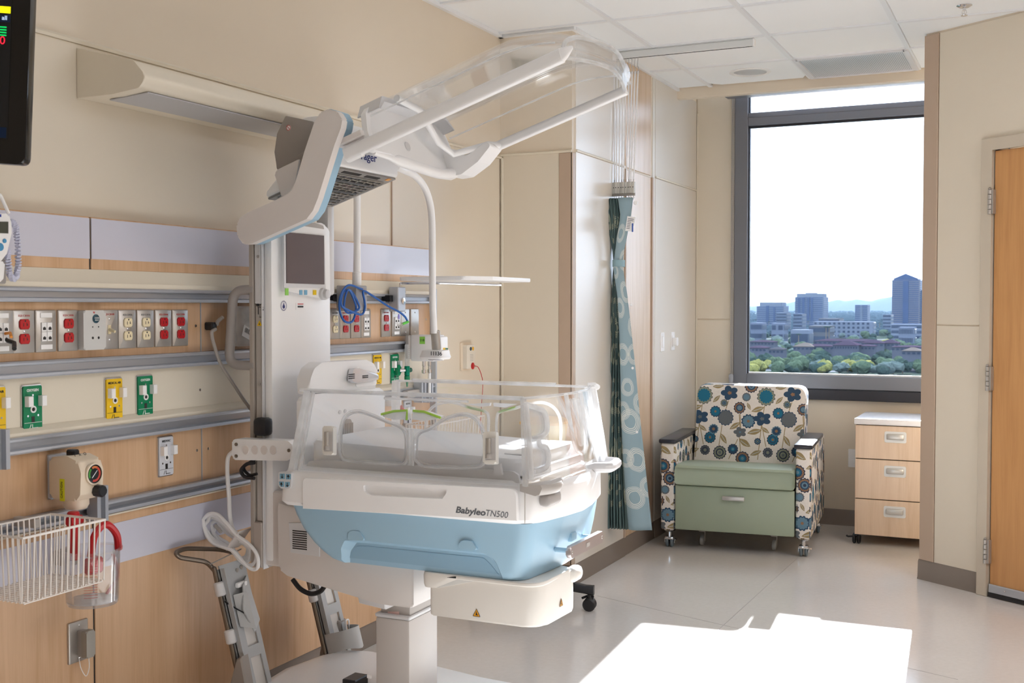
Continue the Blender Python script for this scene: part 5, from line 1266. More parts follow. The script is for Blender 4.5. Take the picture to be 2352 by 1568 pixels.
# moulded head end of the hood
def HP(pts, u0, u1, name, m=WHITE): return lo([[H(u, v, w) for v, w in pts] for u in (u0, u1)], name, m, 45)
plate_pts = rpoly([(0, -.02), (.0, .04), (.02, .10), (.07, .138), (.465, .138), (.515, .10), (.538, .03), (.54, -.03), (.50, -.055), (.40, -.06), (.36, -.035), (.15, -.035), (.1, -.02)], [0, .02, .02, .03, .03, .02, .02, .02, .02, .03, .03, .03, 0])
HP(plate_pts, .070, .088, 'hood_head_panel')
HP(rpoly([(.03, .10), (.07, .145), (.465, .145), (.51, .10), (.50, .10), (.46, .128), (.075, .128), (.04, .10)], .01), .05, .13, 'hood_hinge_rim', LGREY)
part(G().tube([H(.16, .10, .13), H(.15, .25, .12), H(.13, .36, .035), H(.14, .42, .0), H(.24, .49, .004), H(.26, .53, -.002)], .011, 8), 'moulded_rib', WHITE, ang=60)
hbp = rpoly([(.055, .04), (.06, -.02), (.085, -.052), (.13, -.062), (.20, -.045), (.26, -.012), (.25, .006), (.17, -.012), (.12, .02), (.10, .05)], .02, 4)
lo([[H(u, v, w) for u, w in hbp] for v in (.455, .462, .538, .546)], 'hinge_bracket', WHITE, 50)
part(G().tube(spline([H(.072, .03, -.018), H(.085, .25, -.042), H(.09, .38, -.052), H(.10, .47, -.045)], 6), [.008] * 3 + [.017] * 16, 10), 'panel_skirt', WHITE, ang=60)
lo([[H(u, v + a * k, b * k + c) for a, b in rrect(-.013, .013, -.02, .02, .012, 4)] for u, k, c, v in ((.722, 1, 0, 0), (.738, .75, .005, .003), (.757, .22, .012, .010))], 'rail_tip', WHITE, 60)
lo([[H(u, v, w) for v, w in ((-.02, .03), (.06, .03), (.06, .045), (-.02, .045))] for u in (-.03, .075)], 'hinge_wing', OFFW)
g = G(); g.lathe([(.016, 0), (.014, .003), (.001, .003)], H(.088, .22, .02), hu_, 18); part(g, 'hinge_cap', LGREY)

# ---- chassis under the bassinet, lift column, base
CYN = 2.90
ch = yy([(638, 1170), (640, 1306), (660, 1322), (868, 1386), (950, 1397)], CYN)
xr_ = ch[-1][0]; ch += [(xr_, .62), (xr_, .70), (ch[0][0], .77)]
part(G().prism(rpoly(ch, [0, .015, .03, .03, .012, 0, 0, 0], 4), 'y', CYN, 3.28, .008, 2), 'chassis', mat('chassis_white', (220, 214, 210), .42))
part(G().box(TX - .06, -2.12, CYN + .03, 3.25, .56, .80, .006, 1), 'chassis_back', mat('chassis_white', (0, 0, 0)))
vg = yy([(664, 1200), (668, 1268), (735, 1278), (735, 1200)], CYN)
vp = part(G().prism(vg, 'y', CYN - .003, CYN + .002, .001, 1), 'vent_cover', LGREY)
g = G()
for k in range(9):
    a = yy([(672, 1218 + k * 5), (705, 1222 + k * 5)], CYN - .003); g.box(a[0][0], a[1][0], CYN - .0038, CYN - .0025, a[0][1] - .0018, a[0][1] + .0018)
tag(part(g, 'vent_slots', SLOT, vp), kind='stuff')
g = G(); q = yy([(818, 1355), (885, 1372), (885, 1400), (824, 1385)], CYN + .03); g.prism(q, 'y', CYN + .03, CYN + .2, .003, 1); part(g, 'actuator_housing', LGREY)
lx0, lx1, ly0, ly1 = -1.857, -1.736, 2.98, 3.16
part(G().box(lx0 + .010, lx1 - .006, ly0 + .014, ly1 - .014, .30, .56, .006, 2), 'inner_column', GREYP)
part(G().box(lx0, lx1, ly0, ly1, .05, .428, .008, 2), 'outer_column', mat('column_grey', (204, 198, 194), .4))
part(G().box(lx0 - .001, lx1 + .001, ly0 - .001, ly1 + .001, .428, .440, .003, 1), 'column_cap', LGREY)
q = yy([(891, 1404), (917, 1404), (917, 1420), (891, 1420)], ly0 + .014)
pw = part(G().prism(q, 'y', ly0 + .012, ly0 + .0145), 'pinch_label', mat('label_pink', (226, 190, 186), .5)); part(G().prism([(q[0][0] + .004, q[2][1]), (q[0][0] + .005, q[0][1] - .006), (q[1][0] - .005, q[0][1] - .006), (q[1][0] - .004, q[2][1])], 'y', ly0 + .0115, ly0 + .0125), 'pinch_symbol', REDINK, pw)
bsp = [(-2.27, 2.86), (-2.19, 2.80), (-1.95, 2.82), (-1.62, 2.90), (-1.40, 2.92), (-1.33, 3.0), (-1.33, 3.2), (-1.40, 3.28), (-1.62, 3.30), (-1.90, 3.36), (-2.15, 3.40), (-2.26, 3.36), (-2.30, 3.1)]
g = G(); bq = rpoly(bsp, .06, 4); g.loft([[(x, y, .115) for x, y in bq], [(x, y, .155) for x, y in bq], [((x + 1.8) * .96 - 1.8, (y - 3.1) * .93 + 3.1, .175) for x, y in bq], [((x + 1.8) * .90 - 1.8, (y - 3.1) * .86 + 3.1, .183) for x, y in bq]]); part(g, 'base_cover', WHITE, ang=50)
for px_, py_ in ((-2.2, 2.86), (-2.2, 3.34), (-1.40, 2.98), (-1.40, 3.22)):
    o = part(G().cyl((px_, py_ - .02, .055), (px_, py_ + .02, .055), .055, 20, .008), 'caster', GREYP)
    part(G().box(px_ - .022, px_ + .022, py_ - .03, py_ + .03, .06, .125, .01, 2), 'caster_fork', LGREY, o)
bx0 = onz(835, 1550, .19); part(G().box(bx0.x, bx0.x + .05, 2.985, 3.06, .183, .215, .003, 1), 'control_box', BLACK)
o_ = ony(848, 1553, 2.984); part(G().box(o_.x - .008, o_.x + .008, 2.9835, 2.986, o_.z - .006, o_.z + .004), 'control_label', WHITE)

# ---- storage box below the foot end
SY = 2.85
bxp = yy([(986, 1318), (986, 1412), (1180, 1437), (1212, 1438)], SY)
sx0, sx1, sz0, sz1 = bxp[0][0], -1.248, .495, .617
q = rpoly([(sx0, SY), (sx1, SY), (sx1 + .012, 3.09), (sx0, 3.10)], [.012, .055, .03, .02], 6)
part(G().prism(q, 'z', sz0, sz1, .006, 2), 'storage_box', CREAMP if False else mat('storage_white', (224, 219, 212), .42), ang=50)
q2 = rpoly([(sx0 - .018, SY - .014), (sx1 + .002, SY - .014), (sx1 + .03, 3.10), (sx0 - .018, 3.12)], [.03, .06, .05, .03], 6)
lipw = []
rings = []
for z_, ins in ((sz1 - .040, .012), (sz1 - .030, .002), (sz1 - .004, 0), (sz1 + .004, .006)):
    rings.append([(x, y, z_ + (.032 if (x > -1.50 and z_ < sz1 - .01) else (.032 * max(0, min(1, (x + 1.57) / .07)) if z_ < sz1 - .01 else 0))) for x, y in [((x + 1.4) * (1 - ins) - 1.4, (y - 2.98) * (1 - ins * 3) + 2.98) for x, y in rpoly([(sx0 - .018, SY - .014), (-1.57, SY - .014), (-1.53, SY - .014), (-1.5, SY - .014), (-1.45, SY - .014), (sx1 + .002, SY - .014), (sx1 + .012, 3.08), (sx0 - .018, 3.10)], [.03, 0, 0, 0, 0, .06, .05, .03], 5)]])
part(G().loft(rings), 'box_lip', mat('storage_white', (0, 0, 0)), ang=60)
part(G().lathe([(.03, 0), (.028, -.006), (.001, -.006)], (sx1 - .05, SY + .05, sz0 + .001), ZV, 20), 'box_foot', WHITE)
part(G().box(-1.262, -1.222, 3.05, 3.12, .578, .622, .017, 4), 'box_handle', mat('storage_white', (0, 0, 0)), ang=60)
c = yy([(1095, 1407)], SY)[0]
def tri(o, ex, s, par=inc):
    w_ = part(G().plate(Vector(o), ex, ZV, [(-s, -s * .9), (s, -s * .9), (0, s)], .0008), 'warning_label', mat('warn_orange', (226, 158, 30), .5)); e = Vector(ex)
    g = G(); n = Vector(ex).cross(Vector(ZV)); g.plate(Vector(o) + n * .0008, ex, ZV, [(-s * .28, -s * .55), (s * .4, -s * .6), (s * .1, -s * .1), (0, s * .5)], .0004); 
    for a, b in (((-s, -s * .9), (s, -s * .9)), ((s, -s * .9), (0, s)), ((0, s), (-s, -s * .9))): g.tube([Vector(o) + e * a[0] + Vector((0, 0, a[1])) + n * .0008, Vector(o) + e * b[0] + Vector((0, 0, b[1])) + n * .0008], .0007, 4)
    part(g, 'warning_symbol', BLKINK, w_)
tri((c[0], SY - .0005, c[1]), XV, .011)
tri((sx1 + .0080, 2.985, onx(1270, 1390, sx1).z), YV, .011)

# ---- power strip, black knob and cables on the tower side
ps_px = [(533, 1012), (540, 1008), (660, 1012), (672, 1022), (672, 1050), (660, 1058), (540, 1056), (533, 1050)]
PSY = 2.86
stp = part(G().prism(rpoly(yy(ps_px, PSY), .006), 'y', PSY, PSY + .05, .006, 2), 'power_strip', WHITE)
for k in range(4):
    c = yy([(565 + k * 21, 1033)], PSY)[0]
    part(G().prism(circ(c[0], c[1], .0125, .014, 18), 'y', PSY - .003, PSY + .002, .001, 1), 'socket_cover', OFFW, stp)
g = G()
for px, py in ((543, 1020), (543, 1047), (664, 1034)):
    c = yy([(px, py)], PSY)[0]; g.lathe([(.0055, 0), (.0055, .003), (.003, .004), (.001, .002)], (c[0], PSY, c[1]), (0, -1, 0), 10)
part(g, 'strip_bolt', DKSTEEL, stp)
a = ony(606, 975, 2.905); part(G().box(a.x - .03, a.x + .02, 2.885, 2.93, a.z - .035, a.z + .022, .012, 2), 'clamp_knob', BLACK)
P = spline([ony(x, y, 2.89) for x, y in ((585, 1062), (566, 1066), (554, 1080), (562, 1094), (584, 1098))], 6); part(G().tube(P, .006, 8), 'black_lead', BLACK)
P = spline([ony(x, y, 2.90) for x, y in ((585, 1055), (560, 1072), (572, 1090), (590, 1088))], 6); part(G().tube(P, .005, 8), 'black_lead', BLACK)
P = spline([ony(x, y, 3.0) for x, y in ((672, 1330), (690, 1352), (714, 1363), (735, 1358), (746, 1345))], 6); part(G().tube(P, .008, 9), 'mains_lead', BLACK)

# ---- grey gas cylinder holders at the back of the base
CG = mat('holder_grey', (176, 178, 180), .42)
def holder(base, yc_, full=True):
    tilt = math.radians(15.5); wv = Vector((-math.sin(tilt), 0, math.cos(tilt))); nv2 = Vector((math.cos(tilt), 0, math.sin(tilt))); vv = Vector((0, 1, 0)); B = Vector(base)
    def Q(s, v, n): return B + wv * s + vv * v + nv2 * n
    h = thing('cylinder_holder', None, None); h.parent = inc; h.matrix_parent_inverse = Matrix.Identity(4); h.location = (0, 0, 0)
    W2 = .062; LH = .56
    face = [(-W2, 0), (W2, 0), (W2, LH - .02), (W2 - .02, LH), (-W2 + .01, LH), (-W2, LH - .01)]
    slots = [(.03, .125), (.16, .255), (.29, .36)]
    g = G()
    def strip(v0, v1, s0, s1, n0=-.004, n1=.0): g.loft([[Q(s0, v0, n), Q(s0, v1, n), Q(s1, v1, n), Q(s1, v0, n)] for n in (n0, n1)])
    strip(-W2, -.012, 0, LH); strip(.042, W2, 0, LH - .012)
    e = 0
    for s0, s1 in slots + [(LH, LH)]: strip(-.012, .042, e, s0); e = s1
    part(g, 'back_plate', CG, h)
    g = G(); g.loft([[Q(0, v, n) for v, n in ((-W2, -.03), (-W2 + .003, -.03), (-W2 + .003, .018), (-W2, .018))], [Q(LH - .01, v, n) for v, n in ((-W2, -.03), (-W2 + .003, -.03), (-W2 + .003, .018), (-W2, .018))]]); part(g, 'side_flange', CG, h)
    g = G()
    for s0, s1 in slots: g.loft([[Q(s0 - .004, -.016, n), Q(s0 - .004, .046, n), Q(s1 + .004, .046, n), Q(s1 + .004, -.016, n)] for n in (-.012, -.008)])
    part(g, 'foam_pad', mat('pad_white', (216, 212, 208), .6), h)
    # tube frame with the bent loop on top
    fp = [Q(-.02, -W2 - .010, -.012), Q(LH + (-.0 if full else .03), -W2 - .010, -.012)]
    if full: fp += [onx(494, 1312, -2.35), onx(476, 1290, -2.375), onx(412, 1280, -2.425), onx(402, 1269, -2.432), onx(424, 1259, -2.428), onx(505, 1261, -2.40), onx(545, 1270, -2.375), Q(LH - .01, W2 - .012, -.010)]
    if full: part(G().tube(pathr(fp, .028, 7), .0075, 10), 'loop_tube', DKSTEEL, h, 60)
    else: part(G().tube(fp[:2], .0075, 10), 'loop_tube', DKSTEEL, h, 60)
    for s in (LH - .07, LH - .22): part(G().cyl(Q(s - .022, -W2 - .008, -.010), Q(s + .022, -W2 - .008, -.010), .0165, 14, .004), 'tube_clamp', LGREY, h)
    g = G(); g.tube([Q(LH + .012, -W2 - .025, -.012), Q(LH + .03, W2 + .01, -.012)], .002, 6); part(g, 'cross_wire', STEEL, h)
    g = G()
    for s, v in ((LH - .03, .015), (LH - .025, .038), (LH - .185, .012), (LH - .17, .034), (.142, .04)): g.lathe([(.007, 0), (.006, .003), (.001, .003)], Q(s, v, 0), nv2, 12)
    part(g, 'bolt', STEEL, h)
    g = G()
    for s in (.137, .147): g.loft([[Q(s, v, n) for v, n in ((-.002, 0), (.016, 0), (.016, .004), (-.002, .004))], [Q(s + .005, v, n) for v, n in ((-.002, 0), (.016, 0), (.016, .004), (-.002, .004))]])
    part(g, 'lance', CG, h)
    def strap(s0, name, sw=.07, bow=.05 if full else .10):
        pts = [(-W2 - .006, .0)] + [(-W2 + (2 * W2 + .012) * k / 10, bow * math.sin(PI * min(1, .18 + k * .082))) for k in range(11)]
        g = G(); g.loft([[Q(s0 + .006 * math.sin(k), v, n), Q(s0 + sw, v, n), Q(s0 + sw, v, n - .002), Q(s0 + .006 * math.sin(k), v, n - .002)] for k, (v, n) in enumerate(pts)])
        part(g, name, mat('strap_grey', (190, 190, 190), .65), h, 60)
        part(G().tube(pathr([Q(s0 + sw * .5, W2 - .02, .01), Q(s0 + sw + .02, W2 - .02, .02), Q(s0 + sw + .02, W2 + .0, .02), Q(s0 + sw * .5, W2, .01)], .008), .0028, 6), 'strap_buckle', WHITE, h)
    strap(.045 if full else .13, 'strap')
    if full:
        # upper strap, folded and hooked to the plate
        P = [Q(LH - .06, .015, .004), Q(LH - .055, .05, .004), Q(LH - .20, .048, .02), Q(LH - .23, .0, .03), Q(LH - .15, -.03, .03), Q(LH - .08, .0, .025)]
        g = G(); n_ = (P[3] - P[2]).cross(P[4] - P[2]).normalized() * .004; g.loft([P[1:], [p + n_ for p in P[1:]]]); part(g, 'folded_strap', mat('strap_grey', (0, 0, 0)), h, 0)
        part(G().box(*(lambda q: (q.x - .006, q.x + .008, q.y - .025, q.y + .022, q.z - .008, q.z + .008))(Q(LH - .075, .012, .008)), .004, 2), 'strap_hook', WHITE, h)
        g = G(); g.loft([[Q(LH - .10, -.03, .006), Q(LH - .10, .0, .03), Q(LH - .22, .0, .035), Q(LH - .20, -.03, .006)], [Q(LH - .10, -.034, .006), Q(LH - .10, -.002, .034), Q(LH - .22, -.002, .039), Q(LH - .20, -.034, .006)]]); part(g, 'folded_strap', mat('strap_grey', (0, 0, 0)), h, 0)
        part(G().tube(spline([Q(LH - .11, -W2 - .01, .0), Q(LH - .14, -W2 + .02, .01), Q(LH - .165, -.02, .025)], 5), .0022, 5), 'cable_tie', BLACK, h)
    ft = yy([(522, 1590), (541, 1515), (553, 1508), (568, 1590)], 2.80) if full else yy([(732, 1506), (745, 1428), (757, 1420), (778, 1428), (785, 1510)], 3.38)
    part(G().prism(ft, 'y', 2.80 if full else 3.38, 2.84 if full else 3.43, .005, 1), 'holder_foot', mat('foot_taupe', (150, 142, 136), .45), h)
    return h
hb1 = onx(604, 1568, -2.20); holder((-2.185, hb1.y + .02, .03), hb1.y, True)
hb2 = onx(815, 1525, -2.20); holder((-2.20, hb2.y - .04, .05), hb2.y - .02, False)

# ---- white power cord: strip lead and hanging coil
wc = thing('power_cord', 'white power cord bundled in a coil hanging behind the incubator tower', 'cord', ony(525, 1230, 2.93))
def cp(a, b, d=0.0): return ony(a, b, 2.93 + d)
P = spline([cp(536, 1036), cp(524, 1050), cp(522, 1085), cp(526, 1140), cp(528, 1185), cp(535, 1215), cp(548, 1228)], 8); G().tube(P, .0068, 8).build('lead', WHITE, wc)
for k in range(5):
    d = .014 * (k - 2); s = 1.06 - .11 * k; ox, oy = 6 * k, 3 * k
    base = [(470, 1192), (480, 1182), (498, 1186), (520, 1206), (545, 1230), (575, 1250), (588, 1270), (586, 1296), (572, 1303), (555, 1290), (536, 1266), (520, 1256), (496, 1246), (478, 1230), (468, 1210)]
    mx, my = 528, 1240
    Q = spline([cp(mx + (a - mx) * s + 4 * math.sin(k * 2 + i), my + (b - my) * s + 3 * math.cos(k + i), d) for i, (a, b) in enumerate(base)] + [cp(mx + (base[0][0] - mx) * s + 4 * math.sin(k * 2), my + (base[0][1] - my) * s + 3 * math.cos(k), d)], 6)[:-1]
    G().tube(Q, .0062, 8, closed=True).build('coil_turn', WHITE, wc)
a, b = cp(522, 1262, -.03), cp(546, 1222, -.03); dd = (b - a); per = Vector((.5, 0, .35)).normalized() * .007
g = G(); g.loft([[p - per, p + per, p + per + Vector((0, .065, 0)), p - per + Vector((0, .065, 0))] for p in (a, (a + b) / 2 + Vector((0, -.006, 0)), b)]); g.build('tie_strap', OFFW, wc)
G().tube([cp(494, 1206, -.025), cp(508, 1222, -.03)], .006, 8).build('plug', GREYP, wc)
# ================================================================== THINGS SEEN THROUGH AND BEHIND THE INCUBATOR
xb2 = -2.30
pA, pB = onx(1000, 1020, xb2), onx(1108, 1023, xb2)
z1_, z0_ = onx(1000, 976, xb2).z, onx(1000, 1020, xb2).z
wb2 = wire_basket('white wire basket on the headwall end, seen through the clear incubator wall', -2.46 + .03, xb2, pA.y - .02, pB.y + .02, z0_, z1_, WIRE, r=.0018, step=.026, mesh=.02)
G().box(XU + .03 - .03, -2.432, pA.y, pA.y + .03, z1_ - .03, z1_, .002, 1).build('hanger', GREYP, wb2)
c0 = onx(896, 960, -2.36)
cn2 = thing('suction_canister', 'clear suction canister with red cap seen through the incubator head end', 'canister', (c0.x, c0.y, c0.z - .06))
G().lathe([(.04, 0), (.043, .005), (.05, .10), (.052, .105), (.052, .115), (.046, .118), (.042, .10)], (c0.x, c0.y, c0.z - .06), ZV, 24, False).build('jar', HAZEP, cn2)
G().lathe([(.046, .112), (.046, .135), (.03, .142), (.001, .142)], (c0.x, c0.y, c0.z - .06), ZV, 22).build('lid', FROST, cn2)
G().cyl((c0.x + .02, c0.y + .02, c0.z + .06), (c0.x + .05, c0.y + .05, c0.z - .0), .011, 12).build('red_tube', RED, cn2)
G().box(c0.x - .09, c0.x - .045, c0.y - .02, c0.y + .02, c0.z, c0.z + .03, .003, 1).build('holder', GREYP, cn2)
rg2c = onx(890, 992, -2.38)
y3 = YR - .02
sx = onx(985, 1055, -2.43)
# yellow-lidded container on a small wall shelf beyond the bassinet
k0, k1 = ony(1192, 1018, 5.02), ony(1276, 1018, 5.02)
sh2 = thing('sharps_container', 'translucent yellow sharps container on the end wall, seen through the incubator', 'container', ((k0.x + k1.x) / 2, 5.12, k0.z))
kx0, kx1 = k0.x, k1.x; kz0, kz1 = k0.z, ony(1230, 976, 5.02).z
g = G(); g.loft([[(x, y, z) for x, y in rrect(kx0 + i, kx1 - i, 5.03 + i, 5.19, .02)] for z, i in ((kz0 - .06, .02), (kz0, .014), (kz1 - .02, 0), (kz1, 0))]); g.build('tub', mat('amber_plastic', (240, 220, 150), .35), sh2)
g = G(); g.loft([[(x, y, z) for x, y in rrect(kx0 - .006 + i, kx1 + .006 - i, 5.024 + i, 5.19, .02)] for z, i in ((kz1, 0), (kz1 + .012, 0), (kz1 + .03, .03))]); g.build('lid', mat('amber_lid', (240, 190, 90), .35), sh2)
G().prism(circ(kx0 + .05, kz0 + .02, .018, n=16), 'y', 5.028, 5.033).build('hazard_label', BLKINK, sh2)
g = G(); g.box(kx0 - .01, kx1 + .01, 5.17, YR - .0005, kz0 - .08, kz1 - .02, .004, 1); g.build('wall_bracket', FROST, sh2)
# stool with black five-star base behind the incubator
cs = onz(1354, 1402, 0); arm_dir = Vector((1, .12, 0)).normalized()
ctr = Vector((cs.x - .27, cs.y - .05, 0))
stl = thing('rolling_stool', 'rolling stool with black five-star caster base hidden behind the incubator', 'stool', ctr)
a0 = math.atan2(cs.y - ctr.y, cs.x - ctr.x); Ls = (Vector((cs.x, cs.y, 0)) - ctr).length
def starleg(a):
    d = Vector((math.cos(a), math.sin(a), 0)); w = Vector((-d.y, d.x, 0)); g = G()
    g.loft([[ctr + d * u + w * q[0] * ww + Vector((0, 0, z + q[1] * hh)) for q in rrect(-1, 1, -1, 1, .4, 3)] for u, z, ww, hh in ((.02, .128, .032, .026), (.12, .118, .028, .022), (Ls - .02, .098, .022, .018), (Ls + .02, .094, .018, .022))])
    l = g.build('base_arm', BLACK, stl)
    c = ctr + d * Ls
    for s in (-1, 1): G().cyl(c + w * s * .008 + Vector((0, 0, .03)), c + w * s * .024 + Vector((0, 0, .03)), .030, 18, .006).build('caster_wheel', BLACK, l)
    g = G(); g.cyl(c + Vector((0, 0, .045)), c + Vector((0, 0, .082)), .010, 10); g.tube([c - d * .035 + Vector((0, 0, .055)) , c - d * .012 + Vector((0, 0, .066)), c + d * .02 + Vector((0, 0, .064))], .006, 6); g.build('caster_stem', BLACK, l)
for k in range(5): starleg(a0 + k * 2 * PI / 5)
G().cyl(ctr + Vector((0, 0, .10)), ctr + Vector((0, 0, .44)), .025, 16).build('gas_lift', BLACK, stl)
G().lathe([(.03, .0), (.19, .01), (.20, .03), (.195, .07), (.16, .085), (.001, .088)], ctr + Vector((0, 0, .43)), ZV, 28).build('seat', BLACK, stl)
G().lathe([(.014, 0), (.016, .02), (.012, .05)], ctr + Vector((.2, .0, .125)), ZV, 10).build('foot_knob', BLACK, stl)

# ================================================================== PRIVACY CURTAIN
CYC = 5.79
cur = thing('privacy_curtain', 'teal privacy curtain with cream scribbled rings, gathered and tied, hanging from white cords', 'curtain', (-2.02, CYC, .21))
def curtain_mat(name, base, ink):
    t = NT(name); tc = t.n('ShaderNodeTexCoord'); uv = tc.outputs['UV']
    nz = t.n('ShaderNodeTexNoise'); t.l(uv, nz.inputs['Vector']); nz.inputs['Scale'].default_value = 13; nz.inputs['Detail'].default_value = 2
    wob = t.vmath('SCALE', t.vmath('SUBTRACT', nz.outputs['Color'], (.5, .5, .5))); wob.node.inputs['Scale'].default_value = .020
    p = t.vmath('ADD', uv, wob)
    mask = None
    for cx0, cy0, r0 in ((.055, .165, .060), (.145, .22, .055), (.088, .362, .062), (.19, .43, .05), (.018, .37, .05), (.062, .565, .068), (.155, .66, .06), (.016, .62, .05), (.058, .745, .048), (.03, .92, .058), (.13, .92, .055), (.16, 1.06, .06), (.028, 1.165, .055), (.12, 1.25, .06), (.022, 1.36, .042), (.14, 1.42, .055), (.05, 1.56, .05), (.17, 1.62, .05)):
        sx = t.n('ShaderNodeSeparateXYZ'); t.l(p, sx.inputs[0])
        dx = t.math('WRAP', t.math('SUBTRACT', sx.outputs[0], cx0), .12, -.12); dy = t.math('SUBTRACT', sx.outputs[1], cy0)
        d = t.math('SQRT', t.math('ADD', t.math('MULTIPLY', dx, dx), t.math('MULTIPLY', dy, dy)))
        q = t.math('DIVIDE', d, r0)
        m = t.math('MULTIPLY', t.math('GREATER_THAN', q, .50), t.math('LESS_THAN', q, 1.0))
        ln = t.math('GREATER_THAN', t.math('SINE', t.math('MULTIPLY', q, 46.0)), -.25)
        m = t.math('MULTIPLY', m, ln); mask = m if mask is None else t.math('MAXIMUM', mask, m)
    col = t.mix(t.math('MULTIPLY', mask, .88), lin(base), lin(ink))
    b = t.bsdf(col, .7, 0, .3)
    MATS[name] = t.m; return t.m
CUR = curtain_mat('shaded_ring_fabric', (92, 112, 112), (196, 196, 172))  # pleat copy of the fabric, shade put into its colours
CURF = curtain_mat('lit_ring_fabric', (146, 170, 180), (216, 220, 214))  # flap copy of the same fabric, light put into its colours
def strip_mesh(name, rows, m, u_of=None, th=0.0):
    """rows: list of (z, [(x, y), ...]); UV u = arc length along the fabric, v = height"""
    verts, faces, uvs = [], [], []
    n = len(rows[0][1])
    ulen = [0]
    for i in range(1, n):
        a, b = rows[-1][1][i - 1], rows[-1][1][i]; ulen.append(ulen[-1] + math.hypot(a[0] - b[0], a[1] - b[1]))
    for z, r in rows:
        for i, (x, y) in enumerate(r): verts.append((x, y, z)); uvs.append((ulen[i], z - .21))
    for j in range(len(rows) - 1):
        for i in range(n - 1): faces.append((j * n + i, j * n + i + 1, (j + 1) * n + i + 1, (j + 1) * n + i))
    me = D.meshes.new(name); me.from_pydata([tuple(Vector(v) - cur.location) for v in verts], [], faces)
    l = me.uv_layers.new(name='UVMap')
    for p in me.polygons:
        p.use_smooth = True
        for li in p.loop_indices: l.data[li].uv = uvs[me.loops[li].vertex_index]
    me.materials.append(m); o = D.objects.new(name, me); COL.objects.link(o); o.parent = cur
    if th:
        md = o.modifiers.new('thickness', 'SOLIDIFY'); md.thickness = th
    return o
# outline of the gathered bundle: z, left x, split x (pleats | flat flap), right x  (in the plane of the track)
prof = []
for py, a, s, b in ((458, 1398, 1430, 1462), (500, 1402, 1436, 1457), (545, 1409, 1428, 1448), (580, 1414, 1424, 1441), (607, 1416, 1420, 1438), (625, 1414, 1421, 1440), (680, 1412, 1429, 1449), (760, 1408, 1434, 1458), (850, 1400, 1436, 1468), (950, 1393, 1438, 1477), (1050, 1389, 1443, 1488), (1130, 1388, 1448, 1496), (1205, 1386, 1455, 1504)):
    prof.append((ony(1400, py, CYC).z, ony(a, py, CYC).x, ony(s, py, CYC).x, ony(b, py, CYC).x))
def interp(z):
    for p, q in zip(prof, prof[1:]):
        if q[0] <= z <= p[0]:
            u = (p[0] - z) / (p[0] - q[0]); return [p[i] * (1 - u) + q[i] * u for i in (1, 2, 3)]
    return list(prof[-1][1:]) if z < prof[-1][0] else list(prof[0][1:])
zs = [prof[0][0] + (prof[-1][0] - prof[0][0]) * k / 60 for k in range(61)]
NP = 11
rows = []
for z in zs:
    a, s, b = interp(z); tie = 1 - .62 * math.exp(-((z - 1.61) / .16) ** 2); r = []
    for i in range(NP * 8 + 1):
        u = i / (NP * 8); ph = u * NP * 2 * PI + .5 * math.sin(z * 3 + u * 5)
        r.append((a + (s - a) * u + .003 * math.sin(ph * .5 + z * 2), CYC - .02 + .042 * tie * math.sin(ph) - .02 * math.sin(u * 2.2 + z * 4) * tie))
    rows.append((z - (.006 * math.sin(1) if z == zs[-1] else 0), r))
strip_mesh('pleated_fabric', rows, CUR, th=.0012)
rows = []
for z in zs:
    a, s, b = interp(z); low = max(0, min(1, (1.55 - z) / 1.3)); r = []
    for i in range(15):
        u = i / 14
        r.append((s + (b - s) * u, CYC - .075 - .010 * math.sin(u * PI) + .02 * u - .012 * low * math.sin(u * 5 + z)))
    rows.append((z, r))
strip_mesh('front_flap', rows, CURF, th=.0012)
rows = []
for z in zs[26:]:
    a, s, b = interp(z); low = max(0, min(1, (1.3 - z) / 1.1)); r = []
    for i in range(7):
        u = i / 6; r.append((s - .018 * low + (.024 * low + .004) * u, CYC - .062 - .012 * u))
    rows.append((z, r))
strip_mesh('folded_edge', rows, CUR, th=.001)
zt_c = 1.612; a, s, b = interp(zt_c)
G().loft([[(x, y, z) for x, y in circ((a + b) / 2, CYC - .04, (b - a) / 2 + .004, .048, 20)] for z in (zt_c - .018, zt_c + .018)], caps=False).build('tie_band', mat('teal_band', (140, 172, 182), .6), cur)
lb = [ony(1441, 496, CYC - .082), ony(1460, 499, CYC - .082), ony(1453, 531, CYC - .082), ony(1436, 530, CYC - .082)]
lab = G().loft([lb, [p + Vector((0, -.001, 0)) for p in lb]]).build('care_label', WHITE, cur, ang=0)
g = G()
for k in range(7):
    f0 = .14 + k * .11; a1, b1 = lb[0].lerp(lb[3], f0), lb[1].lerp(lb[2], f0); p, q = a1.lerp(b1, .12), a1.lerp(b1, .55 if k > 1 else .85); dz = Vector((0, 0, -.003)); dy = Vector((0, -.0014, 0))
    g.loft([[p + dy, q + dy, q + dz + dy, p + dz + dy], [p + dy * 1.2, q + dy * 1.2, q + dz + dy * 1.2, p + dz + dy * 1.2]])
g.build('label_print', INK, lab)
p0 = lb[0].lerp(lb[3], .45).lerp(lb[1].lerp(lb[2], .45), .7); g = G(); g.box(p0.x, p0.x + .008, p0.y - .0018, p0.y - .0012, p0.z - .045, p0.z); g.build('label_stripe', mat('label_blue', (60, 96, 180), .5), lab)
for px, py in ((1449, 700), (1453, 845), (1463, 992)):
    c = ony(px, py, CYC - .092); G().lathe([(.007, 0), (.006, .003), (.001, .003)], c, (0, -1, 0), 12).build('snap_button', WHITE, cur)
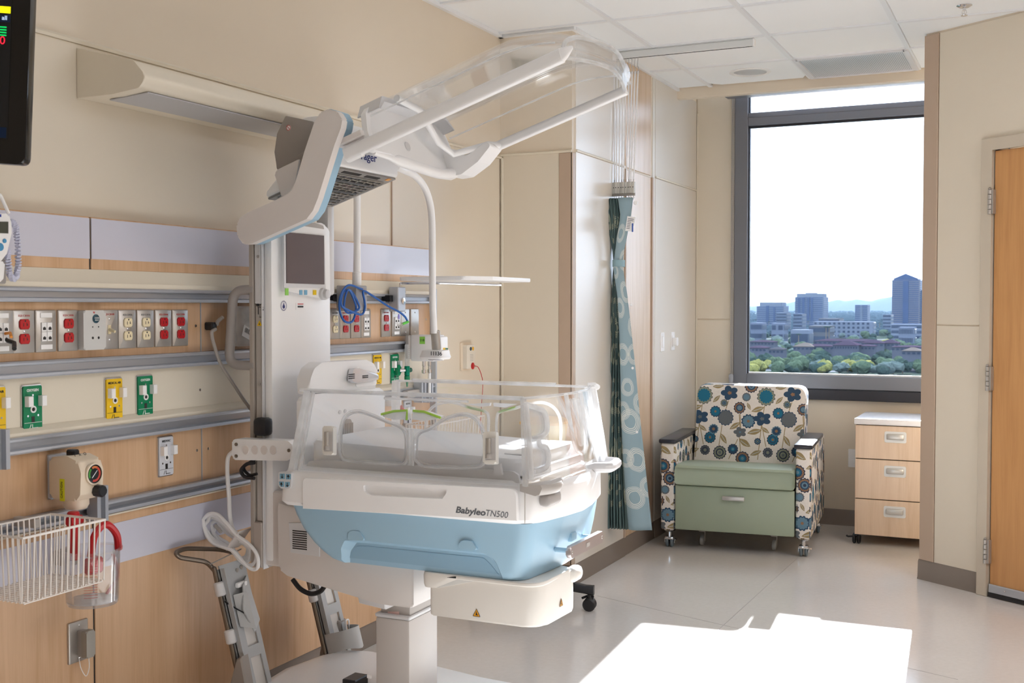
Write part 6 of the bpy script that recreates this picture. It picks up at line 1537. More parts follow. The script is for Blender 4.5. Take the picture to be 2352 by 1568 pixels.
# carriers, cords and hooks
HK = mat('hook_steel', (190, 190, 194), .3, metal=.8); CORD = mat('white_cord', (238, 238, 240), .4)
for i in range(10):
    u = i / 9; xt = ony(1404 + 62 * u, 150, CYC).x; xb_ = ony(1407 + 50 * u, 425, CYC).x; yj = CYC - .012 + .004 * math.sin(i * 2.1)
    xtop = ony(1406 + 60 * u, 130, CYC).x
    zc0, zc1, zh = ony(1430, 443, CYC).z, ony(1430, 418, CYC).z, 2.688
    G().tube([(xb_, yj, zc1 + .012), (xt, CYC - .002, zh - .06)], .0042, 6).build('cord', CORD, cur)
    g = G(); g.tube(pathr([(xt, CYC - .002, zh - .062), (xt + .004, CYC - .002, zh - .045), (xt - .004, CYC - .002, zh - .032), (xt, CYC - .002, zh + .012)], .006, 3), .0016, 5); g.tube([Vector((xt, CYC - .002, zh - .066)) + Vector((.007 * math.cos(k * PI / 4), 0, .008 * math.sin(k * PI / 4))) for k in range(8)], .0012, 4, closed=True); g.build('hook', HK, cur)
    cr = G().box(xb_ - .0068, xb_ + .0068, yj - .012, yj + .012, zc0 - .006, zc1 - .002, .002, 1).build('carrier', mat('carrier_grey', (200, 198, 192), .45), cur)
    G().lathe([(.0028, 0), (.0028, .0006)], (xb_, yj - .0121, (zc0 + zc1) / 2 - .002), (0, -1, 0), 8).build('carrier_hole', SLOT, cr)
    G().tube([(xb_, yj, zc1 - .004), (xb_, yj, zc1 + .014)], .0035, 6).build('swivel', HK, cur)
    G().tube([(xb_ + .002, yj, zc0 - .004), (xb_ - .003, yj, zc0 - .014), (xb_ + .002, yj, zc0 - .03), (xb_ + .002, CYC - .02, prof[0][0] - .004)], .0016, 5).build('drop_hook', HK, cur)
xa_, xc_ = ony(1405, 443, CYC).x, ony(1461, 443, CYC).x; zz_ = ony(1430, 448, CYC).z
G().box(xa_, xc_, CYC - .018, CYC - .006, zz_ - .006, zz_ + .006, .002, 1).build('spacer_bar', GREYP, cur)
G().lathe([(.011, 0), (.010, .006), (.004, .007), (.001, .004)], ony(1460, 466, CYC - .08), (0, -1, 0), 14).build('grommet', WHITE, cur)

# ================================================================== SLEEPER ARMCHAIR
def floral():
    t = NT('floral_upholstery'); tc = t.n('ShaderNodeTexCoord'); uv = t.vmath('MULTIPLY', tc.outputs['UV'], (1, 1, 0))
    PW, PH = .375, .50
    cre = lin((232, 226, 219)); navy = lin((52, 78, 104)); teal = lin((38, 112, 142)); steel = lin((104, 136, 156)); tan = lin((160, 142, 104)); slate = lin((104, 110, 116)); rust = lin((146, 112, 86)); sageg = lin((140, 146, 128)); dk = lin((58, 66, 84)); pale = lin((196, 200, 196))
    # one flower = distance from a wrapped centre, petals modulate the radius
    ng = D.node_groups.new('flower', 'ShaderNodeTree')
    for nm, ty in (('UV', 'NodeSocketVector'), ('Centre', 'NodeSocketVector'), ('Radius', 'NodeSocketFloat'), ('Petals', 'NodeSocketFloat'), ('Amp', 'NodeSocketFloat'), ('Squash', 'NodeSocketFloat')): ng.interface.new_socket(nm, in_out='INPUT', socket_type=ty)
    ng.interface.new_socket('q', in_out='OUTPUT', socket_type='NodeSocketFloat'); ng.interface.new_socket('ang', in_out='OUTPUT', socket_type='NodeSocketFloat')
    gi, go_ = ng.nodes.new('NodeGroupInput'), ng.nodes.new('NodeGroupOutput')
    h = NT.__new__(NT); h.t = ng
    d = h.vmath('WRAP', h.vmath('SUBTRACT', gi.outputs['UV'], gi.outputs['Centre']), (PW / 2, PH / 2, 1), (-PW / 2, -PH / 2, -1))
    sx = h.n('ShaderNodeSeparateXYZ'); h.l(d, sx.inputs[0]); y = h.math('MULTIPLY', sx.outputs[1], gi.outputs['Squash'])
    an = h.math('ARCTAN2', y, sx.outputs[0]); ln = h.math('SQRT', h.math('ADD', h.math('MULTIPLY', sx.outputs[0], sx.outputs[0]), h.math('MULTIPLY', y, y)))
    pet = h.math('ADD', 1.0, h.math('MULTIPLY', h.math('ABSOLUTE', h.math('SINE', h.math('MULTIPLY', an, gi.outputs['Petals']))), gi.outputs['Amp']))
    h.l(h.math('DIVIDE', ln, h.math('MULTIPLY', pet, gi.outputs['Radius'])), go_.inputs['q']); h.l(an, go_.inputs['ang'])
    col = cre
    M = .00078
    def pos(px, py): return ((px - 650) * M + .1, (700 - py) * M, 0)
    def rampc(q, stops): return t.ramp(q, stops, 'CONSTANT')
    def flower(px, py, r, pet, amp, stops, squash=1.0):
        nonlocal col
        nd = t.n('ShaderNodeGroup'); nd.node_tree = ng; t.l(uv, nd.inputs['UV']); nd.inputs['Centre'].default_value = pos(px, py); nd.inputs['Radius'].default_value = r * M; nd.inputs['Petals'].default_value = pet / 2; nd.inputs['Amp'].default_value = amp; nd.inputs['Squash'].default_value = squash
        q = nd.outputs['q']; col = t.mix(t.math('LESS_THAN', q, 1.0), col, rampc(q, stops)); return nd
    def leaf(px, py, L, rot, w=.38):
        nonlocal col
        L *= 1.3
        d = t.vmath('WRAP', t.vmath('SUBTRACT', uv, pos(px, py)), (PW / 2, PH / 2, 1), (-PW / 2, -PH / 2, -1))
        vr = t.n('ShaderNodeVectorRotate'); vr.rotation_type = 'Z_AXIS'; t.l(d, vr.inputs['Vector']); vr.inputs['Angle'].default_value = rot
        s = t.n('ShaderNodeSeparateXYZ'); t.l(vr.outputs[0], s.inputs[0]); ax = t.math('ABSOLUTE', t.math('DIVIDE', s.outputs[0], L * M)); ay = t.math('ABSOLUTE', t.math('DIVIDE', s.outputs[1], L * M * w))
        ins = t.math('LESS_THAN', t.math('ADD', t.math('POWER', ax, 1.7), ay), 1.0)
        vein = t.math('MULTIPLY', t.math('LESS_THAN', ay, .13), t.math('LESS_THAN', ax, .7))
        col = t.mix(ins, col, t.mix(vein, tan, pale))
    def stem(x0, y0, x1, y1):
        nonlocal col
        a, b = Vector(pos(x0, y0)), Vector(pos(x1, y1)); m = (a + b) / 2; L = (b - a).length / 2; ang = math.atan2(b.y - a.y, b.x - a.x)
        d = t.vmath('WRAP', t.vmath('SUBTRACT', uv, tuple(m)), (PW / 2, PH / 2, 1), (-PW / 2, -PH / 2, -1))
        vr = t.n('ShaderNodeVectorRotate'); vr.rotation_type = 'Z_AXIS'; t.l(d, vr.inputs['Vector']); vr.inputs['Angle'].default_value = -ang
        s = t.n('ShaderNodeSeparateXYZ'); t.l(vr.outputs[0], s.inputs[0])
        col = t.mix(t.math('MULTIPLY', t.math('LESS_THAN', t.math('ABSOLUTE', s.outputs[0]), L), t.math('LESS_THAN', t.math('ABSOLUTE', s.outputs[1]), .0022)), col, tan)
    for s in ((622, 470, 600, 740), (622, 470, 660, 640), (640, 330, 632, 400), (800, 490, 780, 660), (930, 400, 940, 520), (925, 590, 860, 745), (455, 380, 465, 520), (455, 570, 470, 690), (845, 300, 820, 380)): stem(*s)
    for l in ((590, 360, 40, -.35), (750, 288, 30, -.8), (570, 530, 44, -.25), (650, 515, 30, .6), (815, 590, 36, 1.0), (900, 490, 38, -.6), (500, 615, 40, .6), (585, 690, 36, -.4), (520, 338, 24, 1.1), (760, 190, 34, -.1), (975, 620, 36, .6)): leaf(*l)
    ring = lambda a, b, c, e: [(0, e), (.22, c), (.42, b), (.62, a), (.84, dk)]
    flower(650, 262, 60, 14, .18, [(0, teal), (.16, teal), (.45, teal), (.74, sageg), (.93, dk)])
    flower(825, 430, 55, 14, .14, [(0, slate), (.5, slate), (.8, slate), (.9, navy)])
    flower(625, 430, 46, 5, .55, [(0, slate), (.25, navy), (.6, navy)], 1.3)
    flower(850, 240, 46, 5, .5, [(0, rust), (.25, navy), (.6, navy)], 1.2)
    flower(460, 537, 34, 5, .5, [(0, steel), (.2, slate), (.6, slate)], 1.25)
    flower(535, 183, 46, 14, .16, ring(rust, navy, steel, dk)); flower(450, 352, 40, 12, .16, ring(rust, navy, steel, steel))
    flower(520, 452, 46, 12, .2, [(0, rust), (.2, steel), (.5, steel), (.8, navy)]); flower(745, 385, 38, 12, .16, [(0, rust), (.2, teal), (.55, teal), (.8, navy)])
    flower(710, 585, 40, 12, .14, ring(teal, navy, teal, rust)); flower(735, 520, 34, 12, .16, [(0, rust), (.3, navy), (.6, navy), (.8, steel)])
    flower(790, 697, 46, 14, .14, ring(sageg, dk, sageg, slate)); flower(675, 683, 34, 12, .14, ring(slate, dk, slate, sageg)); flower(890, 668, 36, 12, .14, ring(navy, navy, teal, steel))
    flower(500, 268, 30, 14, .14, [(0, steel), (.3, steel), (.7, slate)]); flower(810, 318, 25, 10, .16, ring(sageg, navy, steel, dk)); flower(596, 602, 22, 10, .2, ring(navy, steel, navy, sageg)); flower(485, 735, 48, 14, .14, ring(rust, navy, teal, steel))
    # line work inside the big blossoms
    v = t.n('ShaderNodeTexVoronoi'); v.feature = 'DISTANCE_TO_EDGE'; t.l(uv, v.inputs['Vector']); v.inputs['Scale'].default_value = 62
    col = t.mix(t.math('MULTIPLY', t.math('LESS_THAN', v.outputs[0], .05), .05), col, dk)
    t.bsdf(col, .75, 0, .25, normal=t.bump(t.noise(t.coords(), 700, 1), .08, .0006))
    MATS['floral'] = t.m; return t.m
FLO = floral()
ch = thing('armchair', 'floral upholstered sleeper armchair with sage green vinyl seat under the window', 'armchair', (-1.568, 6.318, 0), math.radians(4.8))
def cb_(name, m, *a, b=.02, seg=3, par=ch, ang=40, uv=False): return G().box(*a, b, seg).build(name, m, par, True, ang, uv)
for sgn in (-1, 1):
    xa0, xa1 = sorted((sgn * .418, sgn * .336))
    cb_('arm_panel', FLO, xa0, xa1, -.03, .80, .105, .605, b=.014, uv=True)
    cb_('arm_cap', mat('dark_walnut_cap', (40, 40, 50), .28), xa0 - .010, xa1 + .010, -.042, .60, .603, .628, b=.008, seg=2)
# backrest, slightly reclined
g = G(); yb0, yb1, z0, z1, rec = .43, .63, .36, .905, .10
ring = rpoly([(-.328, z0), (.328, z0), (.334, z1 - .02), (.315, z1), (-.300, z1 + .004), (-.328, z1 - .03)], [0, 0, .05, .03, .04, .04], 4)
ring = rpoly([(-.325, z0), (.328, z0), (.332, z1), (-.318, z1 + .004)], [.0, .0, .06, .06], 5)
def rr(y, ins, k): return [(x * (1 - ins), y + rec * (z - z0) / (z1 - z0) * k, z0 + (z - z0) * (1 - ins * .6)) for x, z in ring]
g.loft([rr(yb0 + .0, .035, 1), rr(yb0 + .006, .008, 1), rr(yb0 + .03, 0, 1), rr(yb1 - .03, 0, .9), rr(yb1, .03, .9)])
bk = g.build('backrest', FLO, ch, True, 45, True)
cb_('back_panel', FLO, -.33, .33, .66, .80, .12, .60, b=.014, uv=True)
cb_('side_zip_flap', mat('pale_tab', (196, 196, 200), .6), .326, .338, .56, .60, .74, .80, b=.003, seg=1)
g = G(); rings = []
for y, zt, zb_, ins in ((-.050, .462, .388, .012), (-.060, .472, .378, 0), (-.052, .484, .373, 0), (-.02, .490, .371, 0), (.22, .478, .371, 0), (.47, .45, .371, 0)):
    rings.append([(x, y, z) for x, z in rrect(-.332 + ins, .332 - ins, zb_, zt, .02, 4)])
g.loft(rings); g.build('seat_cushion', SAGE, ch, True, 45)
cb_('front_panel', SAGE, -.332, .332, -.040, -.015, .115, .369, b=.008, seg=2)
cb_('under_frame', BLACK, -.32, .32, .0, .74, .12, .36, b=.004, seg=1)
hd_ = cb_('pull_handle', mat('satin_nickel', (200, 198, 196), .3, metal=.7), -.062, .062, -.062, -.050, .300, .324, b=.004, seg=2)
g = G()
for x in (-.05, .05): g.box(x - .008, x + .008, -.052, -.038, .306, .318)
g.build('handle_post', STEEL, hd_, True)
def twin_caster(x, y, big=True, z0=.105):
    r = .032 if big else .028
    c = thing('caster', None, None); c.parent = ch; c.location = (0, 0, 0)
    G().lathe([(.03, 0), (.034, -.006), (.026, -.014), (.012, -.018)], (x, y, z0), ZV, 18).build('caster_socket', CHROME, c, True)
    for s in (-1, 1): G().cyl((x + s * .005, y + .01, r), (x + s * .022, y + .01, r), r, 20, .006).build('wheel', mat('blue_grey_tread', (104, 116, 124), .5), c, True)
    g = G(); g.box(x - .026, x + .026, y - .018, y + .03, r + .012, r + .03, .006, 2); g.box(x - .03, x - .024, y - .004, y + .024, r - .008, r + .02, .002, 1); g.box(x + .024, x + .03, y - .004, y + .024, r - .008, r + .02, .002, 1); g.cyl((x, y, r + .02), (x, y, z0 - .012), .010, 10); g.tube([(x + .03, y - .01, r + .012), (x + .042, y - .018, r + .018)], .005, 6)
    g.build('caster_fork', CHROME, c, True)
for x in (-.375, .377): twin_caster(x, .02); twin_caster(x, .72)
def fixed(x, y):
    c = thing('glide_caster', None, None); c.parent = ch
    G().cyl((x - .013, y, .030), (x + .009, y, .030), .030, 18, .005).build('wheel', mat('grey_tread', (176, 176, 174), .5), c, True)
    g = G(); g.box(x + .010, x + .013, y + .0, y + .02, .025, .10); g.box(x - .02, x + .018, y - .016, y + .02, .08, .118, .002, 1); g.build('caster_plate', GREYP, c, True)
fixed(-.205, .13); fixed(.205, .13)

# ================================================================== DRAWER CABINET
cbn = thing('drawer_cabinet', 'pale maple mobile cabinet with three drawers and white top beside the armchair', 'cabinet', (-.74, 7.03, 0))
fx0, fx1, fy = -.989, -.49, 6.83
cabz = [(.505, .697), (.272, .500), (.060, .267)]
G().box(fx0 + .002, fx1 - .002, fy + .018, 7.26, .060, .700, .001, 1).build('carcass', MAPLEP, cbn)
G().box(fx0 + .004, fx1 - .004, fy + .010, fy + .02, .055, .699).build('shadow_gap', SLOT, cbn)
G().box(fx0 - .006, fx1 + .006, fy - .012, 7.28, .702, .736, .004, 2).build('top', mat('white_laminate_top', (232, 232, 236), .3), cbn)
for z0, z1 in cabz:
    dz = G().box(fx0, fx1, fy, fy + .02, z0, z1, .0015, 1).build('drawer', MAPLEP, cbn)
    cx0, cz = -.767 + .0, z1 - .062
    pl_ = G()
    pl_.plate((cx0, fy - .0005, cz), XV, ZV, rrect(-.060, .060, -.032, .032, .010), .003, .001)
    hp_ = pl_.build('handle', mat('white_nickel', (222, 222, 220), .35, metal=.3), dz)
    G().box(cx0 - .048, cx0 + .048, fy - .005, fy - .003, cz - .020, cz + .018, .0008, 1).build('recess_shadow', GREYP, hp_) if False else None
    G().box(cx0 - .048, cx0 + .048, fy - .018, fy - .003, cz - .014, cz + .018, .006, 2).build('pull_bar', mat('nickel', (206, 204, 200), .3, metal=.6), dz)
for x in (fx0 + .008, fx1 - .04):
    for y in (fy + .03, 7.2):
        c = thing('cabinet_caster', None, None); c.parent = cbn
        c.location = (0, 0, 0)
        for s in (-1, 1): G().cyl((x + s * .004, y, .031), (x + s * .022, y, .031), .031, 18, .006).build('wheel', BLACK, c)
        g = G(); g.box(x - .016, x + .016, y - .016, y + .016, .040, .0605, .006, 1); g.tube([(x - .01, y - .02, .045), (x - .045, y - .026, .042), (x - .055, y - .026, .048)], .006, 6); g.build('caster_body', BLACK, c)
# ================================================================== THE CITY BEYOND THE WINDOW
GZ = -34.0
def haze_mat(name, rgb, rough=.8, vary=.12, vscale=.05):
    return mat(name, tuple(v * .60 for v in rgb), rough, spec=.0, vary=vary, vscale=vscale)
HYD = None
# ground
t = NT('city_ground'); co = t.coords((1, 1, 1))
f = t.noise(co, .012, 6, .65)
col = t.ramp(f, [(.38, lin((34, 44, 38))), (.5, lin((52, 58, 52))), (.56, lin((90, 92, 98))), (.66, lin((44, 52, 44)))])
t.bsdf(col, .9, 0, .0); GRD = t.m
ground = struct(G().box(-6500, 2500, 30, 9500, GZ - 20, GZ).build('ground', GRD))
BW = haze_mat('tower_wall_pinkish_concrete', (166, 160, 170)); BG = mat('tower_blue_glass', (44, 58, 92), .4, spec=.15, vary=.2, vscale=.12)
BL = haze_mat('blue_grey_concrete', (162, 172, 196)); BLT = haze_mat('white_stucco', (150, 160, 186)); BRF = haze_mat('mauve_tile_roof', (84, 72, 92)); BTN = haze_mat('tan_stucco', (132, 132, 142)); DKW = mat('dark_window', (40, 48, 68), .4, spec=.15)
def P3(px, py, y): return ony(px, py, y)
def tower(label, px0, px1, pyt, pyb, y, depth, floors, wm=BW, gm=BG, top=None, cols=None, name='office_tower'):
    a, b = P3(px0, pyt, y), P3(px1, pyt, y); zt = a.z; zb = min(P3(px0, pyb, y).z, GZ + 4); zb = GZ
    t = thing(name, label, 'building', ((a.x + b.x) / 2, y + depth / 2, GZ))
    G().box(a.x, b.x, y, y + depth, zb, zt).build('body', wm, t, ang=0)
    hgt = (zt - zb) / floors; g = G()
    for k in range(floors):
        z = zb + hgt * (k + .28)
        for x0, x1 in (cols or [(0.02, 0.98)]):
            g.box(a.x + (b.x - a.x) * x0, a.x + (b.x - a.x) * x1, y - .4, y + .2, z, z + hgt * .5)
        g.box(b.x - .2, b.x + .4, y + depth * .03, y + depth * .97, z, z + hgt * .5)
    tag(g.build('window_band', gm, t, ang=0), kind='stuff')
    return t, a, b, zt
def fin(t, px0, px1, py0, py1, y, d, m, nm): 
    a, b = P3(px0, py1, y), P3(px1, py0, y); return G().box(a.x, b.x, y, y + d, a.z, b.z).build(nm, m, t, ang=0)
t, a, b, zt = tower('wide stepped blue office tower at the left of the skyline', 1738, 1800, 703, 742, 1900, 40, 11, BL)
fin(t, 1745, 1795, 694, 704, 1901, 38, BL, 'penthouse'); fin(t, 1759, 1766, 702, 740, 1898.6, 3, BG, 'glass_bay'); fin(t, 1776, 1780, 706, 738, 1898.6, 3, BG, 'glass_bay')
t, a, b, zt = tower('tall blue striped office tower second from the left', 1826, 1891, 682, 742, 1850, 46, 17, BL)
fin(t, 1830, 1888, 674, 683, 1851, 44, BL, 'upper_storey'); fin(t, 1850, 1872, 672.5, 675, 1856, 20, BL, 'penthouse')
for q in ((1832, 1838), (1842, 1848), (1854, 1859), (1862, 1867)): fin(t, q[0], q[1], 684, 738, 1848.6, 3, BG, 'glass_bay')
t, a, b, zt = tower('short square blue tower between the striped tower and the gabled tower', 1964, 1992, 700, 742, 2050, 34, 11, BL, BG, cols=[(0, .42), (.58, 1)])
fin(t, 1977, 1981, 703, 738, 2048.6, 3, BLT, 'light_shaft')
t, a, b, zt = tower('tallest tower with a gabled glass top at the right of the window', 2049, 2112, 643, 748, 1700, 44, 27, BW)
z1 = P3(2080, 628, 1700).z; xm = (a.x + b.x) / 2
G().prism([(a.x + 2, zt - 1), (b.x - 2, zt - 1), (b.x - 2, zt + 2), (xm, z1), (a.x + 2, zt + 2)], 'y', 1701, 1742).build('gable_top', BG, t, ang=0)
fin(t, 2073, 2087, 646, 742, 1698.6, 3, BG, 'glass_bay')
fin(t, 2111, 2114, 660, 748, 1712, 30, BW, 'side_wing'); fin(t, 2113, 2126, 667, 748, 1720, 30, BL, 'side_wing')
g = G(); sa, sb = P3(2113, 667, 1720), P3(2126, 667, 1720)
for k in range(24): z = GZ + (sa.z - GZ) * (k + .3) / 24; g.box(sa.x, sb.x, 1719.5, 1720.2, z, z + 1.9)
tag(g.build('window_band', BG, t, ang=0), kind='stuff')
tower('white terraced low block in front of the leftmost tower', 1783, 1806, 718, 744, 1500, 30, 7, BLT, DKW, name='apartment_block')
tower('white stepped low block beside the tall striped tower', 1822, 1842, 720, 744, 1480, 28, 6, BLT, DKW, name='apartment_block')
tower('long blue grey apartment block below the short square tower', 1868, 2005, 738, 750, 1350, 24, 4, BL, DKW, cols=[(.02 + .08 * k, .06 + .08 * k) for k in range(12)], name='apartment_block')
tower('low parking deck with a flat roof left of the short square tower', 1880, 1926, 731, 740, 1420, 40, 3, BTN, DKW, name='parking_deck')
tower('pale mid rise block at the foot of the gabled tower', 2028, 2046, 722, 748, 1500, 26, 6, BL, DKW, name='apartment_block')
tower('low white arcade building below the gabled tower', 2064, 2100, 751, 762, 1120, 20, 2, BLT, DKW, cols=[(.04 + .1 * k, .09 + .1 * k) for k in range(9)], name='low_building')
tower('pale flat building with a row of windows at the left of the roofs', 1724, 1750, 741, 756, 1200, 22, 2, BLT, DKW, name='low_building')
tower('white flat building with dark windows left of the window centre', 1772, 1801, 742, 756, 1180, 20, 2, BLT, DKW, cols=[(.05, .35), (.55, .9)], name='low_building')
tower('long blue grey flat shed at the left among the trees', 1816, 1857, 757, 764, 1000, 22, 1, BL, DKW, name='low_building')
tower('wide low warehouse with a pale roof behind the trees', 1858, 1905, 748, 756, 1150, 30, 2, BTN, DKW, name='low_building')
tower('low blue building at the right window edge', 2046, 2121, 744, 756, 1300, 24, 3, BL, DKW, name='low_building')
# mauve roofed complex: each wing with walls, hip roof, windows
def hiphouse(label, px0, px1, pyr, pye, pyb, y, depth, wm=haze_mat('grey_stucco', (128, 132, 150)), rm=BRF, name='tiled_house', wins=6, group=None):
    a, b = P3(px0, pye, y), P3(px1, pye, y); zb = min(P3(px0, pyb, y).z, a.z - 2.5); zr = P3(px0, pyr, y + depth / 2).z
    t = thing(name, label, 'building', ((a.x + b.x) / 2, y + depth / 2, zb), group=group)
    G().box(a.x + .6, b.x - .6, y + .6, y + depth - .6, GZ, a.z).build('walls', wm, t, ang=0)
    L = b.x - a.x; ins = min(L * .42, depth * .5)
    G().loft([[(a.x, y, a.z), (b.x, y, a.z), (b.x, y + depth, a.z), (a.x, y + depth, a.z)], [(a.x, y, a.z + .25), (b.x, y, a.z + .25), (b.x, y + depth, a.z + .25), (a.x, y + depth, a.z + .25)], [(a.x + ins, y + depth * .49, zr), (b.x - ins, y + depth * .49, zr), (b.x - ins, y + depth * .51, zr), (a.x + ins, y + depth * .51, zr)]]).build('roof', rm, t, ang=0)
    hw = a.z - zb
    for k in range(wins):
        x = a.x + L * (k + .5) / wins; w = min(1.0, L / wins * .3)
        G().box(x - w, x + w, y + .4, y + .65, zb + hw * .30, zb + hw * .75).build('window', DKW, t, ang=0)
    return t
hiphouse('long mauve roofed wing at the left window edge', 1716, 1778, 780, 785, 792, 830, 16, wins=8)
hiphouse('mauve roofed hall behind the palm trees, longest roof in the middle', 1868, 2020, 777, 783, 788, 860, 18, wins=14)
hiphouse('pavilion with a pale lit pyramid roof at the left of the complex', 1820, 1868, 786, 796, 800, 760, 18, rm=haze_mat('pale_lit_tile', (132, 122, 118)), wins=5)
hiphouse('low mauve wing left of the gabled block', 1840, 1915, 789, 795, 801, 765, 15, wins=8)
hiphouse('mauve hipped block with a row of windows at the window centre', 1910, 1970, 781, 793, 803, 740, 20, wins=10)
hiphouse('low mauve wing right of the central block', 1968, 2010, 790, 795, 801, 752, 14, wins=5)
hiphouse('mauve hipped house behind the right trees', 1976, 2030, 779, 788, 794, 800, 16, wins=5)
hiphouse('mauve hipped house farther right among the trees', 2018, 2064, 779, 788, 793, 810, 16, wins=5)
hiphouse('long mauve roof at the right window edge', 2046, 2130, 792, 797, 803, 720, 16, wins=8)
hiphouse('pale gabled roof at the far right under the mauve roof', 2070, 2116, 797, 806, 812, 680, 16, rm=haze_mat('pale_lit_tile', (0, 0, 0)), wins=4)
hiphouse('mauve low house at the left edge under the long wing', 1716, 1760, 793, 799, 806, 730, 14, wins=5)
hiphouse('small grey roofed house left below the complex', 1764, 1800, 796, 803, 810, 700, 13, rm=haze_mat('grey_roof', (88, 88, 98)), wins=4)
GRY = haze_mat('grey_roof', (0, 0, 0))
random.seed(11)
for i, (px, py) in enumerate(((1738, 842), (1728, 822), (1860, 821), (1935, 842), (1952, 848), (2062, 845), (2048, 838), (2112, 820), (2105, 836), (2090, 850), (1870, 843), (2000, 850), (1790, 835), (1885, 832))):
    p = onz(px, py + 5, GZ); w = 20 + random.random() * 8
    hiphouse('grey roofed house among near trees, ' + ('by the left window edge', 'left, above the sill trees', 'left of the window centre', 'near the sill at the window centre', 'near the sill right of centre', 'right, behind two trees', 'right of centre, higher up', 'at the right window edge, higher one', 'at the right window edge, lower one', 'near the sill on the right', 'low left of the window centre', 'low right of the window centre', 'between left window edge and pale pavilion', 'below the mauve central block')[i], px - w, px + w, py - 5, py + 1, py + 5, p.y, 12, rm=GRY, wins=4, group='grey roofed houses among the trees')
# trees
def crown_mesh(seed, lobes, squash=1.0):
    rnd = random.Random(seed); bm = bmesh.new()
    for k in range(lobes):
        r = .5 if lobes == 1 else .30 + .2 * rnd.random(); a = rnd.random() * 6.28; d = 0 if k == 0 else .32
        M4 = Matrix.Translation((math.cos(a) * d, math.sin(a) * d, .55 + (rnd.random() - .5) * .35)) @ Matrix.Diagonal((r, r, r * squash, 1))
        v = bmesh.ops.create_icosphere(bm, subdivisions=2, radius=1.0, matrix=M4)['verts']
        for q in v: q.co += Vector((rnd.uniform(-1, 1), rnd.uniform(-1, 1), rnd.uniform(-1, 1))) * .075
    me = D.meshes.new('crown'); bm.to_mesh(me); bm.free(); return me
def leafmat(name, a, b):
    t = NT(name); co = t.coords(); f = t.noise(co, 7.0, 4, .7)
    t.bsdf(t.ramp(f, [(.35, lin([v * .66 for v in a])), (.65, lin([v * .72 for v in b]))]), .8, 0, .0); return t.m
kinds = {'dark': ('dark round leafed tree among the city trees', leafmat('leaf_dark', (50, 70, 70), (84, 104, 94)), 'dark green city trees'),
         'mid': ('mid green bushy tree among the city trees', leafmat('leaf_mid', (78, 100, 82), (112, 130, 104)), 'mid green city trees'),
         'lime': ('yellow green tree in bloom among the city trees', leafmat('leaf_lime', (130, 138, 82), (180, 176, 104)), 'yellow green city trees'),
         'grey': ('grey green loose tree among the city trees', leafmat('leaf_grey', (98, 116, 116), (130, 146, 142)), 'grey green city trees')}
BARK = mat('tree_bark', (96, 84, 72), .9)
tm = D.meshes.new('trunk'); bmt = bmesh.new(); bmesh.ops.create_cone(bmt, cap_ends=True, segments=6, radius1=.05, radius2=.03, depth=.4, matrix=Matrix.Translation((0, 0, .2))); bmt.to_mesh(tm); bmt.free(); tm.materials.append(BARK)
crowns = {}
for k, (lab, m, grp) in kinds.items():
    crowns[k] = []
    for s in range(3):
        me = crown_mesh(hash(k) % 1 + s * 7 + len(k), 4 if s else 3, .8 + .15 * s); me.materials.append(m); crowns[k].append(me)
def plant(kind, p, h, w):
    lab, m, grp = kinds[kind]
    o = thing('city_tree', lab, 'tree', p, random.random() * 6, grp); o.scale = (w, w, h)
    c = D.objects.new('crown', random.choice(crowns[kind])); COL.objects.link(c); c.parent = o
    c = D.objects.new('trunk', tm); COL.objects.link(c); c.parent = o
random.seed(5)
n = 0
while n < 280:
    u = random.random(); py = 748 + (862 - 748) * u ** .85; px = random.uniform(1712, 2128)
    p = onz(px, py, GZ)
    k = random.choices(['dark', 'mid', 'lime', 'grey'], [4, 3, .45 + (1.6 if py > 838 else 0), 2])[0]
    if 777 < py < 797 and random.random() < .45: continue
    h = random.uniform(4.5, 7.8); plant(k, p, h, h * random.uniform(.9, 1.35)); n += 1
# palms
def palm(px, py, h):
    p = onz(px, py, GZ); o = thing('palm_tree', 'thin tall palm tree standing above the mauve roofs', 'tree', p, 0, 'palm trees in the city')
    G().tube([p, p + Vector((0, 0, h))], .35, 5).build('palm_trunk', BARK, o)
    g = G(); c = p + Vector((0, 0, h))
    for k in range(9):
        a = k * .7; d = Vector((math.cos(a), math.sin(a), 0)); w = Vector((-d.y, d.x, 0)) * .5
        g.loft([[c - w * .4, c + w * .4, c + Vector((0, 0, .2))], [c + d * 1.6 + w + Vector((0, 0, .9)), c + d * 1.6 - w + Vector((0, 0, .9)), c + d * 1.6 + Vector((0, 0, 1.1))], [c + d * 2.6 + Vector((0, 0, -.5)), c + d * 2.6 + w * .1 + Vector((0, 0, -.5)), c + d * 2.6 + Vector((0, 0, -.4))]])
    g.build('fronds', kinds['dark'][1], o, ang=0)
random.seed(3)
for px, py, h in ((1834, 806, 13), (1897, 806, 19), (1904, 806, 19), (1840, 758, 12), (1856, 757, 13), (1893, 757, 12), (2012, 758, 12), (2020, 762, 13), (2036, 764, 14), (1975, 772, 12), (1766, 755, 11), (1808, 752, 10)): palm(px, py, h)
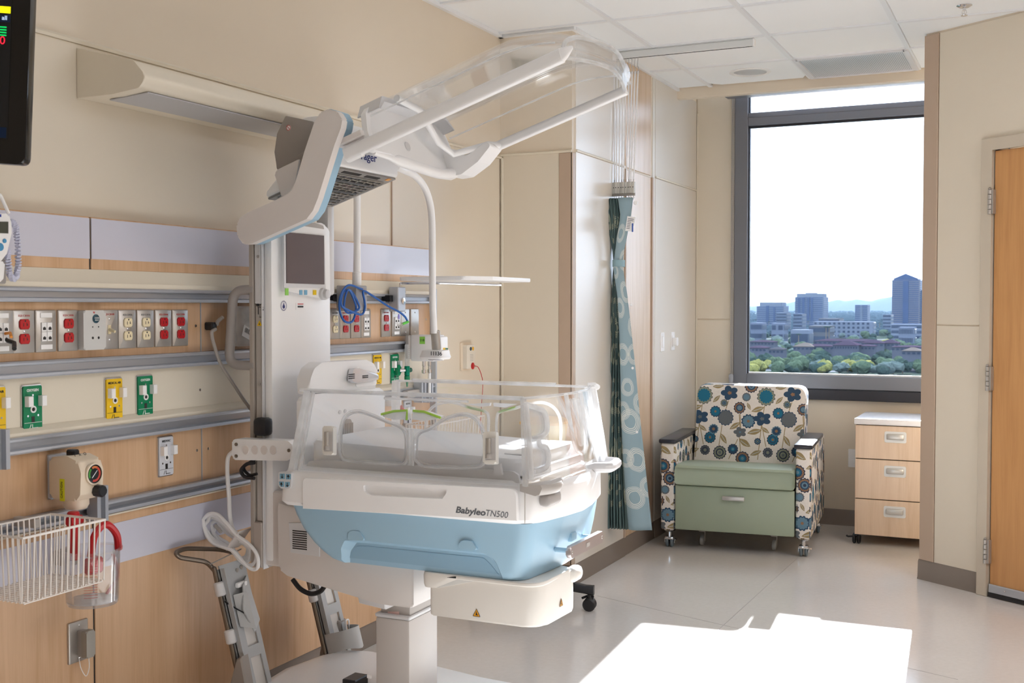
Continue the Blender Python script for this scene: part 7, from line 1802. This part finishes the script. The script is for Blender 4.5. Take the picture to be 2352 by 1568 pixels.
# the rest of the canopy towards the horizon
random.seed(9); bm = bmesh.new()
for k in range(2600):
    py = 709 + (772 - 709) * random.random() ** 1.5; px = random.uniform(1690, 2140); p = onz(px, py, GZ)
    s = random.uniform(4, 8) * (1.0 if p.y < 2500 else 1.5)
    bmesh.ops.create_icosphere(bm, subdivisions=1, radius=1.0, matrix=Matrix.Translation(p + Vector((0, 0, s * .5))) @ Matrix.Diagonal((s, s, s * random.uniform(.6, .9), 1)))
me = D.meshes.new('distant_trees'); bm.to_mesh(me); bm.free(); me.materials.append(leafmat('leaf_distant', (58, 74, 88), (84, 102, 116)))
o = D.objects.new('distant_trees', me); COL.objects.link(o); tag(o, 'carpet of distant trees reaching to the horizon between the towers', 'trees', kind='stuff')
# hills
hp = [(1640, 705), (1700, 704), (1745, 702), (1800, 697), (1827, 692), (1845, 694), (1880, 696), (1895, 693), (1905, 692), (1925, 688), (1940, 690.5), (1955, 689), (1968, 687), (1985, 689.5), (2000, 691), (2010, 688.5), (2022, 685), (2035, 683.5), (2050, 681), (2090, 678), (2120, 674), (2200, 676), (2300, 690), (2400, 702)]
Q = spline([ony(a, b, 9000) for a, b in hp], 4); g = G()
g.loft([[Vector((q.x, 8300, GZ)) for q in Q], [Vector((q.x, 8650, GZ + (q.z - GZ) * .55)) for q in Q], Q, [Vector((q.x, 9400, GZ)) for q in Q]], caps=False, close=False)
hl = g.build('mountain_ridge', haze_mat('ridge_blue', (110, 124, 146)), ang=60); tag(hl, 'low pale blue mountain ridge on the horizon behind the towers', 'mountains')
# haze in the air over the city
t = NT('city_haze'); v = t.n('ShaderNodeVolumeScatter'); v.inputs['Color'].default_value = (.5, .74, 1.0, 1); v.inputs['Density'].default_value = .000018; v.inputs['Anisotropy'].default_value = 0.0
t.l(v.outputs[0], t.out.inputs['Volume'])
hz = G().box(-6500, 2500, 60, 9600, GZ - 30, 260).build('city_haze', t.m, ang=0); tag(hz, 'thin blue daylight haze lying over the whole city', 'haze', kind='stuff')
